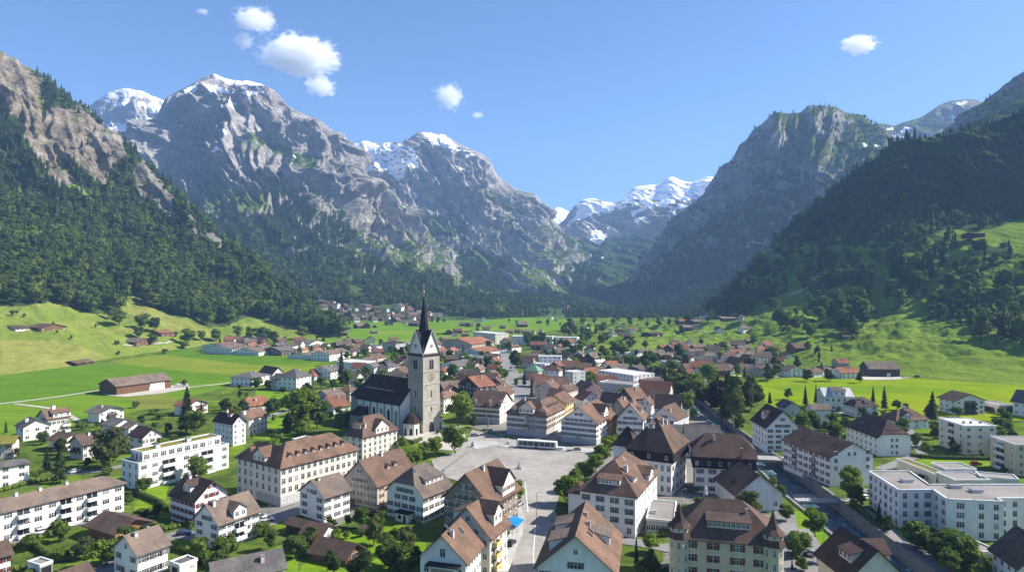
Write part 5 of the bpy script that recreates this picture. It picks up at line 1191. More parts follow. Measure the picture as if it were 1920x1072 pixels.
# the great hipped block and its wing
def attic_band(B, h, inset, mat):
    """steep dark lower roof of a mansard"""
    a0, b0 = B.a / 2 - .1, B.b / 2 - .1; a1, b1 = a0 - inset, b0 - inset; V = []
    for aa, bb, z in ((a0, b0, B.he - h), (a1, b1, B.he + .02)): V += [Vector((-aa, -bb, z)), Vector((aa, -bb, z)), Vector((aa, bb, z)), Vector((-aa, bb, z))]
    V += [Vector((x * 1.0, y * 1.0, z - .22)) for x, y, z in V[:4]]
    return mesh_obj("mansard_slope", V, [(0, 1, 5, 4), (1, 2, 6, 5), (2, 3, 7, 6), (3, 0, 4, 7), (8, 9, 1, 0), (9, 10, 2, 1), (10, 11, 3, 2), (11, 8, 0, 3), (11, 10, 9, 8)], mat, B.root)
B = house("mansard_house", "town house", "large white house with a very tall dark hipped roof over a black attic storey", "the great dark hipped house", (1168, 842), (1263, 850), (1306, 828), 'hx', 10.0, 'white', 'rust', he=14.5, over=1.0)
attic_band(B, 3.2, .4, ROOF['slate'])
for r in range(3): B.grid('-x', 7, 1, 1.2 + r * 3.4, 1, .95, 1.8); B.grid('-y', 4, 1, 1.2 + r * 3.4, 1, 1.0, 1.7, 'gray')
for u in (-6, 0, 6):
    o = put("attic_window", window_mesh(.8, 1.2, False), B.root, B.T('-x', u, .1, 12.1), FACE_RZ['-x'])
B.dormer('-x', -1, 5.5, 2.2, 1.6, 'gable', wins=1); B.chimney('-x', 2, 9, 2.0); B.chimney('-y', 2, 6, 1.6)
w_ = Body(B.root, 10, 9, 13.5, 'hy', 6, 'white', 'dark', off=(1, B.b / 2 + 3)); w2 = Body(B.root, 8, 10, 12.0, 'hx', 5.5, 'white', 'dark', off=(B.a / 2 + 2.5, 2))
B = house("mansard_house", "town house", "wide white house with dark attic storey and a broad brown hipped roof by the river", "the wide house by the river", (1298, 855), (1421, 861), 14, 'hy', 6.8, 'white', 'rust', he=12.4, over=.9, k=.7)
attic_band(B, 3.6, .4, ROOF['slate'])
for r in range(3): B.grid('-x', 5, 1, .8 + r * 2.9, 1, 1.3, 1.5, 'gray')
for u in (-9, -5, -1.4, 1.6, 8): put("attic_window", window_mesh(.75, 1.2, False), B.root, B.T('-x', u, .1, 9.6), FACE_RZ['-x'])
rows_of(B, '-y', 3, 3, z1=.8, top=4); B.chimney('-x', 5.5, .6, 2.6, .6, WALL['orange']); B.chimney('-x', -3, 5, 1.6)
B = house("town_house", "house", "steep gabled white house with red brown roof wedged by the wide house", None, (1370, 893), (1377, 929), (1448, 916), 'gy', 6.4, 'cool', 'brown', he=5.2); rows_of(B, '-y', 2, 1); B.skylight('-x', 3, 2)
B = house("annex", "annex", "flat roofed annex with dark red base behind the big slate shuttered house", None, (1213, 971), (1264, 977.5), (1262, 941), 'fx', 0, 'gray', 'gravel', he=4.2); rows_of(B, '-x', 6, 1, w=1.2, h=1.5); B.chimney('-x', -2, 6, .8, 1.6, M_WHITE)
# ---- far side of the square
B = house("town_hall", "town hall", "broad cream town hall with brown hipped roof and central gable on the square", "the town hall", (945, 774), (1026, 780), (1062, 765.6), 'hy', 6.0, 'cream', 'brown', base=822)
A_, B_ = B.a, B.b
for ch in list(B.root.children): bpy.data.objects.remove(ch)
b1 = Body(B.root, 12.5, B_, B.he, 'hy', 6.2, 'cream', 'brown', off=(-A_ / 2 + 6.25, 0)); b2 = Body(B.root, A_ + 4, 12, B.he - .02, 'hx', 5.9, 'cream', 'brown', off=(2, -B_ / 2 + 6))
for r in range(3): b1.grid('-x', 9, 1, 4.0 + r * 2.5, 1, 1.15, 1.55, 'gray', skip=[(4, 0)]); b2.grid('-y', 8, 1, 4.0 + r * 2.5, 1, 1.0, 1.5, 'brown')
b1.plinth(3.0, WALL['gray']); b1.dormer('-x', 0, .3, 7.2, 2.6, 'gable', wins=4, rp=.7); b1.dormer('-x', 7, 1.6, 1.8, 1.1, 'gable', wins=1); b1.dormer('-x', -7, 1.6, 1.8, 1.1, 'gable', wins=1)
for q in range(5): b2.dormer('-y', -5 + q * 3.2, 2.2, 1.0, 1.0, 'shed', wins=1)
b1.balcony('-x', 0, 3.6, 3.0, 1.2, M_TRIM); b1.door('-x', 0, 2.0, 2.9); b1.chimney('-x', -3, 5.5, 1.6)
B = house("gabled_house", "town house", "white house with five tight rows of grey shutters under one wide gable", "the row shuttered gable house", (1053.5, 786), (1120.6, 795), (1144, 775), 'gx', 6.8, 'cool', 'brown', base=836, over=.9)
for r in range(3): B.grid('-x', 9, 1, 3.2 + r * 2.35, 1, .95, 1.35, 'gray'); B.grid('-y', 6, 1, 3.2 + r * 2.35, 1, .9, 1.3, 'red')
B.gable_windows('-x', 2, 6, B.he + .2, 2.6, .9, 1.2, 'gray'); B.plinth(2.6, WALL['gray']); B.door('-x', 0, 2.2, 2.8, M_BLACK); B.dormer('-y', 2.5, 1.4, 6.0, 2.4, 'gable', wins=2, roofm=ROOF['dark'], rp=.9)
B = house("gabled_house", "town house", "white gabled house with grey shutters next to a yellow wall", "the gable house by the yellow wall", (1153.5, 787), (1209, 790), 18, 'gx', 7.6, 'white', 'brown', he=9.2, over=.9)
rows_of(B, '-x', 5, 3, 'gray', 1.0, 1.35, z1=1.2); B.gable_windows('-x', 2, 3, B.he + .4, 2.9, 1.0, 1.25, 'gray'); B.dormer('-y', 0, 2, 4.5, 2.2, 'shed', wins=2); B.chimney('-y', -2, 6, 2.2)
B = house("gabled_house", "town house", "white gabled house with curved brown eaves rising behind the great hipped roof", None, (1217, 782), (1268, 788), 15, 'gx', 5.6, 'cool', 'rust', he=9.0, over=.9)
rows_of(B, '-x', 4, 3, 'gray'); B.gable_windows('-x', 1, 2, B.he + .4, 2.4, 1.1, 1.2, 'gray'); B.chimney('-y', -5, 4, 1.4)
B = house("town_house", "town house", "cream house with rows of pale green shutters and an old swaying brown roof", "the swaybacked cream house", (884, 757), (938, 763), (952, 751), 'gy', 6.4, 'cream', 'rust', base=796)
rows_of(B, '-x', 8, 3, 'green', 1.0, 1.35, z1=3.2, top=3.8); B.gable_windows('-y', 2, 3, B.he + .3, 2.6); rows_of(B, '-y', 4, 3); B.plinth(2.6, WALL['gray'])
for u in (-6, 2, 8): B.dormer('-x', u, 1.4, 1.8, 1.2, 'gable', wins=1)
B = house("town_house", "town house", "bright yellow house with brown roof behind the town hall", "the yellow house behind the town hall", 13, (1061.5, 757), (1079, 748), 'gx', 4.4, 'yellow', 'brown', he=9.2); rows_of(B, '-y', 4, 3, 'brown')
B = house("town_house", "town house", "narrow deep yellow house squeezed between two white gable houses", None, 9, (1144, 789), (1160, 781), 'gx', 4, 'yellow', 'red', he=8.2); rows_of(B, '-x', 3, 3, 'brown')
B = house("store_house", "outbuilding", "yellow walled outbuilding with pale flat roof behind the great hipped house", None, (1264, 795), (1284, 797), (1288, 782), 'fx', 0, 'straw', 'light', he=8)
B = house("parish_house", "outbuilding", "wide dark grey roof behind the wide house by the river", None, (1283, 826), (1354, 829), 15, 'gy', 5.6, 'gray', 'gray', he=6.5); rows_of(B, '-x', 5, 2)
# ---- across the river
B = house("mill_house", "house", "tall white gable house with maroon roof and many paired shutters above the bridge", "the tall gable house above the bridge", (1406, 786), (1435.5, 803), (1502, 803), 'gy', 7.4, 'cool', 'maroon', base=846, over=.9)
for r in range(4): B.grid('-y', 4, 1, .9 + r * 2.3, 1, 1.1, 1.3, 'gray')
B.gable_windows('-y', 2, 3, B.he + .3, 2.7, 1.0, 1.25, 'gray'); rows_of(B, '-x', 5, 3, None, 1.2, 1.4, z1=2.4, top=3.6); B.dormer('-x', 0, 2.4, 3.4, 2.2, 'gable', wins=2)
B = house("apartment_block", "apartment block", "long white block with a single dark brown roof standing along the river", "the long riverside block", (1474, 823), (1556, 858), (1634, 850), 'gy', 4.8, 'white', 'dark', base=914, over=.8)
rows_of(B, '-x', 9, 4, 'brown', 1.0, 1.3); rows_of(B, '-y', 2, 3, None, 1.3, 1.4, top=4, z1=B.he * .55); B.gable_windows('-y', 1, 2, B.he + .1, 2)
for r in range(3): B.balcony('-x', 4.5, 1.6 + r * 2.6, 2.2, .7, M_METAL); B.balcony('-x', -7, 1.6 + r * 2.6, 3.0, .8, WALL['pink'])
for u in (-6, 2, 9): B.chimney('-x', u, B.a / 2 - 1.0, 1.2, .5, M_METAL)
B = house("town_house", "house", "white house with a maroon half hipped roof, wide dormer and small roof lights", "the half hipped white house", (1587, 797.5), (1645, 821), (1709.5, 819), 'gy', 6.4, 'cool', 'dark', base=856, k=.75)
rows_of(B, '-x', 7, 3, None, .9, 1.25); rows_of(B, '-y', 2, 3, None, 1.0, 1.35, margin=6); B.dormer('-y', 0, 1.9, 6, 1.4, 'shed', wins=4)
for u in (-6, -3, 0, 3): B.skylight('-x', u, 2.8, 1.4, 1.0)
B = house("apartment_block", "apartment block", "cream flat roofed four storey block with a pale gravel roof", "the cream flat roofed block", (1761, 784), (1808, 799), (1867.5, 799), 'fx', 0, 'cream', 'light', base=852)
rows_of(B, '-y', 3, 4, None, 1.3, 1.3); rows_of(B, '-x', 3, 4, None, 1.0, 1.3, skip=[(1, r) for r in range(4)])
for r in range(1, 4): B.balcony('-x', 0, .6 + r * 2.9, 4.2, 1.2, M_WHITE)
for u in (-3, 0, 4): B.chimney('-y', u, 6, .9, .7, M_METAL)
B = house("apartment_block", "apartment block", "beige flat roofed block with red and blue sun blinds on its loggias", "the beige block with coloured blinds", (1857, 818), (1905, 834), 20, 'fx', 0, 'straw', 'gravel', he=11.4)
rows_of(B, '-y', 5, 4); rows_of(B, '-x', 3, 4, None, 1.0, 1.2, skip=[(1, r) for r in range(4)])
for r in range(4): B.balcony('-x', -1.5, .5 + r * 2.8, 5.0, .9, M_WHITE)
B = house("house", "house", "small pale house with low brown roof behind the round garden tree", None, 9, (1521, 768), (1563, 768), 'gx', 2.4, 'cool', 'taupe', base=795); B.window('-y', 2, 3.2); B.window('-y', -2, 3.6, .8, .7)
B = house("house", "house", "grey roofed cottage with a pale gable behind the tall gable house", None, (1456, 758), (1471, 765), (1502, 764), 'gy', 3.4, 'pale', 'gray', he=4.8); B.window('-y', 0, 1.4)
B = house("villa", "house", "large modern white villa with shining grey roof at the lime green field", "the modern white villa", (1534, 734), (1545, 742.5), (1601, 743), 'gx', 3.8, 'white', 'light', base=770)
rows_of(B, '-y', 5, 2, None, 1.4, 1.3); rows_of(B, '-x', 3, 2); B.dormer('-y', 0, .2, 6.5, 2.8, 'shed', wins=2, roofm=ROOF['gray'], wall=M_WHITE); B.chimney('-y', 4, 5, 1.4, 1.2, M_BLACK)
B = house("house", "house", "white house with brown hipped roof and two chimneys below the villa", None, (1584, 756), (1602.5, 762.5), (1646, 760), 'hx', 4.2, 'white', 'rust', base=782); rows_of(B, '-x', 5, 2, None, .8, 1.1); rows_of(B, '-y', 2, 2); B.chimney('-x', 1, 4, 1.4); B.chimney('-y', -1, 4, 1.4); B.dormer('-y', 1.5, 2, 3, 1.2, 'shed', wins=1)
B = house("house", "house", "white house with a broken brown hipped roof beside the big garden spruce", None, (1661, 780), (1680, 789), (1731, 783), 'hx', 4.6, 'cool', 'brown', base=806); rows_of(B, '-y', 4, 2); B.dormer('-y', -2.5, .9, 4.5, 1.8, 'gable', wins=2); B.chimney('-y', 0, 6, 1.2, 1.6)
B = house("apartment_house", "apartment house", "white gabled apartment house with flowery dark balconies at the field edge", "the flowery balconied house", (1766, 744), (1791, 752), (1842, 749), 'gy', 3.8, 'white', 'dark', base=778, over=1.0)
rows_of(B, '-x', 3, 3); rows_of(B, '-y', 4, 3, None, 1.6, 1.2, skip=[(1, r) for r in range(3)] + [(2, r) for r in range(3)])
for r in range(3): B.balcony('-y', 0, .5 + r * 2.4, 7.0, 1.3, WALL['dark'])
B = house("house", "house", "white house with steep dark roof cut by the far edge of the picture", None, 13, (1893, 752), (1965, 762), 'gx', 6.2, 'cool', 'gray', he=7.2, over=1.0); rows_of(B, '-y', 4, 2); rows_of(B, '-x', 2, 2)
B = house("garage", "garage", "long beige garage with dark doors beside the flowery balconied house", None, (1838, 752), (1873, 760), 8, 'fx', 0, 'cream', 'gravel', he=4.4); B.door('-x', 0, 7, 2.6, M_BLACK)
B = house("dark_roofed_house", "house", "white house with ribbed dark brown roof crowding the bottom corner", None, (1850, 1028), (1908, 1068), 13, 'gy', 6.2, 'cool', 'rust', he=5.6, over=.9); rows_of(B, '-y', 3, 2); rows_of(B, '-x', 4, 2)
B = house("dark_roofed_house", "house", "white house with crossing dark roofs beside the river at the bottom edge", "the cross roofed house by the river", (1542, 1037), (1590, 1088), (1690, 1076), 'gy', 6.6, 'cream', 'dark', he=5.2, over=.9); rows_of(B, '-y', 4, 2); B.dormer('-x', 2, 2.6, 5, 1.9, 'shed', wins=3); B.dormer('+x', -1, 2.0, 6, 2.4, 'gable', wins=2)
B = house("garage", "garage", "low flat roofed garage with white edge below the white stepped block", None, (1795, 1013), (1833, 1036), (1862, 1030), 'fx', 0, 'gray', 'gravel', he=3.0)
# the stepped white block: one outline, flat roofs
def stepped_block():
    h = 10.7; px = [(1629, 884), (1686, 920), (1750, 919), (1776, 936.5), (1826, 939), (1882, 941.5), (1868, 935), (2030, 935), (2030, 909), (1742, 909.5), (1705, 884)]
    P = [G(x, y, h) for x, y in px]; c = sum(P, Vector()) / len(P); c.z = 0
    r = root_at("stepped_apartment_block", c, 0, "large white stepped apartment block with flat grey roofs above the riverside trees", "apartment block"); LAND.append(("the white stepped block", c.copy()))
    Q = [p - c for p in P]; n = len(Q); V = [Vector((q.x, q.y, -1)) for q in Q] + [Vector((q.x, q.y, h)) for q in Q]
    mesh_obj("wall", V, [(i, (i + 1) % n, n + (i + 1) % n, n + i) for i in range(n)], WALL['white'], r)
    bm = bmesh.new(); f = bm.faces.new([bm.verts.new((q.x, q.y, h + .05)) for q in Q]); bmesh.ops.triangulate(bm, faces=[f])
    for q in bm.faces:
        if q.normal.z < 0: q.normal_flip()
    me = bpy.data.meshes.new("roof"); bm.to_mesh(me); bm.free(); me.materials.append(ROOF['gravel']); ro = bpy.data.objects.new("roof", me); COL.objects.link(ro); ro.parent = r
    for i in range(n):
        a, b_ = Q[i], Q[(i + 1) % n]; d = b_ - a; ln = Vector((d.x, d.y, 0)).length; an = math.atan2(d.y, d.x)
        v, f = box_v(-.2, ln + .2, -.2, .25, h - .15, h + .42); o = mesh_obj("parapet", v, f, M_WHITE, r); o.location = (a.x, a.y, 0); o.rotation_euler = (0, 0, an)
        nrm = Vector((d.y, -d.x, 0)).normalized(); mid = (a + b_) / 2 + c
        if nrm.dot(Vector((mid.x, mid.y, 0))) < 0 and ln > 2.5:
            k = max(1, int(ln / 3.4))
            for q in range(k):
                t = (q + .5) / k
                for fl in range(4):
                    p = a.lerp(b_, t); put("window", window_mesh(1.15 if (q + i) % 3 else 1.9, 1.5), r, (p.x, p.y, .7 + fl * 2.6), an)
    for q in ((1700, 903), (1830, 922), (1790, 914)):
        p = G(q[0], q[1], h) - c; v, f, m_ = join_m([(box_v(-1.5, 1.5, -1, 1, h, h + .7), 0), (box_v(-1.7, 1.7, -1.2, 1.2, h + .7, h + .9), 1)]); o = mesh_obj("roof_hatch", v, f, [M_WHITE, M_METAL], r, fmat=m_); o.location = (p.x, p.y, 0)
    FOOT.append((c, 0, 62, 26))
stepped_block()
for nm, L_, M_, R_, he, wl, rf, lab in (("annex", (1758, 868), (1776, 880), (1822, 877), 4.6, 'gray', 'gravel', "low grey annex with flat roof in the courtyard of the white stepped block"), ("annex", (1822, 884), (1838, 893), (1912, 901), 4.6, 'pale', 'gravel', "flat roofed annex with a light blue end wall behind the white stepped block"), ("annex", (1765, 886), (1792, 901), (1850, 898), 4.2, 'cream', 'gravel', "cream flat annex between the courtyard lawn and the white stepped block"), ("garage", (1694, 861), (1755, 890), (1764, 886), 3.6, 'cream', 'moss', "long low garage with a grassy roof beside the courtyard lawn")):
    B = house(nm, nm, lab, None, L_, M_, R_, 'fx', 0, wl, rf, he=he); rows_of(B, '-y', 3, 1)
# ================================================================ church
def church():
    tw = 10.6                                                   # tower side
    m = G(793.5, 813)                                           # near corner of the tower
    an = R(50)
    x = Vector((math.cos(an), math.sin(an), 0)); y = Vector((-x.y, x.x, 0))
    c = m + (x + y) * tw / 2
    r = root_at("church", c, an, "stone church with a slender black spire, clock tower and dark nave roof", "church"); LAND.append(("the church", c.copy()))
    k = c.y / F                                                 # metres per pixel at the tower
    zz = lambda py: H - (py - CY) * k
    stone = noisy_mat("tower_stone", (0.26, 0.235, 0.195), (0.43, 0.395, 0.33), 1.6, bump=.08, scale2=.3)
    trim = noisy_mat("pale_sandstone", (0.36, 0.335, 0.295), (0.46, 0.43, 0.38), 1.0)
    spire_m = tiles("spire_slate", (0.03, 0.03, 0.036), .35)
    gold = plain("gilding", (0.75, 0.48, 0.12), .3)
    h = tw / 2; zt = zz(661)
    v, f = box_v(-h, h, -h, h, -1, zt); t = mesh_obj("tower", v, f, stone, r)
    for py in (820, 754.5, 717, 693.5, 662):                      # string courses
        z = max(.3, zz(py)); v, f = box_v(-h - .22, h + .22, -h - .22, h + .22, z - .22, z + .22); mesh_obj("string_course", v, f, trim, t)
    for sx in (-1, 1):
        for sy in (-1, 1):
            P = []
            for q in range(22):
                z = q * zt / 22; e = .85 if q % 2 else .5
                P.append(box_v(sx * h - (e if sx > 0 else .06), sx * h + (.06 if sx > 0 else e), sy * h - (.06 if sy < 0 else e), sy * h + (e if sy < 0 else .06), z + .08, z + zt / 22 - .08))
            v, f = join(P); mesh_obj("quoin", v, f, trim, t)
    # gables on all four sides, then the spire
    zg = zz(636) + 2.0; V = []
    faces = {'-y': 0.0, '-x': -math.pi / 2, '+x': math.pi / 2, '+y': math.pi}
    for fc, rz in faces.items():
        g = zt; top = zt + tw * 1.02
        v = [Vector((-h, -h, g)), Vector((h, -h, g)), Vector((0, -h, top)), Vector((-h, -h + .5, g)), Vector((h, -h + .5, g)), Vector((0, -h + .5, top))]
        o = mesh_obj("gable", v, [(0, 1, 2), (4, 3, 5), (1, 4, 5, 2), (3, 0, 2, 5)], WALL['cream'], t); o.rotation_euler = (0, 0, rz)
        e = .45
        v = [Vector((-h - e, -h - e, g - e * 1.6)), Vector((0, -h - e, top + .25)), Vector((h + e, -h - e, g - e * 1.6)), Vector((h + e, 0, g - e * 1.6)), Vector((0, 0, top + .25)), Vector((-h - e, 0, g - e * 1.6))]
        v2 = [p - Vector((0, 0, .35)) for p in v]
        o = mesh_obj("gable_roof", v + v2, [(0, 1, 4, 5), (1, 2, 3, 4), (6, 11, 10, 7), (7, 10, 9, 8), (0, 6, 7, 1), (1, 7, 8, 2)], spire_m, t); o.rotation_euler = (0, 0, rz)
        bars = [tube([Vector((sg * (h + e + .05), -h - e - .06, g - e * 1.6)), Vector((0, -h - e - .06, top + .22))], [.2, .2], 4) for sg in (-1, 1)]
        v, f = join(bars); o = mesh_obj("gable_trim", v, f, M_WHITE, t); o.rotation_euler = (0, 0, rz)
        # small clock in each gable, large clock, belfry openings
        def disc(rad, z, dep, nm, mat, par, n=28):
            V = [Vector((math.cos(q * math.tau / n) * rad, -h - dep, z + math.sin(q * math.tau / n) * rad)) for q in range(n)] + [Vector((math.cos(q * math.tau / n) * rad, -h + .05, z + math.sin(q * math.tau / n) * rad)) for q in range(n)]
            o = mesh_obj(nm, V, [tuple(range(n))] + [(q, n + q, n + (q + 1) % n, (q + 1) % n) for q in range(n)], mat, par); return o
        o = disc(1.0, zt + 3.6, .08, "gable_rosette", M_METAL, t); o.rotation_euler = (0, 0, rz)
        zc = zz(704.5); rim = disc(1.95, zc, .10, "clock_face", M_METAL, t); rim.rotation_euler = (0, 0, rz)
        P = []
        for q in range(12):
            a = q * math.tau / 12; p0 = Vector((math.sin(a) * 1.35, -h - .15, zc + math.cos(a) * 1.35)); p1 = Vector((math.sin(a) * 1.8, -h - .15, zc + math.cos(a) * 1.8)); P.append(tube([p0, p1], [.12, .12], 4))
        n = 32; V = []; Fc = []
        for q in range(n):
            for rad in (1.82, 2.0):
                V.append(Vector((math.cos(q * math.tau / n) * rad, -h - .16, zc + math.sin(q * math.tau / n) * rad)))
        Fc = [(2 * q, 2 * q + 1, (2 * q + 3) % (2 * n), (2 * q + 2) % (2 * n)) for q in range(n)]; P.append((V, Fc))
        v, f = join(P); o = mesh_obj("clock_numerals", v, f, gold, t); o.rotation_euler = (0, 0, rz)
        v, f = join([tube([Vector((0, -h - .2, zc)), Vector((1.0, -h - .2, zc + .6))], [.14, .06], 4), tube([Vector((0, -h - .2, zc)), Vector((-.5, -h - .2, zc - 1.5))], [.12, .05], 4)]); o = mesh_obj("clock_hands", v, f, gold, t); o.rotation_euler = (0, 0, rz)
        def arch(cx, w, z0, z1, dep, nm, mat, par=t):
            pts = [(cx - w / 2, z0), (cx + w / 2, z0)]; n = 10
            for q in range(n + 1):
                a = math.pi * q / n; pts.append((cx + math.cos(a) * w / 2, z1 - w * .75 + math.sin(a) * w * .75))
            V = [Vector((x_, -h - dep, z_)) for x_, z_ in pts] + [Vector((x_, -h + .05, z_)) for x_, z_ in pts]; n = len(pts)
            o = mesh_obj(nm, V, [tuple(range(n))] + [(q, n + q, n + (q + 1) % n, (q + 1) % n) for q in range(n)], mat, par); o.rotation_euler = (0, 0, rz); return o
        if fc in ('-y', '-x'):
            arch(0, 3.4, zz(691), zz(671) + .5, .10, "belfry_surround", trim)
            for cx in (-.72, .72): arch(cx, 1.2, zz(690), zz(672), .16, "belfry_opening", M_BLACK)
            for z, hh in ((zz(742), 3.2), (zz(768), 2.2), (zz(784), 0)):
                if hh: v, f = box_v(-.32, .32, -h - .06, -h + .05, z, z + hh); o = mesh_obj("slit_window", v, f, M_BLACK, t); o.rotation_euler = (0, 0, rz)
        if fc == '-y':
            arch(0, 4.4, 0, 6.0, .12, "portal_surround", trim); arch(0, 3.2, 0, 5.1, .2, "portal", M_BLACK)
    # spire: square foot turning to an octagon
    V = []; n = 8
    def ring(rad, z, tw_=0.5): 
        b = len(V)
        for q in range(n): V.append(Vector((math.cos((q + tw_) * math.tau / n) * rad, math.sin((q + tw_) * math.tau / n) * rad, z)))
        return b
    top = zz(556); a = ring(h * .92, zt + 1.0); b = ring(h * .60, zt + tw * .62); d = ring(h * .40, zt + tw * 1.35); e = ring(.14, top)
    Fc = [(p + q, p + (q + 1) % n, s + (q + 1) % n, s + q) for p, s in ((a, b), (b, d), (d, e)) for q in range(n)]
    sp = mesh_obj("spire", V, Fc, spire_m, t)
    v, f = join([tube([Vector((0, 0, top - .5)), Vector((0, 0, zz(531)))], [.1, .05], 6), tube([Vector((-.75, 0, zz(537))), Vector((.75, 0, zz(537)))], [.06, .06], 5)]); mesh_obj("cross", v, f, gold, sp)
    for z, rad in ((zz(547), .5), (zz(534), .2)):
        v, f = ico_lump((0, 0, z), (rad,) * 3, RNG, 2, 0); mesh_obj("gilded_ball", v, f, gold, sp, True)
    for sx in (-1, 1):
        for sy in (-1, 1):
            v, f = tube([Vector((sx * h, sy * h, zt)), Vector((sx * h * 1.0, sy * h * 1.0, zt + 4.5))], [.16, .04], 5); mesh_obj("pinnacle", v, f, M_METAL, t)
    # ---- nave: runs back along the y axis of the tower (towards the west), long wall faces the viewer's left
    nl, nw, ne, nr = 34.0, 20.0, 14.0, 10.5
    oy = h - 1.0; ox = h + .2
    # nave frame: its length along +y, its viewer-side wall at x = -?; placed so that the tower stands at its near right corner
    x0, x1 = -h - 6.0, -h - 6.0 + nw; y0, y1 = -h + 9.3, -h + 9.3 + nl
    V = [Vector(p) for p in ((x0, y0, -1), (x1, y0, -1), (x1, y1, -1), (x0, y1, -1), (x0, y0, ne), (x1, y0, ne), (x1, y1, ne), (x0, y1, ne), ((x0 + x1) / 2, y0, ne + nr), ((x0 + x1) / 2, y1, ne + nr))]
    mesh_obj("nave_wall", V, [(0, 1, 5, 8, 4), (2, 3, 7, 9, 6), (3, 0, 4, 7), (1, 2, 6, 5)], WALL['cool'], r)
    o_ = .8; xm = (x0 + x1) / 2; sl = nr / (nw / 2)
    A = [Vector((x0 - o_, y0 - .5, ne - o_ * sl)), Vector((xm, y0 - .5, ne + nr)), Vector((x1 + o_, y0 - .5, ne - o_ * sl)), Vector((x1 + o_, y1 + .5, ne - o_ * sl)), Vector((xm, y1 + .5, ne + nr)), Vector((x0 - o_, y1 + .5, ne - o_ * sl))]
    A = [p + Vector((0, 0, .15)) for p in A] ; A += [p - Vector((0, 0, .35)) for p in A]
    nroof = tiles("nave_slate", (0.05, 0.034, 0.03), .4)
    rf = mesh_obj("nave_roof", A, [(0, 1, 4, 5), (1, 2, 3, 4), (6, 11, 10, 7), (7, 10, 9, 8), (0, 6, 7, 1), (1, 7, 8, 2), (0, 5, 11, 6), (2, 8, 9, 3), (3, 9, 10, 4), (4, 10, 11, 5)], nroof, r)
    zf = ne + nr * .42; xf = x0 + nw / 2 * .42 - .12
    v, f = box_v(xf - .1, xf + .1, y0 + 9, y1 - 2, zf, zf + .32); mesh_obj("snow_guard", v, f, M_METAL, rf)
    stone2 = trim
    nb = 6
    for q in range(nb + 1):
        yy = y0 + .6 + q * (nl - 1.2) / nb; v, f = box_v(x0 - .45, x0 + .1, yy - .45, yy + .45, -.5, ne - 1.1); mesh_obj("pilaster", v, f, M_TRIM, r)
    for q in range(nb):
        yy = y0 + .6 + (q + .5) * (nl - 1.2) / nb
        pts = [(-.85, 3.2), (.85, 3.2)] + [(math.cos(math.pi * e / 8) * .85, 9.2 + math.sin(math.pi * e / 8) * .95) for e in range(9)]
        for nm, sc, dep, mat in (("window_surround", 1.22, .06, M_TRIM), ("nave_window", 1.0, .12, M_GLASS)):
            V = [Vector((x0 - dep, yy - px_ * sc, 6.5 + (pz - 6.5) * (1 + (sc - 1) * .4))) for px_, pz in pts] + [Vector((x0 + .05, yy - px_ * sc, 6.5 + (pz - 6.5) * (1 + (sc - 1) * .4))) for px_, pz in pts]; n = len(pts)
            mesh_obj(nm, V, [tuple(range(n))] + [(e, n + e, n + (e + 1) % n, (e + 1) % n) for e in range(n)], mat, r)
    # choir, lower and narrower at the far end
    cx0, cx1, cy0, cy1, ch = x0 + 3.5, x1 - 3.5, y1, y1 + 9, 13.2
    V = [Vector(p) for p in ((cx0, cy0, -1), (cx1, cy0, -1), (cx1, cy1, -1), (cx0, cy1, -1), (cx0, cy0, ch), (cx1, cy0, ch), (cx1, cy1, ch), (cx0, cy1, ch))]
    mesh_obj("choir_wall", V, [(3, 0, 4, 7), (2, 3, 7, 6), (1, 2, 6, 5)], M_TRIM, r)
    V = [Vector(p) for p in ((cx0 - .6, cy0, ch), (cx1 + .6, cy0, ch), (cx1 + .6, cy1 + .6, ch), (cx0 - .6, cy1 + .6, ch), (xm, cy0, ch + 8.2), (xm, cy1 - 5, ch + 8.2))]
    mesh_obj("choir_roof", V, [(0, 4, 5, 3), (4, 1, 2, 5), (3, 5, 2)], nroof, r)
    # side chapels: one by the tower foot, one along the nave
    def chapel(cx, cy, rad, hh, rh, door):
        n = 8; V = []
        for z in (-1, hh):
            for q in range(n): V.append(Vector((cx + math.cos((q + .5) * math.tau / n) * rad, cy + math.sin((q + .5) * math.tau / n) * rad, z)))
        ob = mesh_obj("chapel", V, [(q, (q + 1) % n, n + (q + 1) % n, n + q) for q in range(n)], WALL['cream'], r)
        V = [Vector((cx + math.cos((q + .5) * math.tau / n) * (rad + .5), cy + math.sin((q + .5) * math.tau / n) * (rad + .5), hh)) for q in range(n)] + [Vector((cx + math.cos((q + .5) * math.tau / n) * rad * .55, cy + math.sin((q + .5) * math.tau / n) * rad * .55, hh + rh * .75)) for q in range(n)] + [Vector((cx, cy, hh + rh))]
        mesh_obj("chapel_roof", V, [(q, (q + 1) % n, n + (q + 1) % n, n + q) for q in range(n)] + [(n + q, n + (q + 1) % n, 2 * n) for q in range(n)], nroof, ob)
        for an_ in ((math.pi, -math.pi / 2, -math.pi * .75) if door else (math.pi,)):
            rr = rad * math.cos(math.pi / n); v, f = box_v(-.6, .6, -.08, .05, .1 if door else 2, 3.2 if door else 4.0); o = mesh_obj("chapel_opening", v, f, M_BLACK, ob); o.location = (cx + math.cos(an_) * rr, cy + math.sin(an_) * rr, 0); o.rotation_euler = (0, 0, an_ + math.pi / 2)
    chapel(-h - 4.2, -h + 3.6, 4.0, 5.6, 4.6, True)
    v, f = box_v(x0 - 5.5, x0, y1 - 10, y1 - 2, -1, 6.0); mesh_obj("sacristy_wall", v, f, WALL['gray'], r)
    V = [Vector(p) for p in ((x0 - 6, y1 - 10.5, 6), (x0 - 6, y1 - 1.5, 6), (x0, y1 - 1.5, 9.6), (x0, y1 - 10.5, 9.6), (x0 - 3, y1 - 6, 9.4))]
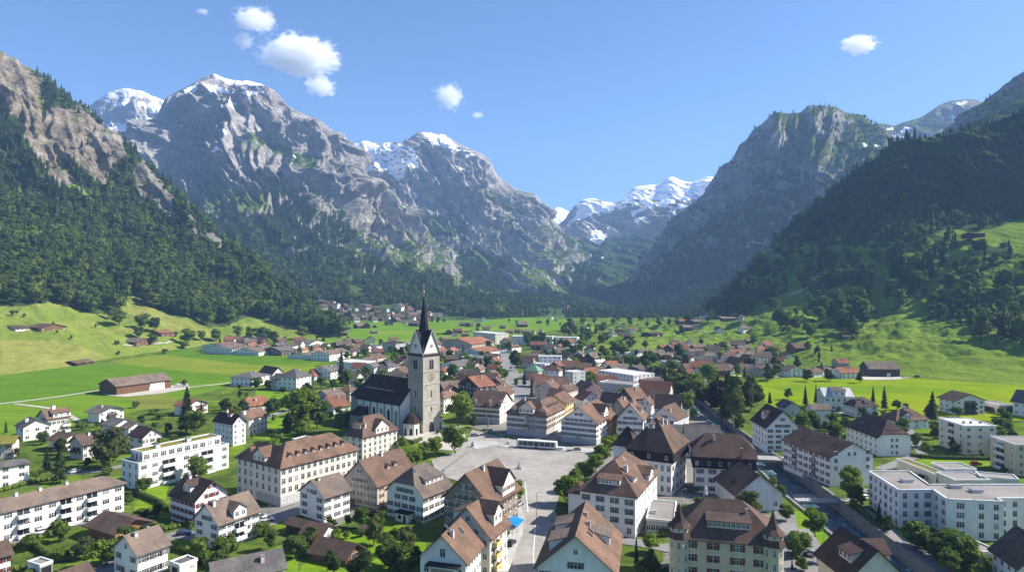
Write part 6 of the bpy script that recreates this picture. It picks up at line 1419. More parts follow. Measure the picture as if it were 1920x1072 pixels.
    mesh_obj("sacristy_roof", V, [(0, 4, 1), (0, 3, 4), (1, 4, 2), (3, 2, 4)], nroof, r)
    # porch on the lit side of the tower
    v, f = box_v(h, h + 4.2, -h + 2.2, h, -1, 5.2); mesh_obj("side_porch_wall", v, f, WALL['cream'], r)
    V = [Vector(p) for p in ((h - .05, -h + 1.8, 7.6), (h + 4.7, -h + 1.8, 5.2), (h + 4.7, h + .4, 5.2), (h - .05, h + .4, 7.6))]; V += [p - Vector((0, 0, .25)) for p in V]
    mesh_obj("side_porch_roof", V, [(0, 1, 2, 3), (4, 7, 6, 5), (0, 4, 5, 1), (1, 5, 6, 2)], ROOF['brown'], r)
    v, f = box_v(h + 1.0, h + 3.0, -h + 2.12, -h + 2.4, 0, 3.6); mesh_obj("side_porch_door", v, f, M_BLACK, r)
    FOOT.append((c.copy(), an, tw + 12, tw + 8)); q = c + x * ((x0 + x1) / 2) + y * (h + nl / 2); FOOT.append((q, an, nw + 6, nl + 22))
church()
# ================================================================ middle distance
AUTO = []      # (root, attributes) still waiting for a label
def auto(root, wall, roof, size, noun="house", extra=""): AUTO.append((root, dict(wall=wall, roof=roof, size=size, noun=noun, extra=extra)))
def mid(Lp, Mp, Rp, hb, roof, rise, wall, roofc, noun="house", k=None):
    B = house("town_house" if noun == "house" else noun.split()[-1], noun, None, None, Lp, Mp, Rp, roof, rise, wall, roofc, he=hb if hb < 100 else None, base=hb if hb >= 100 else None, k=k, over=.6)
    n = max(1, int(round(B.he / 2.9)))
    if noun != "barn":
        for f in ('-y', '-x'):
            c = max(1, int((B.span(f) - 1.5) / 3.2)); rows_of(B, f, c, n, None, 1.15, 1.35)
        if roof[0] == 'g': B.gable_windows('-x' if roof[1] == 'x' else '-y', 1, 2, B.he + .2, 2, .9, 1.1)
        if roof[0] != 'f': B.chimney('-y', B.a * .15, B.b * .4 if roof[1] == 'x' else B.b * .5, 1.1, .8)
    else: B.door('-y', B.a * .1, 2.6, 2.6, WALL['dark'])
    a = B.a * B.b; auto(B.root, wall, roofc, "small" if a < 85 else "large" if a > 240 else "", noun, {"f": "flat", "h": "hipped", "g": "gabled"}[roof[0]])
    return B
MID = [
 # old town behind the square
 ((1003,728),(1042,730),14,8,'gx',4.5,'pink','brown'),((1003,722),(1068,721),10,7.5,'gy',5,'cream','brown'),(10,(1066,734),(1086,728),6,'gx',3.5,'pink','brown'),((1088,737),(1135,737),14,8,'gx',5.5,'pink','brown'),
 ((1092.5,751),(1126,749),12,6.5,'gx',4.5,'white','terra'),((1122,753),(1160,757),10,7,'gy',5,'cream','dark'),((1155,743),(1186,749),12,7.5,'gx',5.5,'dark','brown'),((1195,733),(1256,737),12,7.5,'gy',6,'cream','red'),
 ((1193,746),(1250,748),9,6.5,'gy',4.5,'white','rust'),((1226,764),(1277,767),12,7.5,'gy',6.5,'gray','dark'),((1124,716),(1187,722),12,8.5,'fx',0,'gray','gravel'),((1139,693),(1188,704),(1208,698),8.5,'fx',0,'cool','light'),
 (9,(1074.5,698),(1097,696),10.5,'fx',0,'pale','light'),((1058,689),(1113,690),9,6,'gy',3.5,'beige','brown'),((1010,668),(1052,668.5),10,10.5,'fx',0,'cool','light'),((1000,681),(1022,683),7,6,'fx',0,'white','light'),
 ((1023,688),(1054,690),10,5.5,'gx',4.5,'dark','red'),((980,694),(1009,696),10,6.5,'hy',4,'beige','copper'),((1011,693),(1049,695),9,6.5,'hy',3.4,'cool','rust'),((977,677),(998,678),9,5.5,'gy',4,'pink','brown'),
 ((1170,770),(1196,772),8,7,'gx',4,'white','rust'),((1098,770),(1118,771),8,7,'gy',3.4,'cream','dark'),((1024,742),(1050,744),9,8,'gy',4,'cream','brown'),((1145,762),(1170,765),9,7,'gx',4.5,'taupe','brown'),((1196,758),(1222,760),8,7,'gx',4,'white','brown'),
 # between church and main street
 ((857,719),(898,726),14,9,'gx',5.5,'dark','terra'),((851,714),(873,716),9,6,'gy',4.5,'wood','terra'),((876,709),(929,711),9,6,'gy',4,'wood','brown'),((913,722),(945,723),10,6,'gx',4.5,'wood','rust'),((897,731),(932,733),9,5.5,'gy',3.8,'white','gray'),
 (12,(948,744),(966,734),7.5,'gx',5.5,'cream','brown'),((815,744),(833,747),(854,738),8.5,'hx',3,'cream','brown'),((829,732),(851,733),10,5.5,'hy',3.2,'beige','brown'),((822,694),(833,696.5),(841,693),5,'hx',2.6,'white','terra'),
 ((838,682),(862,687),(874,681),6,'gx',3.4,'white','gray'),((872,683),(891,685),8,6.5,'gy',2.6,'pink','brown'),((889,693),(901,694),(907,690),5,'gx',3.2,'beige','taupe'),((877,655),(903,660),(918,655),8,'gx',3.2,'white','terra'),((874,668),(898,671),(906,667),6,'fx',0,'beige','gray'),
 (7,(826,657),(838,655),5,'gx',3,'cream','terra'),(8,(838,649),(852,647),5,'gx',3.4,'pink','terra'),(7,(848,658),(860,655),5,'hx',3,'cream','terra'),(7,(832,664),(846,661),5,'gx',3,'beige','brown'),(7,(818,646),(830,645),4.6,'gx',3,'white','brown'),(7,(862,662),(872,660),5,'gx',3,'cream','terra'),
 ((856,640),(885,645.5),(900,640),9.5,'gx',5.5,'beige','terra'),((852,640),(866,641),9,10,'hx',4.4,'wood','terra'),((901,621.5),(929,626),(941,624),12.5,'fx',0,'cream','light'),((960,630.5),(1036,631.5),16,9,'fx',0,'cool','light'),((1036,632),(1082,633),14,8,'fx',0,'cool','light'),
 ((993,646),(1026,646.5),10,5.5,'gy',3.4,'wood','red'),(8,(960,651),(979,649),6,'hx',2.4,'white','brown'),((936,640),(953,641),10,8,'gx',4,'gray','dark'),
 # houses west of the church
 ((646,676),(672,681),(688,676),7,'fx',0,'white','light'),((690,686),(702,688.5),(714,684),8.5,'gx',3,'white','gray'),((707,684),(728,688.5),(736,684),8.5,'hx',4,'white','gray'),((690,668),(706,671),(717,668),4.5,'gx',2.8,'pink','brown'),((676,675),(692,677),(703,674),5,'gx',3,'white','brown'),
 ((749,670),(764,672.5),9,7,'hx',2.6,'cool','terra'),((748,683),(772,685.5),10,6.5,'hy',3,'cool','gray'),((727,641),(742,643.5),(750,641),10,'hx',1.6,'gray','dark'),((685,648),(706,650.5),(715,646.5),5,'fx',0,'cool','gray'),((755,642),(766,643.5),8,6,'fx',0,'gray','gray'),
 ((653,716),(677,717.5),8,5,'gy',2.2,'white','gray'),((597,740),(620,746),(637,739),4.5,'gx',4,'beige','taupe'),((630,731),(656,733.5),9,6.5,'hy',2.6,'beige','brown'),((606.5,749.5),(624,763),(653,758),777,'gx',4.2,'white','red'),
 (8,(640,664),(658,661),4.6,'gx',2.6,'pink','terra'),(8,(652,651),(672,649),4.8,'gx',3,'wood','brown'),(8,(662,659),(676,656),4.5,'gx',2.8,'beige','dark'),
 # the row along the meadow
 ((400,645),(426,648.5),(433,644.5),660,'gx',2.6,'white','brown'),((412,649.5),(435,654.5),(447,650),665,'gx',3,'white','taupe'),((444,653),(453,655),(464,652),663,'gx',2.8,'wood','brown'),((463,655),(485,659.5),(499,654),667,'gx',3,'white','taupe'),((513.5,653),(527.5,658),(540,654.5),667,'gx',3.2,'dark','gray'),
 ((557,663),(583,667),(595,662),674,'gx',2.4,'cool','taupe'),((602,661),(618,664.5),(635,658),677,'gx',3,'white','taupe'),(8,(470,649),(484,646),656,'gx',3,'wood','terra'),(8,(490,651),(506,648),659,'gx',3,'white','brown'),(9,(520,648),(540,646),655,'gx',3,'dark','gray'),(8,(545,650),(560,647),657,'gx',2.8,'white','dark'),
 ((569,642),(581,644.5),(594,641),652,'gy',3.2,'white','gray'),(8,(590,652),(604,649),657,'gx',3,'wood','brown'),(8,(610,650),(625,647.5),656,'gy',3.2,'white','dark'),(7,(560,658),(580,655.5),662,'gx',2.6,'cream','terra'),(7,(592,658),(606,656),663,'gx',2.6,'pink','terra'),(8,(628,659),(648,657),665,'gx',2.6,'cream','terra'),
 ((444,634),(454,636.5),(467,633.5),643,'gy',3,'white','gray'),
 ((445,704),(474,708),(490,701),725,'hx',3,'cool','gray'),((491,697),(511,702),(530,699),711,'gy',5,'white','dark'),((509,711),(524,712.5),(540,709),731,'gy',3.8,'cool','gray'),((531,704),(556,708),(572.5,702),9,'hx',5,'white','gray'),((574,702),(590,705),(602,700),713,'hx',3.6,'white','terra'),((591,692),(620,696.5),(633,692),712,'gx',3.2,'cool','gray'),
 # east of the river
 ((1511,694),(1523,698),(1531,695),708,'gx',2.4,'white','brown'),((1567,694),(1578,699),(1605,697),710,'gx',3.4,'white','terra'),((1522,690),(1545,695),(1567,693),705,'hx',3,'white','taupe'),((1561,677),(1573,680.5),(1592,680),690,'gx',3,'beige','red'),((1465,692),(1476,696),(1509,695),707,'gy',4,'white','taupe'),
 ((1440,688),(1448,691),(1464,690),699,'gx',3,'cream','taupe'),(8,(1283,650.5),(1301,649.5),656,'gx',2.6,'white','taupe'),(8,(1302,651),(1323,649.5),657,'gx',2.8,'wood','brown'),((1288,656.5),(1294,659),(1316,658),670,'gx',2.4,'white','taupe'),(9,(1300,661),(1322,658),669,'gx',2.2,'white','brown'),((1313,664),(1319,667),(1345,666),680,'hx',3.4,'white','taupe'),
 (9,(1346,668),(1391,669),675,'gx',2.6,'wood','taupe'),(9,(1345,680),(1373,681),688,'gx',2.6,'cream','taupe'),(10,(1347,691.5),(1379,690),701,'gx',3,'cool','taupe'),(10,(1389,665),(1415,664),673,'gx',3.2,'cream','taupe'),(9,(1387,653),(1409,652),661,'gx',2.8,'wood','taupe'),(9,(1413,669.5),(1435,669),677,'gx',2.6,'pink','rust'),
 (9,(1409,681.5),(1433,681),689,'gx',2.8,'wood','taupe'),(9,(1388,690),(1436,690.5),699,'gx',3,'cream','taupe'),((1404,697),(1439,697.5),10,707,'gx',3.4,'beige','gray'),(8,(1332,654.5),(1352,654),662,'hx',2.6,'beige','gray'),(8,(1240,651),(1255,650),656,'gx',2.6,'wood','red'),(9,(1240,667),(1266,665),675,'gx',2.4,'wood','taupe'),
 (10,(1244,678),(1275,678),692,'fx',0,'gray','gravel'),(10,(1269,702),(1304,701),712,'gx',3.8,'wood','red'),((1303,704),(1313,706.5),(1328,705),721,'gx',2.6,'white','red'),(8,(1284,690),(1314,689),697,'gx',3.4,'wood','brown'),(8,(1163,662),(1190,661),668,'fx',0,'cool','light'),(8,(1192,660),(1217,658),668,'gx',2.6,'cool','taupe'),(8,(1222,661),(1248,660),669,'gx',2.6,'beige','taupe'),(8,(1246,668.5),(1266,668),674,'gx',2.2,'wood','light'),
 (9,(1386,660),(1405,658.5),667,'gx',2.6,'white','brown'),(7,(1110,668),(1128,666),673,'gx',2.4,'beige','taupe'),(7,(1120,680),(1138,678),686,'gx',2.4,'white','light'),
]
for e in MID:
    e = list(e)
    if not isinstance(e[2], tuple) and not isinstance(e[0], tuple): raise ValueError(e)
    mid(*e)
BARNS = [("farm_barn", "long old timber barn with grey brown roof standing alone in the green fields", "the long field barn", (187.5,719), (217.5,724.5), (321,711), 741, 'gx', 4.2, 'wood', 'taupe'),
 ("field_barn", "small dark timber barn alone on the mown slope", "the small slope barn", (131,679), (144,681.5), (164,677), 686, 'gx', 2.2, 'dark', 'rust'),
 ("farm_barn", "big dark timber barn with broad grey roof at the foot of the hummocky slope", "the big hillside barn", (1614,686), (1629,691.5), (1688,691.5), 706, 'gx', 5.0, 'dark', 'taupe'),
 ("farmhouse", "farmhouse of red brick and white base with grey roof on the western slope", "the brick slope farmhouse", (239.5,639), (256,641.5), (277,637), 650, 'gy', 3.4, 'wood', 'taupe'),
 ("farmhouse", "broad chalet farmhouse with rusty roof high on the western meadow", "the high meadow chalet", (55,611), (76,614.5), (99,611.5), 623, 'gy', 3.4, 'wood', 'rust'),
 ("cottage", "small white cottage with dark roof beside the high meadow chalet", None, (17,613), (28,615.5), (47,614), 621, 'gx', 2.2, 'white', 'dark'),
 ("farmhouse", "little red roofed house under the trees of the western slope", None, (291,622), (302,624.5), (314,622.5), 632, 'gx', 2.8, 'wood', 'terra'),
 ("farm_barn", "sprawling old farm with patched brown roof under the eastern wood", "the patched roof farm", (1478,649), (1492,652.5), (1520,651.5), 662, 'gx', 4.4, 'wood', 'rust'),
 ("hay_hut", "tiny timber hut with a tree behind it on the eastern hummocks", None, (1577,630), (1583,631.5), (1598,631), 637, 'gx', 1.6, 'dark', 'dark'),
 ("alpine_hut", "lone hut on the sunny clearing high in the eastern forest", None, (1811,438), (1820,440.5), (1834,439), 446, 'gx', 2.0, 'dark', 'taupe'),
 ("hay_hut", "single dark hut on the yellow knoll east of the river trees", None, (1215,624), (1221,626), (1230,624), 631, 'gx', 1.8, 'dark', 'dark'),
 ("chalet", "red roofed chalet, upper one of a pair on the eastern spur", None, (1270,601), (1274,602), (1285,601.5), 609, 'gx', 2.6, 'dark', 'red'), ("chalet", "brown roofed chalet, lower one of a pair on the eastern spur", None, (1277,612), (1282,613.5), (1298,613), 623, 'gx', 2.8, 'dark', 'taupe'),
 ("chalet", "dark chalet with broad eaves a little uphill of the chalet pair", None, (1296,601), (1303,603), (1316,602), 610, 'gx', 2.6, 'dark', 'taupe'), ("chalet", "long low chalet highest on the eastern spur", None, (1351,595), (1356,597), (1372,596), 603, 'gx', 2.4, 'dark', 'taupe')]
for nm, lab, short, L_, M_, R_, bs, rt, rise, wl, rf in BARNS:
    B = house(nm, nm.replace("_", " "), lab, short, L_, M_, R_, rt, rise, wl, rf, base=bs, over=.9)
    if "farmhouse" in nm or "chalet" in nm or "cottage" in nm: rows_of(B, '-y', 3, max(1, int(B.he / 2.8))); rows_of(B, '-x', 2, max(1, int(B.he / 2.8)))
    else: B.door('-y', B.a * .12, 2.6, 2.6, M_WHITE if B.a > 20 else WALL['wood'])
    if nm == "farm_barn" and B.a > 25:
        v, f = box_v(B.a * .1, B.a * .36, -B.b / 2 + .8, -B.b / 2 + .95, 0, B.he * .8); mesh_obj("whitewashed_bay", v, f, WALL['cream'], B.root)
# ---- far hamlets: one mesh each for wall and roof, shared by all copies
def far_template(w, d, he, rise, wall, roofc):
    V, Fc, Mi = [], [], []
    def add(g, k):
        b = len(V); V.extend(g[0]); Fc.extend([tuple(i + b for i in q) for q in g[1]]); Mi.extend([k] * len(g[1]))
    a, b = w / 2, d / 2
    add(([Vector(p) for p in ((-a, -b, -1.5), (a, -b, -1.5), (a, b, -1.5), (-a, b, -1.5), (-a, -b, he), (a, -b, he), (a, b, he), (-a, b, he), (-a, 0, he + rise), (a, 0, he + rise))], [(0, 1, 5, 4), (1, 2, 6, 9, 5), (2, 3, 7, 6), (3, 0, 4, 8, 7)]), 0)
    for fl in range(max(1, int(he / 2.7))):
        z = .9 + fl * 2.7
        for u in np.linspace(-a + 1.6, a - 1.6, max(2, int(w / 3))): add(box_v(u - .55, u + .55, -b - .05, -b + .05, z, z + 1.3), 1)
        for u in np.linspace(-b + 1.6, b - 1.6, 2): add(box_v(-a - .05, -a + .05, u - .5, u + .5, z, z + 1.3), 1); add(box_v(a - .05, a + .05, u - .5, u + .5, z, z + 1.3), 1)
    me = bpy.data.meshes.new("wall"); me.from_pydata([tuple(v) for v in V], [], Fc); me.materials.append(WALL[wall]); me.materials.append(M_GLASS); me.polygons.foreach_set("material_index", np.array(Mi, np.int32))
    o = 1.0; s = rise / b
    A = [(-a - o, -b - o, he - o * s + .2), (a + o, -b - o, he - o * s + .2), (a + o, 0, he + rise + .2), (-a - o, 0, he + rise + .2), (a + o, b + o, he - o * s + .2), (-a - o, b + o, he - o * s + .2)]
    A += [(x, y, z - .3) for x, y, z in A]
    mr = bpy.data.meshes.new("roof"); mr.from_pydata(A, [], [(0, 1, 2, 3), (3, 2, 4, 5), (6, 9, 8, 7), (9, 11, 10, 8), (0, 6, 7, 1), (4, 10, 11, 5), (1, 7, 8, 2), (2, 8, 10, 4), (5, 11, 9, 3), (3, 9, 6, 0)]); mr.materials.append(ROOF[roofc])
    return me, mr, wall, roofc
FT = [far_template(12, 9, 5.5, 3, 'white', 'taupe'), far_template(13, 10, 5.5, 3.2, 'wood', 'rust'), far_template(11, 10, 5.2, 3.2, 'cream', 'brown'), far_template(14, 10, 4.6, 3.4, 'dark', 'taupe'), far_template(12, 9, 5.4, 3, 'pink', 'brown'), far_template(11, 9, 5.6, 3, 'white', 'red')]
FAR = [(585,573,9,0),(603,569,11,1),(614,571,11,3),(625,570,10,2),(631,577,15,0),(592,587,9,0),(616,587,9,2),(646,578,13,1),(655,579,11,0),(668,582,11,0),(680,578,15,4),(690,579,14,2),(705,582,13,1),(724,584,11,0),(735,589,9,0),(749,581,19,2),(763,588,11,4),(636,595,13,0),(661,600,17,1),(683,598,10,3),(697,601,15,1),(714,601,13,3),(729,609,15,3),(745,602,21,1),(758,607,11,2),(775,597,18,0),(777,611,18,3),(805,591,12,4),(817,593,11,0),(826,592,10,2),(806,602,12,1),(672,615,15,3),(688,615,15,1),(703,614,9,3),(642,629,17,3),(652,618,8,3),
 (701,625,6,3),(795,604,12,1),(640,583,10,2),(710,590,10,1),(790,612,11,4),(868,611,13,3),(881,612,12,1),(893,604,10,0),(905,603,15,0),(912,620,14,4),(897,612,11,1),(979,613,17,3),(1011,606,8,3),(1033,598,9,0),(1042,602,8,4),(1071,607,11,3),(842,627,15,3),(858,625,15,1),(853,631,12,2),(872,630,12,3),(955,625,12,3),(970,624,11,1),(985,625,12,3),(1000,625,11,4),(1015,623,10,2),(1146,622,12,2),(1160,626,14,1),(1172,628,13,4),(1184,622,13,5),(1150,630,12,0),(1176,634,13,1),(1166,612,8,0),(1098,618,8,0),(1064,579,10,0),(942,616,9,1),
 (748,660,14,0),(718,656,13,1),(704,662,12,2),(790,640,12,3),(803,648,13,2),(780,655,13,0),(1108,655,14,4),(1250,676,13,1),(1222,672,12,2),(1455,666,13,1),(1442,672,13,4),(1475,672,13,2),(1404,643,12,3),(1372,658,12,2),(1355,650,12,1)]
far_i = {}
for px, py, wp, t in FAR:
    me, mr, wl, rf = FT[t]; p = hit(px, py); w = max(8.5, wp / F * p.y); sc = min(1.7, w / 13.5)
    rz = random.choice([-.5, -.25, .1, .3, .55]) + (math.pi / 2 if random.random() < .3 else 0)
    r = root_at("hamlet_house", p, rz, None, "house", "houses of the far valley"); r.scale = (sc, sc, sc)
    put("wall", me, r, (0, 0, 0)); put("roof", mr, r, (0, 0, 0))
    FOOT.append((p, rz, w, w * .8)); auto(r, wl, rf, "large" if sc > 1.35 else "small" if sc < .9 else "")

# more small houses of the crowded quarters, kept clear of everything already standing
def blocked_xy(x, y, m):
    for c, an, a, b in FOOT:
        dx, dy = x - c.x, y - c.y; u = dx * math.cos(an) + dy * math.sin(an); v = -dx * math.sin(an) + dy * math.cos(an)
        if abs(u) < a / 2 + m and abs(v) < b / 2 + m: return True
    return False
STREET = [(930,655),(950,655),(998,790),(960,790)]
def quarter(poly, n, s0, s1, seed):
    rr = random.Random(seed); xs = [p[0] for p in poly]; ys = [p[1] for p in poly]; k = t = 0
    while k < n and t < 900:
        t += 1; x, y = rr.uniform(min(xs), max(xs)), rr.uniform(min(ys), max(ys))
        if not inpoly(x, y, poly) or inpoly(x, y, STREET) or inpoly(x, y, RIVER_PX): continue
        p = hit(x, y); w = rr.uniform(s0, s1)
        if blocked_xy(p.x, p.y, w * .62): continue
        me, mr, wl, rf = FT[rr.choice((0, 0, 1, 2, 2, 3, 4, 5, 5))]; sc = w / 12.5; rz = rr.choice((-.45, -.3, .2, .4, .6)) + (math.pi / 2 if rr.random() < .35 else 0)
        r = root_at("town_house", p, rz, None, "house", "small houses of the crowded quarters"); r.scale = (sc, sc, sc * rr.uniform(.95, 1.25))
        put("wall", me, r, (0, 0, 0)); put("roof", mr, r, (0, 0, 0)); FOOT.append((p, rz, w, w * .8)); auto(r, wl, rf, "small" if w < 11.5 else ""); k += 1
quarter([(820,640),(930,640),(930,745),(830,745)], 14, 9.5, 13, 1); quarter([(985,655),(1230,690),(1245,765),(1000,735)], 26, 9.5, 13.5, 2); quarter([(1240,648),(1450,655),(1460,708),(1260,708)], 26, 10, 14, 3)
quarter([(640,645),(760,640),(760,725),(650,725)], 12, 10, 14, 4); quarter([(400,640),(660,645),(655,668),(430,660)], 10, 10, 13, 5); quarter([(1000,640),(1110,640),(1130,690),(1020,690)], 8, 10, 14, 6); quarter([(1280,595),(1400,590),(1400,640),(1300,640)], 5, 10, 13, 7)
quarter([(590,570),(790,582),(800,606),(640,604)], 22, 10, 14, 8)
# ================================================================ single trees, bushes, hedges
rg = np.random.default_rng(21)
def tmesh(name, geo, mat):
    me = bpy.data.meshes.new(name); me.from_pydata([tuple(v) for v in geo[0]], [], geo[1]); me.materials.append(mat); return me
def tset(kind, n, mat, fn):
    out = []
    for _ in range(n):
        c, t = fn(); out.append((tmesh("crown", c, mat), tmesh("trunk", t, M_BARK)))
    return out
M_DARKLEAF = leaf_mat("deep_green_leaves", (0.028, 0.052, 0.014), (0.065, 0.10, 0.024), .2)
TREES = {
 'b': tset('b', 4, M_LEAF, lambda: broad_parts(rg, 1.0, 0.40, 16, 85, 0.055, 0.16, 'round', .84)),
 'B': tset('B', 3, M_BRIGHT, lambda: broad_parts(rg, 1.0, 0.42, 16, 95, 0.055, 0.2, 'round', .82)),
 'd': tset('d', 3, M_DARKLEAF, lambda: broad_parts(rg, 1.0, 0.40, 15, 80, 0.055, 0.1, 'round', .85)),
 'w': tset('w', 3, M_WILLOW, lambda: broad_parts(rg, 1.0, 0.36, 18, 95, 0.05, 0.16, 'tall', .74)),
 'c': tset('c', 1, M_COPPER, lambda: broad_parts(rg, 1.0, 0.40, 14, 80, 0.055, 0.12, 'round', .85)),
 'p': tset('p', 2, M_LEAF, lambda: broad_parts(rg, 1.0, 0.22, 14, 80, 0.05, 0.08, 'tall', .82)),
 's': tset('s', 3, M_NEEDLE, lambda: conifer_parts(rg, 1.0, 0.22, 17, 13, .35)),
 'u': tset('u', 3, M_LEAF, lambda: broad_parts(rg, 1.0, 0.52, 9, 90, 0.09, 0.02, 'round', .86))}
TNAME = dict(b="broadleaf_tree", B="broadleaf_tree", d="broadleaf_tree", w="feathery_tree", c="copper_beech", p="poplar_tree", s="spruce_tree", u="bush")
TWORD = dict(b="round broadleaf tree", B="bright green leafy tree", d="deep green broadleaf tree", w="pale olive feathery tree", c="dark copper leaved tree", p="slim upright poplar", s="dark pointed spruce", u="rounded green bush")
TREE_AUTO = []
def blocked(x, y, m=0.5):
    for c, an, a, b in FOOT:
        dx, dy = x - c.x, y - c.y
        if dx * dx + dy * dy > (a + b) ** 2: continue
        u = dx * math.cos(an) + dy * math.sin(an); v = -dx * math.sin(an) + dy * math.cos(an)
        if abs(u) < a / 2 + m and abs(v) < b / 2 + m: return True
    return False
QUEUE = []
def tree(p, h, kind, wf=1.0):
    """ask for a tree; the round broadleaved ones wait until it is known which three hundred show largest"""
    if kind in 'bBd': QUEUE.append((h / p.y, p, h, kind, wf))
    else: grow(p, h, kind, wf)
def grow(p, h, kind, wf):
    cm, tm = random.choice(TREES[kind]); r = root_at(TNAME[kind], p, random.uniform(0, 6.28), None, "bush" if kind == 'u' else "tree", "bushes in gardens" if kind == 'u' else "single trees in town and valley")
    r.scale = (h * wf, h * wf, h)
    put("crown", cm, r, (0, 0, 0)); put("trunk", tm, r, (0, 0, 0))
    TREE_AUTO.append((r, kind, h))
    return r
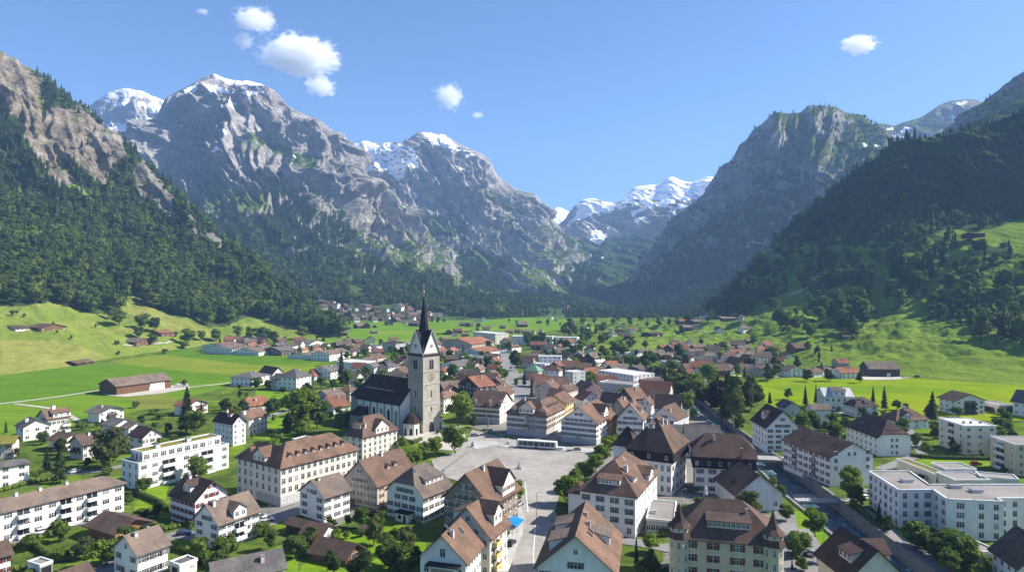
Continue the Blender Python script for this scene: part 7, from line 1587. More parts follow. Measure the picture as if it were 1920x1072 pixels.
TL = """112,905,70,s,1.1;88,884,48,s;207,878,86,w,1.25;270,925,34,b,1.2;371,902,50,b,1.15;160,1045,44,w,1.2;112,1052,24,u,1.5;420,1052,36,w,.8;60,1019,20,u,1.5;88,1008,15,u;112,1003,18,u,1.5;267,971,19,u,1.5;240,946,22,u;292,971,30,d;324,989,15,u,1.2;
507,1031,46,b,.9;553,1046,48,b,1.25;582,1030,32,d;492,1006,29,u,1.2;652,986,24,b,.8;677,991,44,b,1.05;713,993,40,b,.75;762,1036,52,w,1.1;742,1013,25,u;765,1078,42,b,1.2;631,1011,21,u,1.2;748,1074,36,d;625,986,14,u;
757,848,32,B;745,871,36,B,1.2;770,874,34,B,1.1;782,873,34,B;796,861,34,B;815,858,42,B,.95;852,851,56,B,1.1;709,860,15,B;862,802,70,B,.95;888,801,24,d;1142,850,34,B,1.35;1155,842,28,B,1.3;1130,868,36,B,1.2;1115,886,38,B,1.25;1098,901,38,B,1.2;1081,921,44,B,1.2;1061,947,56,B,1.15;1076,945,50,B,1.1;970,946,48,B,.9;
1222,1036,38,B,1.2;1193,1062,62,s,.5;1222,1088,62,w,.9;1200,1092,42,w;1248,1086,26,u;1310,951,21,B,1.2;1405,976,62,w,1.25;1356,930,26,d,.8;1250,1001,21,u;1226,986,13,u;1527,1006,56,b;1475,976,34,b,1.15;1463,936,29,b;1450,913,22,b;1594,936,64,B,.95;1604,946,42,b;1722,1023,48,b,1.15;1760,1051,48,b,1.25;1780,1076,48,b,1.25;1665,998,34,d,.9;1648,986,46,s,.9;1485,1069,25,s,.6;1537,1056,23,u;1840,1082,28,u,1.5;1614,946,21,u;1908,1001,17,u;
1718,841,31,b;1737,853,26,B,1.15;1753,823,30,b,.9;1790,853,30,d,1.1;1748,791,58,s,1.15;1658,769,46,s,.8;1637,756,34,s,.65;1681,768,19,b,1.2;1697,769,15,u;1510,761,40,s,.75;1530,758,38,s,.75;1478,749,24,w;1444,758,24,s;1506,804,32,B,1.25;1560,809,44,s,.6;1533,807,23,d,1.2;1620,783,21,d,1.1;1895,776,15,u;1875,801,19,u,1.5;1890,806,21,b,1.3;1865,796,15,u;
1612,718,24,d,.9;1495,691,22,d,.8;1547,646,17,b,1.1;1582,627,18,b,.8;1462,619,44,b;1475,611,32,b;1447,673,24,b;1460,676,13,u;1345,762,62,s,.9;1362,792,97,s;1350,782,72,c,.9;1375,802,106,w,.6;1410,769,68,d,.9;1393,772,62,d;1386,813,42,w,.7;1330,722,42,B;1341,719,34,s;1336,762,52,d;1310,743,36,B,.9;1290,733,30,b;1275,726,26,b;1258,726,26,b;1285,776,44,B,1.1;1268,742,22,b;
1413,649,24,b,.9;1448,677,28,b;1432,663,22,s,.6;1426,663,16,b;1462,676,13,u,1.3;1495,692,26,d,.8;1328,661,20,s,.8;1275,671,30,d,1.1;1350,676,16,d;1364,683,13,u;1381,689,18,d,1.2;1400,683,16,d;1440,701,22,d;1455,703,24,b,1.1;1247,721,32,s;1259,713,24,b;1442,758,24,s,.7;
917,698,32,d;928,675,16,b;915,659,18,b;967,694,40,d,.8;955,661,22,b;945,656,15,b;947,712,22,b,.9;983,723,30,s,.8;997,746,46,s,.5;968,726,20,b,.7;844,675,22,d,1.2;837,683,16,b,1.2;868,676,32,s,.7;848,713,32,b,1.1;882,701,22,b,1.1;820,729,42,w,.7;826,734,19,B;818,678,17,b;901,687,11,u;
990,647,26,b,1.1;1003,649,24,b;1016,647,26,b;1028,651,22,p;1040,653,24,p;1052,656,22,b;1062,661,26,b;1075,669,24,b;1088,661,26,b;1010,669,18,d,1.2;1025,673,20,d,1.2;1042,675,20,d,1.3;1060,677,22,b,1.3;1068,681,20,b,1.2;1107,716,22,b,1.2;1113,706,38,s,.8;1133,712,20,d,1.1;1140,689,24,b,1.1;1157,689,22,b,1.1;1152,671,18,d,1.1;1172,683,16,b;1180,689,24,b,1.1;1192,691,26,b;1210,693,32,b,.9;1221,704,20,w,1.2;1232,707,24,w,1.1;1246,712,26,s,.9;1257,709,18,b;1258,731,28,B,.9;1269,743,22,b;1276,732,30,b,.8;1290,734,28,d,.8;1306,744,36,B,.9;1300,786,22,b,1.1;
350,811,88,s,1.05;377,800,48,s,.9;364,815,52,b,1.2;562,808,86,b,1.05;596,803,62,b;545,813,42,d;640,719,64,s,.8;652,723,31,b;581,723,32,s,.8;603,728,24,b,1.1;625,728,20,d,1.1;641,725,18,b;673,713,22,b;499,723,16,s;503,731,20,d;528,736,11,u;686,711,26,b,1.1;719,711,20,B,1.2;742,712,17,B,1.4;736,681,18,d,1.4;733,665,17,d,1.1;751,671,22,c;765,664,20,b;707,665,16,b,1.3;686,668,16,b,1.2;718,673,13,d;714,646,10,b;
405,640,24,b;446,633,26,b;468,639,28,b,.9;487,641,30,b,1.1;497,641,30,b;512,643,26,b,1.1;535,640,11,b;566,636,28,b;616,630,22,b,1.2;22,593,13,b,1.3;32,591,10,b;45,595,8,u;100,610,12,b,1.2;107,626,10,b;134,637,11,b,1.2;179,616,13,b,1.2;219,647,10,u;222,665,8,u;309,664,11,u,1.3;222,611,34,b,1.15;205,599,28,b;260,635,26,b;268,618,34,b,1.1;290,621,28,b,1.15;285,646,22,b,1.15;352,646,32,b,1.15;378,639,22,b;405,641,26,b,1.1;328,631,11,u;345,653,13,u,1.6;344,725,13,b,1.2;253,764,14,u,1.2;290,776,11,u,2.6;300,786,11,u,2;265,798,22,b;312,816,17,b;325,831,20,b;11,813,26,s,.8;
80,833,22,d,1.1;153,806,17,u,1.3;146,801,15,u;182,801,13,u;22,831,13,u,1.2;30,858,16,b;72,891,11,u,1.8;200,891,15,u,1.8;472,823,17,b,.8;513,791,13,d;970,609,13,b;955,604,6,b;1027,612,11,b,1.1;1050,611,10,b,1.1;895,623,9,b;822,607,14,b;833,606,12,b;811,604,12,d;690,594,14,d;655,596,16,d;640,600,14,b;728,592,12,s;742,597,14,b;770,594,16,d;655,610,13,b;645,611,14,b;625,612,20,b;610,618,26,b;630,632,22,b;600,612,24,d"""
for row in TL.replace("\n", "").split(";"):
    q = row.split(",")
    if len(q) < 4: continue
    px, py, hp, kd = float(q[0]), float(q[1]), float(q[2]), q[3]; wf = float(q[4]) if len(q) > 4 else 1.0
    p = hit(px, py); h = hp / F * p.y
    tree(p, h, kd, wf * random.uniform(.94, 1.06))
def belt(poly, n, h0, h1, kinds, seed):
    rr = random.Random(seed); xs = [p[0] for p in poly]; ys = [p[1] for p in poly]; k = 0; t = 0
    while k < n and t < n * 40:
        t += 1; x, y = rr.uniform(min(xs), max(xs)), rr.uniform(min(ys), max(ys))
        if not inpoly(x, y, poly): continue
        p = hit(x, y)
        if blocked(p.x, p.y, 2.5): continue
        tree(p, rr.uniform(h0, h1), rr.choice(kinds), rr.uniform(.9, 1.25)); k += 1
belt([(1085,640),(1150,636),(1200,660),(1260,690),(1300,725),(1330,760),(1295,760),(1235,705),(1190,682),(1120,668)], 30, 9, 15, 'bbbdw', 2)
belt([(1050,616),(1090,602),(1200,600),(1330,600),(1335,606),(1250,614),(1150,617),(1110,640),(1060,650)], 40, 10, 17, 'bbdb', 3)
belt([(930,590),(1060,590),(1062,595),(980,597),(935,598)], 20, 10, 16, 'bd', 4)
belt([(840,598),(930,594),(935,597),(860,602)], 8, 9, 14, 'bd', 5)
belt([(1330,560),(1500,580),(1560,640),(1480,640),(1420,600),(1340,600)], 14, 10, 18, 'bbd', 6)
belt([(590,640),(700,650),(860,690),(830,700),(720,690),(600,670)], 18, 6, 11, 'bdBb', 7)
belt([(1060,690),(1200,720),(1280,770),(1200,770),(1080,720)], 10, 6, 10, 'bB', 8)
belt([(1250,668),(1460,668),(1480,700),(1260,700)], 20, 6, 12, 'bds', 9)
belt([(1430,790),(1700,790),(1700,830),(1480,830)], 14, 4, 9, 'bud', 10)
belt([(430,720),(600,730),(600,830),(480,830)], 12, 4, 10, 'bdu', 11)
belt([(60,800),(330,800),(330,860),(120,900),(60,870)], 16, 3, 8, 'bud', 12)
belt([(880,655),(935,655),(930,720),(880,720)], 10, 6, 11, 'bd', 14)
# garden bushes close to house walls
def garden_bushes(n):
    rr = random.Random(77); near = [f for f in FOOT if 120 < f[0].y < 420]; k = 0; t = 0
    while k < n and t < n * 30:
        t += 1; c, an, a, b = rr.choice(near); s = rr.choice(('f', 'l', 'r')); u, v = rr.uniform(-a / 2, a / 2), -b / 2 - rr.uniform(.3, 3)
        if s == 'l': u, v = -a / 2 - rr.uniform(.3, 3), rr.uniform(-b / 2, b / 2)
        if s == 'r': u, v = a / 2 + rr.uniform(.3, 3), rr.uniform(-b / 2, b / 2)
        x = c.x + u * math.cos(an) - v * math.sin(an); y = c.y + u * math.sin(an) + v * math.cos(an)
        px = CX + x / y * F; py = CY + H / y * F
        if blocked(x, y, .2) or inpoly(px, py, SQUARE) or inpoly(px, py, RIVER_PX) or not -20 < px < 1940 or not py < 1090 or c.z > 1: continue
        if px > 880 and px < 1160 and py > 790 and py < 900: continue
        tree(Vector((x, y, 0)), rr.uniform(1.2, 3.2), 'u', rr.uniform(.9, 1.5)); k += 1
belt([(0,1000),(200,990),(330,1000),(480,1072),(0,1072)], 12, 3, 7, 'bud', 15)
belt([(480,990),(560,1000),(780,1000),(780,1090),(560,1090)], 10, 4, 9, 'bdw', 16)
belt([(1240,950),(1500,960),(1560,1072),(1480,1085),(1240,1010)], 8, 3, 8, 'bBu', 17)
belt([(1620,960),(1680,990),(1900,1060),(1900,1085),(1760,1060)], 12, 4, 9, 'bdu', 18)
belt([(1640,770),(1900,780),(1900,870),(1720,860)], 16, 3, 9, 'bduB', 19)
belt([(400,760),(640,760),(660,830),(480,830)], 12, 4, 10, 'bdu', 20)
belt([(800,640),(940,640),(940,740),(830,740)], 26, 5, 11, 'bdB', 22)
belt([(980,640),(1240,640),(1330,720),(1250,730),(1000,720)], 30, 5, 11, 'bdB', 23)
belt([(1260,640),(1620,660),(1620,715),(1280,715)], 26, 5, 11, 'bds', 24)
belt([(640,640),(800,640),(800,740),(600,740)], 18, 5, 10, 'bdB', 25)
belt([(400,630),(660,640),(660,670),(420,660)], 16, 5, 9, 'bd', 26)
garden_bushes(110)
def hedge(px, h, w, lab):
    pts = [hit(*p) for p in px]; rr = np.random.default_rng(int(px[0][0])); parts = []; cl = []
    for a, b_ in zip(pts, pts[1:]):
        d = (b_ - a); ln = d.length; n = max(2, int(ln / (w * .7)))
        for q in range(n + 1): cl.append((tuple(a.lerp(b_, q / n) + Vector((rr.normal() * .08, rr.normal() * .08, h * .5))), (w * .62, w * .62, h * .56)))
    for c, r in cl: parts.append(ico_lump(c, [x * .93 for x in r], rr, 1, .15))
    parts.append(leaf_cloud(cl, 40, .3, rr)); V, Fc = join(parts)
    o = mesh_obj("hedge", V, Fc, M_LEAF); o["label"] = lab; o["category"] = "hedge"; o["group"] = "clipped hedges"
hedge([(25,1030),(60,1022),(100,1050),(60,1062),(30,1072)], 1.8, 1.6, "clipped square hedge around the corner lawn by the small flat garage")
hedge([(252,925),(300,945),(312,960)], 1.7, 1.6, "long hedge along the lawn below the red shuttered white house")
hedge([(330,1030),(372,1042),(390,1062)], 2.0, 2.0, "leafy hedge between the plain white house and the grey garage")
hedge([(0,922),(60,905),(100,900)], 1.6, 2.0, "green hedge under the low roofed white block")
hedge([(1475,806),(1520,814),(1590,822)], 2.0, 1.8, "dark hedge behind the long riverside block")
hedge([(1600,945),(1640,985),(1660,995)], 1.6, 1.8, "hedge along the path beneath the white stepped block")
hedge([(1712,856),(1760,860),(1860,862)], 1.6, 2.0, "low hedge fronting the cream flat roofed block")
hedge([(285,985),(310,995),(350,985)], 1.5, 1.6, "trimmed hedge beside the orange timber barn drive")
hedge([(500,875),(520,830),(540,800)], 1.6, 1.8, "hedge on the lawn by the tall plain white house")
hedge([(748,828),(775,832),(790,826)], 1.8, 1.4, "neat hedge edging the lawn before the church")
hedge([(1200,948),(1250,955),(1310,952)], 1.4, 1.4, "hedge between the flat annex and the statue yard")
hedge([(820,627),(860,625),(885,621)], 2.4, 3.0, "field hedge beyond the terracotta roofs")

QUEUE.sort(key=lambda q: -q[0])
for q in QUEUE[:296]: grow(*q[1:])
rest = QUEUE[296:]
o = wood("distant_trees", np.array([q[1][:] for q in rest]), np.zeros(len(rest), bool), np.array([q[2] for q in rest]) * 1.05, np.random.default_rng(3)); o["label"] = "small round trees scattered among the farther houses, fields and along the river"; o["category"] = "trees"
# ================================================================ vehicles and street furniture
def paint(name, c): return plain(name, c, .3)
CARM = [paint("white_car_paint", (.7, .7, .7)), paint("silver_car_paint", (.35, .36, .38)), paint("black_car_paint", (.02, .02, .025)), paint("red_car_paint", (.35, .03, .025)), paint("blue_car_paint", (.04, .08, .2))]
CARW = ["white", "silver grey", "black", "red", "dark blue"]
def extrude_profile(pts, w0, w1=None):
    n = len(pts); w1 = w1 or w0; V = [Vector((x, -w, z)) for (x, z), w in zip(pts, w0)] + [Vector((x, w, z)) for (x, z), w in zip(pts, w0)]
    return V, [tuple(range(n)), tuple(range(2 * n - 1, n - 1, -1))] + [(q, n + q, n + (q + 1) % n, (q + 1) % n) for q in range(n)]
def wheel_mesh(r=.33, w=.22):
    n = 14; V = []
    for y in (-w / 2, w / 2):
        for q in range(n): V.append(Vector((math.cos(q * math.tau / n) * r, y, math.sin(q * math.tau / n) * r)))
    me = bpy.data.meshes.new("wheel"); me.from_pydata([tuple(v) for v in V], [], [tuple(range(n)), tuple(range(2 * n - 1, n - 1, -1))] + [(q, n + q, n + (q + 1) % n, (q + 1) % n) for q in range(n)]); me.materials.append(M_BLACK); return me
WHEEL = wheel_mesh()
body = extrude_profile([(-2.1, .35), (-2.15, .7), (-1.95, .95), (-.9, 1.0), (.9, 1.0), (1.95, .85), (2.15, .6), (2.1, .35)], [.82, .86, .84, .84, .84, .82, .80, .78])
cab = extrude_profile([(-1.85, .94), (-1.35, 1.42), (.25, 1.45), (1.05, .97)], [.78, .64, .64, .76])
rf = extrude_profile([(-1.36, 1.43), (-1.25, 1.49), (.2, 1.5), (.3, 1.44)], [.63, .6, .6, .63])
def car_me(nm, g, m):
    me = bpy.data.meshes.new(nm); me.from_pydata([tuple(v) for v in g[0]], [], g[1]); me.materials.append(m); return me
CARBODY = [car_me("body", body, m) for m in CARM]; CARROOF = [car_me("car_roof", rf, m) for m in CARM]; CARGLASS = car_me("glazing", cab, M_GLASS)
def car(px, py, rz, k, lab, van=False):
    r = root_at("van" if van else "parked_car", hit(px, py) + Vector((0, 0, .17)), rz, lab, "van" if van else "car", "parked cars")
    put("body", CARBODY[k], r, (0, 0, 0)); put("glazing", CARGLASS, r, (0, 0, 0)); put("car_roof", CARROOF[k], r, (0, 0, 0))
    for x in (-1.35, 1.35):
        for y in (-.78, .78): put("wheel", WHEEL, r, (x, y, .33))
    if van: r.scale = (1.12, 1.08, 1.35)
    return r
car(972, 949, 1.1, 1, "silver grey van parked behind the dark fronted inn", True)
car(500, 977, .5, 0, "white car parked at the roadside near the grey shuttered house"); car(488, 972, .5, 1, "silver grey car parked behind the roadside white car")
car(141, 886, 1.2, 0, "white car on the lane behind the green spruce"); car(958, 1022, 1.2, 2, "black car parked below the blue canopy"); car(1442, 707, .05, 2, "black car parked at the grey arched house")
car(1532, 705, .2, 1, "silver grey car beside the white hipped house east of the river"); car(1497, 707, 0, 0, "white car parked before the white gabled farmhouse row"); car(1625, 936, .4, 0, "white car under the trees by the white stepped block")
car(1607, 939, .4, 1, "silver grey car at the end of the footbridge"); car(228, 737, .9, 0, "white car at the corner of the long field barn"); car(252, 733, .9, 1, "silver grey car beside the wall of the long field barn"); car(335, 722, .6, 0, "white car parked beyond the end of the long field barn"); car(1696, 708, .1, 0, "white car in the yard of the big hillside barn"); car(1720, 707, .1, 2, "black car in the yard of the big hillside barn")
car(965, 720, 1.45, 0, "white car driving on the tree lined main road"); car(958, 690, 1.45, 3, "red car driving far along the main road"); car(1640, 925, .1, 4, "dark blue car parked by the white stepped block corner"); car(1698, 800, .2, 1, "silver grey car on the lane behind the half hipped white house")
car(890, 818, .2, 1, "silver grey car by the fountain in front of the swaybacked house"); car(700, 965, .6, 3, "red car in the yard below the beige gabled house"); car(640, 930, .7, 2, "black car on the street between the school and the grey shuttered house")
car(1300, 958, .1, 0, "white car in the statue yard behind the turreted house"); car(1520, 1040, 1.2, 1, "silver grey car on the terrace drive by the river lawn"); car(1512, 1012, 1.2, 2, "black car on the terrace beside the river lawn"); car(1150, 1013, .2, 3, "red car on the lane below the big slate shuttered house"); car(345, 1003, .3, 4, "dark blue car on the lane by the orange timber barn"); car(80, 1000, .9, 0, "white car below the balconies of the long balconied apartment block"); car(1830, 872, .1, 3, "red car on the lawn edge before the cream flat roofed block")
def long_bus():
    a, b_ = G(970, 838), G(1044, 843); d = b_ - a; ln = d.length; an = math.atan2(d.y, d.x)
    r = root_at("sightseeing_bus", a.lerp(b_, .5) + Vector((0, 0, .16)), an, "long white roofed open sided bus parked at the edge of the square", "bus"); h = ln / 2
    v, f = join([box_v(-h, h, -1.3, 1.3, 3.0, 3.25), box_v(-h + .2, h - .2, -1.15, 1.15, 3.25, 3.4)]); mesh_obj("roof", v, f, M_WHITE, r)
    P = [box_v(-h, -h + 1.0, -1.2, 1.2, .5, 3.0), box_v(h - .9, h, -1.2, 1.2, .5, 3.0)] + [box_v(x - .08, x + .08, y - .05, y + .05, .5, 3.0) for x in np.linspace(-h + 2.5, h - 2.5, 6) for y in (-1.2, 1.2)]
    v, f = join(P); mesh_obj("post_frame", v, f, M_WHITE, r)
    v, f = join([box_v(-h + .1, -.5, -1.22, -1.12, .5, 1.25), box_v(.5, h - .1, -1.22, -1.12, .5, 1.25), box_v(-h + .1, h - .1, 1.12, 1.22, .5, 1.25), box_v(-h, h, -1.15, 1.15, .45, .6)]); mesh_obj("side_panel", v, f, M_WHITE, r)
    v, f = join([box_v(-h + 1.0, h - .9, -1.0, 1.0, .6, 2.9)]); mesh_obj("glazing", v, f, M_GLASS, r)
    for x in (-h + 2, -.8, .8, h - 2):
        for y in (-1.1, 1.1): put("wheel", WHEEL, r, (x, y, .45), 0, (1.35, 1, 1.35))
    v, f = join([box_v(h + .1, h + 3.0, -.8, .8, .6, 1.2), box_v(h, h + .3, -.1, .1, .6, .8)]); mesh_obj("tow_car", v, f, M_WHITE, r)
long_bus()
def canopy():
    q = [G(951, 976, 3.4), G(969, 988, 3.4), G(983, 974, 3.6), G(964, 966, 3.6)]; c = sum(q, Vector()) / 4; c.z = .15
    r = root_at("shade_canopy", c, 0, "bright blue square sunshade stretched over the pavement tables", "sunshade"); blue = plain("blue_canvas", (0.01, 0.23, 0.62), .7)
    V = [p - c for p in q]; V = V + [v + Vector((0, 0, .1)) for v in V]; mesh_obj("canvas", V, [(3, 2, 1, 0), (4, 5, 6, 7)] + [(i, (i + 1) % 4, 4 + (i + 1) % 4, 4 + i) for i in range(4)], blue, r)
    for p in V[:4]: v, f = tube([Vector((p.x * .95, p.y * .95, -.2)), Vector((p.x * .95, p.y * .95, p.z))], [.05, .05], 6); mesh_obj("pole", v, f, M_METAL, r)
    for i, (px, py, m, lab) in enumerate(((957, 992, M_BLACK, "dark awning over café tables just below the blue sunshade"), (960, 1003, WALL['cream'], "cream awning below the dark café awning"))):
        p = G(px, py); o = root_at("table_awning", p, 1.1, lab, "awning"); v, f = box_v(-2.0, 2.0, -1.2, 1.2, 2.3, 2.42); mesh_obj("canvas", v, f, m, o)
        for x in (-1.8, 1.8):
            for y in (-1.0, 1.0): v, f = box_v(x - .04, x + .04, y - .04, y + .04, 0, 2.3); mesh_obj("pole", v, f, M_METAL, o)
canopy()
def lamp(px, py, h, lab):
    r = root_at("street_lamp", hit(px, py), 0, lab, "street lamp", "street lamps"); v, f = tube([Vector((0, 0, 0)), Vector((0, 0, h * .96)), Vector((.15, 0, h)), Vector((1.1, 0, h + .1))], [.11, .07, .06, .05], 6); mesh_obj("pole", v, f, M_METAL, r)
    v, f = box_v(.8, 1.5, -.14, .14, h + .04, h + .16); mesh_obj("lamp_head", v, f, M_METAL, r)
lamp(1006, 976, 8.5, "tall lamp post in the middle of the street mouth"); lamp(1278, 962, 7.5, "lamp post in front of the flat annex"); lamp(936, 835, 4.5, "lamp post at the town hall corner of the square"); lamp(908, 826, 4.5, "lamp post by the shadow edge near the swaybacked house"); lamp(506, 960, 6, "lamp post at the roadside beside the long cream school"); lamp(1085, 833, 4, "lamp post before the row shuttered gable house"); lamp(950, 700, 7, "lamp post along the tree lined main road"); lamp(1545, 1040, 6, "lamp post on the lawn by the river")
def simple(nm, px, py, parts, lab, cat, rz=0):
    r = root_at(nm, hit(px, py) + Vector((0, 0, .15)), rz, lab, cat)
    for pn, (v, f), m in parts: mesh_obj(pn, v, f, m, r)
cone = tube([Vector((0, 0, .5)), Vector((0, 0, 2.6))], [.5, .12], 4)
simple("obelisk", 973, 879, [("base", box_v(-.8, .8, -.8, .8, -.1, .5), M_STONE), ("shaft", cone, M_METAL)], "small dark stone obelisk alone on the open square", "monument")
def statue_geo():
    P = [ico_lump((0, 0, 2.95), (.55, .4, .95), RNG, 2, .1), ico_lump((0, .05, 4.05), (.27, .27, .33), RNG, 2, 0), ico_lump((.42, -.1, 3.2), (.16, .2, .6), RNG, 1, .05), ico_lump((-.42, -.1, 3.2), (.16, .2, .6), RNG, 1, .05), tube([Vector((0, 0, 1.7)), Vector((0, 0, 2.6))], [.6, .5], 10)]
    return join(P)
simple("statue", 1323, 936, [("pedestal", join([box_v(-.9, .9, -.9, .9, -.2, .4), box_v(-.65, .65, -.65, .65, .4, 1.7)]), M_TRIM), ("figure", statue_geo(), M_WHITE)], "white stone statue on a pedestal in the yard behind the turreted house", "statue")
simple("fountain", 915, 806, [("basin", tube([Vector((0, 0, -.2)), Vector((0, 0, .9)), Vector((0, 0, .95))], [2.2, 2.3, 2.0], 12), M_STONE), ("column", tube([Vector((0, 0, .5)), Vector((0, 0, 4.6))], [.35, .22], 8), M_STONE), ("figure", ico_lump((0, 0, 5.2), (.3, .3, .7), RNG, 1, .1), M_METAL)], "stone fountain with a central column before the swaybacked cream house", "fountain")
simple("memorial_stone", 886, 838, [("stone", tube([Vector((0, 0, -.2)), Vector((.1, 0, 2.2))], [1.2, .35], 5), M_METAL)], "dark pointed memorial stone near the big plane tree on the square", "monument")
simple("statue", 952, 834, [("pedestal", box_v(-.4, .4, -.4, .4, -.1, 1.4), M_TRIM), ("figure", join([tube([Vector((0, 0, 1.3)), Vector((0, 0, 2.6))], [.35, .25], 8), ico_lump((0, 0, 2.85), (.2, .2, .25), RNG, 1, 0)]), M_WHITE)], "pale stone figure standing before the town hall front", "statue")
simple("planter", 1082, 845, [("trough", box_v(-1.6, 1.6, -.7, .7, -.1, .9), M_METAL), ("flowers", ico_lump((0, 0, 1.0), (1.4, .6, .35), RNG, 2, .3), M_DARKLEAF)], "grey planter trough on the square before the row shuttered house", "planter")
simple("market_cart", 1068, 846, [("cart", box_v(-1.2, 1.2, -.5, .5, .3, .8), M_METAL), ("shaft", box_v(1.2, 2.4, -.05, .05, .35, .42), M_METAL), ("wheel", (lambda g: g)(tube([Vector((0, -.6, .3)), Vector((0, .6, .3))], [.3, .3], 10)), M_BLACK)], "low dark handcart standing beside the grey planter", "cart")
def bridge(nm, a, b_, w, lab, under):
    a, b_ = G(*a), G(*b_); d = b_ - a; ln = d.length; an = math.atan2(d.y, d.x); r = root_at(nm, a.lerp(b_, .5), an, lab, "bridge"); h = ln / 2
    v, f = box_v(-h, h, -w / 2, w / 2, -.35, .3); mesh_obj("deck", v, f, M_CONC, r)
    v, f = join([box_v(-h, h, s * w / 2 - .05, s * w / 2 + .05, z, z + .07) for s in (-1, 1) for z in (.8, 1.3)] + [box_v(x - .04, x + .04, s * w / 2 - .04, s * w / 2 + .04, .3, 1.3) for x in np.linspace(-h, h, 16) for s in (-1, 1)]); mesh_obj("railing", v, f, M_METAL, r)
    v, f = join([box_v(-h * .5 - .4, -h * .5 + .4, -w / 2, w / 2, -DEPTH - 1, -.35)]) if under else box_v(-h, h, -w / 2 + .3, w / 2 - .3, -.9, -.35); mesh_obj("girder", v, f, M_STONE, r)
bridge("footbridge", (1492, 937), (1598, 938), 3.2, "concrete footbridge with thin railings over the river by the white stepped block", False)
bridge("road_bridge", (1405, 857), (1482, 861), 6.5, "wide road bridge at the foot of the tall gable house", False)
# ================================================================ clouds and haze
def cloud_mat(dens, seed, lo):
    m = bpy.data.materials.new("cloud_vapour"); m.use_nodes = True; nt = m.node_tree; nt.nodes.clear()
    out = nt.nodes.new("ShaderNodeOutputMaterial"); tc = N(nt, "ShaderNodeTexCoord")
    ln = N(nt, "ShaderNodeVectorMath", operation='LENGTH'); L(nt, tc.outputs["Object"], ln.inputs[0])
    mp = N(nt, "ShaderNodeMapping"); mp.inputs["Location"].default_value = (seed * 3.1, seed * 1.7, seed); L(nt, tc.outputs["Object"], mp.inputs[0])
    n = N(nt, "ShaderNodeTexNoise", i_Scale=2.9, i_Detail=9, i_Roughness=0.66); L(nt, mp.outputs[0], n.inputs["Vector"])
    d = mth(nt, 'SUBTRACT', mth(nt, 'MULTIPLY', n.outputs[0], 2.9), mth(nt, 'MULTIPLY', ln.outputs[1], 1.6))
    k = N(nt, "ShaderNodeMapRange"); L(nt, d, k.inputs[0]); k.inputs[1].default_value = lo; k.inputs[2].default_value = lo + .34; k.inputs[3].default_value = 0; k.inputs[4].default_value = dens
    v = N(nt, "ShaderNodeVolumePrincipled"); v.inputs["Color"].default_value = (1, 1, 1, 1); v.inputs["Anisotropy"].default_value = 0.2
    L(nt, k.outputs[0], v.inputs["Density"]); L(nt, v.outputs[0], out.inputs["Volume"])
    return m
CLOUDS = [  # px, py, half width px, half height px, density, label
 (565,106,90,44,0.014,"largest white cumulus cloud above the snow capped peak"),
 (478,38,54,33,0.012,"ragged white cloud high above the biggest cloud"),
 (455,76,32,26,0.012,"thin wisp of cloud below the ragged high cloud"),
 (600,162,44,30,0.013,"torn pale cloud just under the largest cumulus"),
 (842,182,38,35,0.012,"small bright cloud alone over the middle snowy summit"),
 (895,216,18,10,0.015,"tiny faint puff beside the small middle cloud"),
 (1611,84,44,23,0.014,"lone white cloud over the flat topped shaded mountain"),
 (380,22,20,10,0.010,"faint scrap of cloud near the top of the sky")]
for i, (px, py, hw, hh, dn, lab) in enumerate(CLOUDS):
    Yc = 6400 if py < 150 else 7000
    p = P3(px, py, Yc); bm = bmesh.new(); bmesh.ops.create_icosphere(bm, subdivisions=3, radius=1.0)
    me = bpy.data.meshes.new("cloud"); bm.to_mesh(me); bm.free(); me.materials.append(cloud_mat(dn, i + 1, (.22, .36, .5, .46, .38, .5, .34, .55)[i]))
    o = bpy.data.objects.new("cloud", me); COL.objects.link(o); o.location = p
    o.scale = (hw / F * Yc, hw / F * Yc * 0.8, hh / F * Yc)
    o["label"] = lab; o["category"] = "cloud"; o["group"] = "fair weather clouds"
def haze():
    zt = 1560; x = 9000; y0, y1 = -400, 7400; z0 = -800
    V = [(sx * x, y, z) for z in (z0, zt) for y in (y0, y1) for sx in (-1, 1)]
    Fc = [(0, 1, 3, 2), (4, 6, 7, 5), (0, 4, 5, 1), (2, 3, 7, 6), (0, 2, 6, 4), (1, 5, 7, 3)]
    m = bpy.data.materials.new("thin_haze"); m.use_nodes = True; nt = m.node_tree; nt.nodes.clear()
    out = nt.nodes.new("ShaderNodeOutputMaterial"); v = N(nt, "ShaderNodeVolumePrincipled")
    v.inputs["Color"].default_value = (0.36, 0.58, 1.0, 1); v.inputs["Density"].default_value = 0.000084; v.inputs["Anisotropy"].default_value = 0.0
    L(nt, v.outputs[0], out.inputs["Volume"])
    bm = bmesh.new(); vv = [bm.verts.new(p) for p in V]
    for f in Fc: bm.faces.new([vv[i] for i in f])
    bmesh.ops.recalc_face_normals(bm, faces=bm.faces); me = bpy.data.meshes.new("haze"); bm.to_mesh(me); bm.free(); me.materials.append(m)
    o = bpy.data.objects.new("haze", me); COL.objects.link(o); o["kind"] = "stuff"
haze()
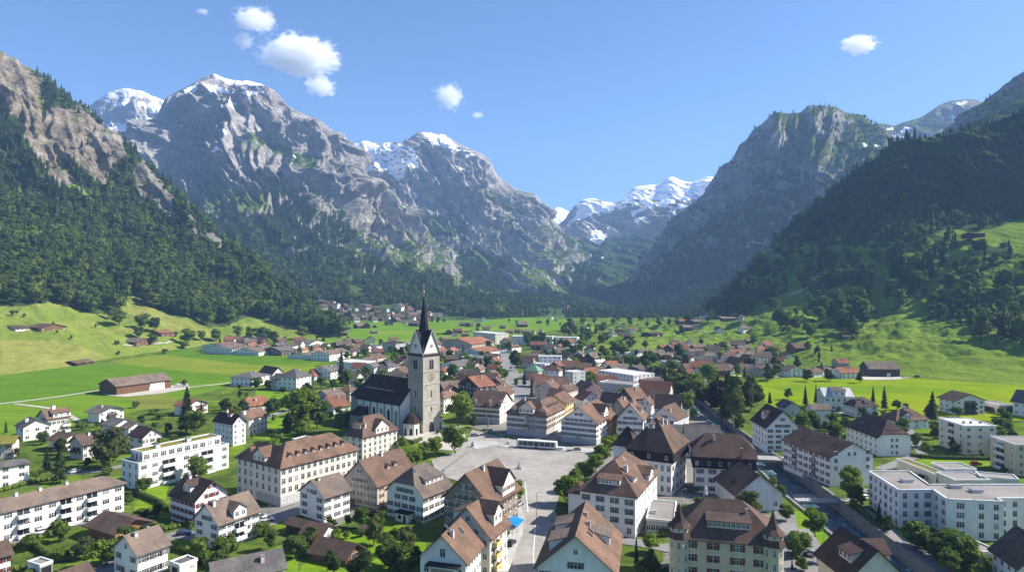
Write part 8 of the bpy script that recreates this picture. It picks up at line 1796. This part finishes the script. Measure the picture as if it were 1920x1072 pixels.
# ================================================================ labels for the houses of the middle and far distance
def near_landmarks(p, n=6):
    return sorted(((q - p).length, s, q) for s, q in LAND if (q - p).length > 1)[:n]
def relation(p, q):
    dx, dy = p.x / p.y - q.x / q.y, p.y - q.y
    if abs(dy) > 1.3 * abs(p.x - q.x): return "behind" if dy > 0 else "in front of"
    return "east of" if p.x > q.x else "west of"
LAND += [("the town square", G(1000, 880)), ("the tree lined main road", G(960, 700)), ("the farm track junction", G(60, 752)), ("the valley floor river trees", G(1180, 660)), ("the turn of the river", G(1330, 775)), ("the far hamlet's meadow", hit(700, 595)), ("the white office cube", G(930, 645)), ("the eastern spur chalets", hit(1290, 612)), ("the row of houses along the western meadow", G(500, 665))]
used = {}
def words_ok(s): return len(s.split()) <= 16
def finish_labels():
    for r, a in AUTO:
        p = r.location.copy(); L_ = near_landmarks(p, 9)
        head = " ".join(w for w in (a["size"], WALLWORD[a["wall"]], a["extra"], a["noun"]) if w); roof = ROOFWORD[a["roof"]] + " roof"
        cands = []
        for d, s, q in L_: cands.append("%s with %s %s %s" % (head, roof, relation(p, q), s))
        for i in range(4):
            for j in range(i + 1, 6): cands.append("%s with %s between %s and %s" % (head, roof, L_[i][1].replace("the ", "", 1), L_[j][1].replace("the ", "", 1)))
        for c in cands:
            if words_ok(c) and c not in used: break
        else: c = cands[0]
        used.setdefault(c, []).append(r); r["label"] = c
    for c, rs in used.items():
        if len(rs) > 1:
            for r in rs: r["group"] = "alike: " + c[:60]
finish_labels()

def finish_trees():
    seen = {}
    for r, k, h in TREE_AUTO:
        p = r.location.copy(); L_ = near_landmarks(p, 7); w = "" if k == 'u' else ("tall " if h > 17 else "small " if h < 7 else "")
        if k == 'u': w = "large " if h > 2.6 else "low " if h < 1.7 else ""
        head = w + TWORD[k]; cands = ["%s %s %s" % (head, relation(p, q), s) for d, s, q in L_]
        cands += ["%s between %s and %s" % (head, L_[i][1].replace("the ", "", 1), L_[j][1].replace("the ", "", 1)) for i in range(4) for j in range(i + 1, 6)]
        for c in cands:
            if words_ok(c) and c not in seen: break
        else: c = cands[0]
        seen[c] = 1; r["label"] = c
finish_trees()
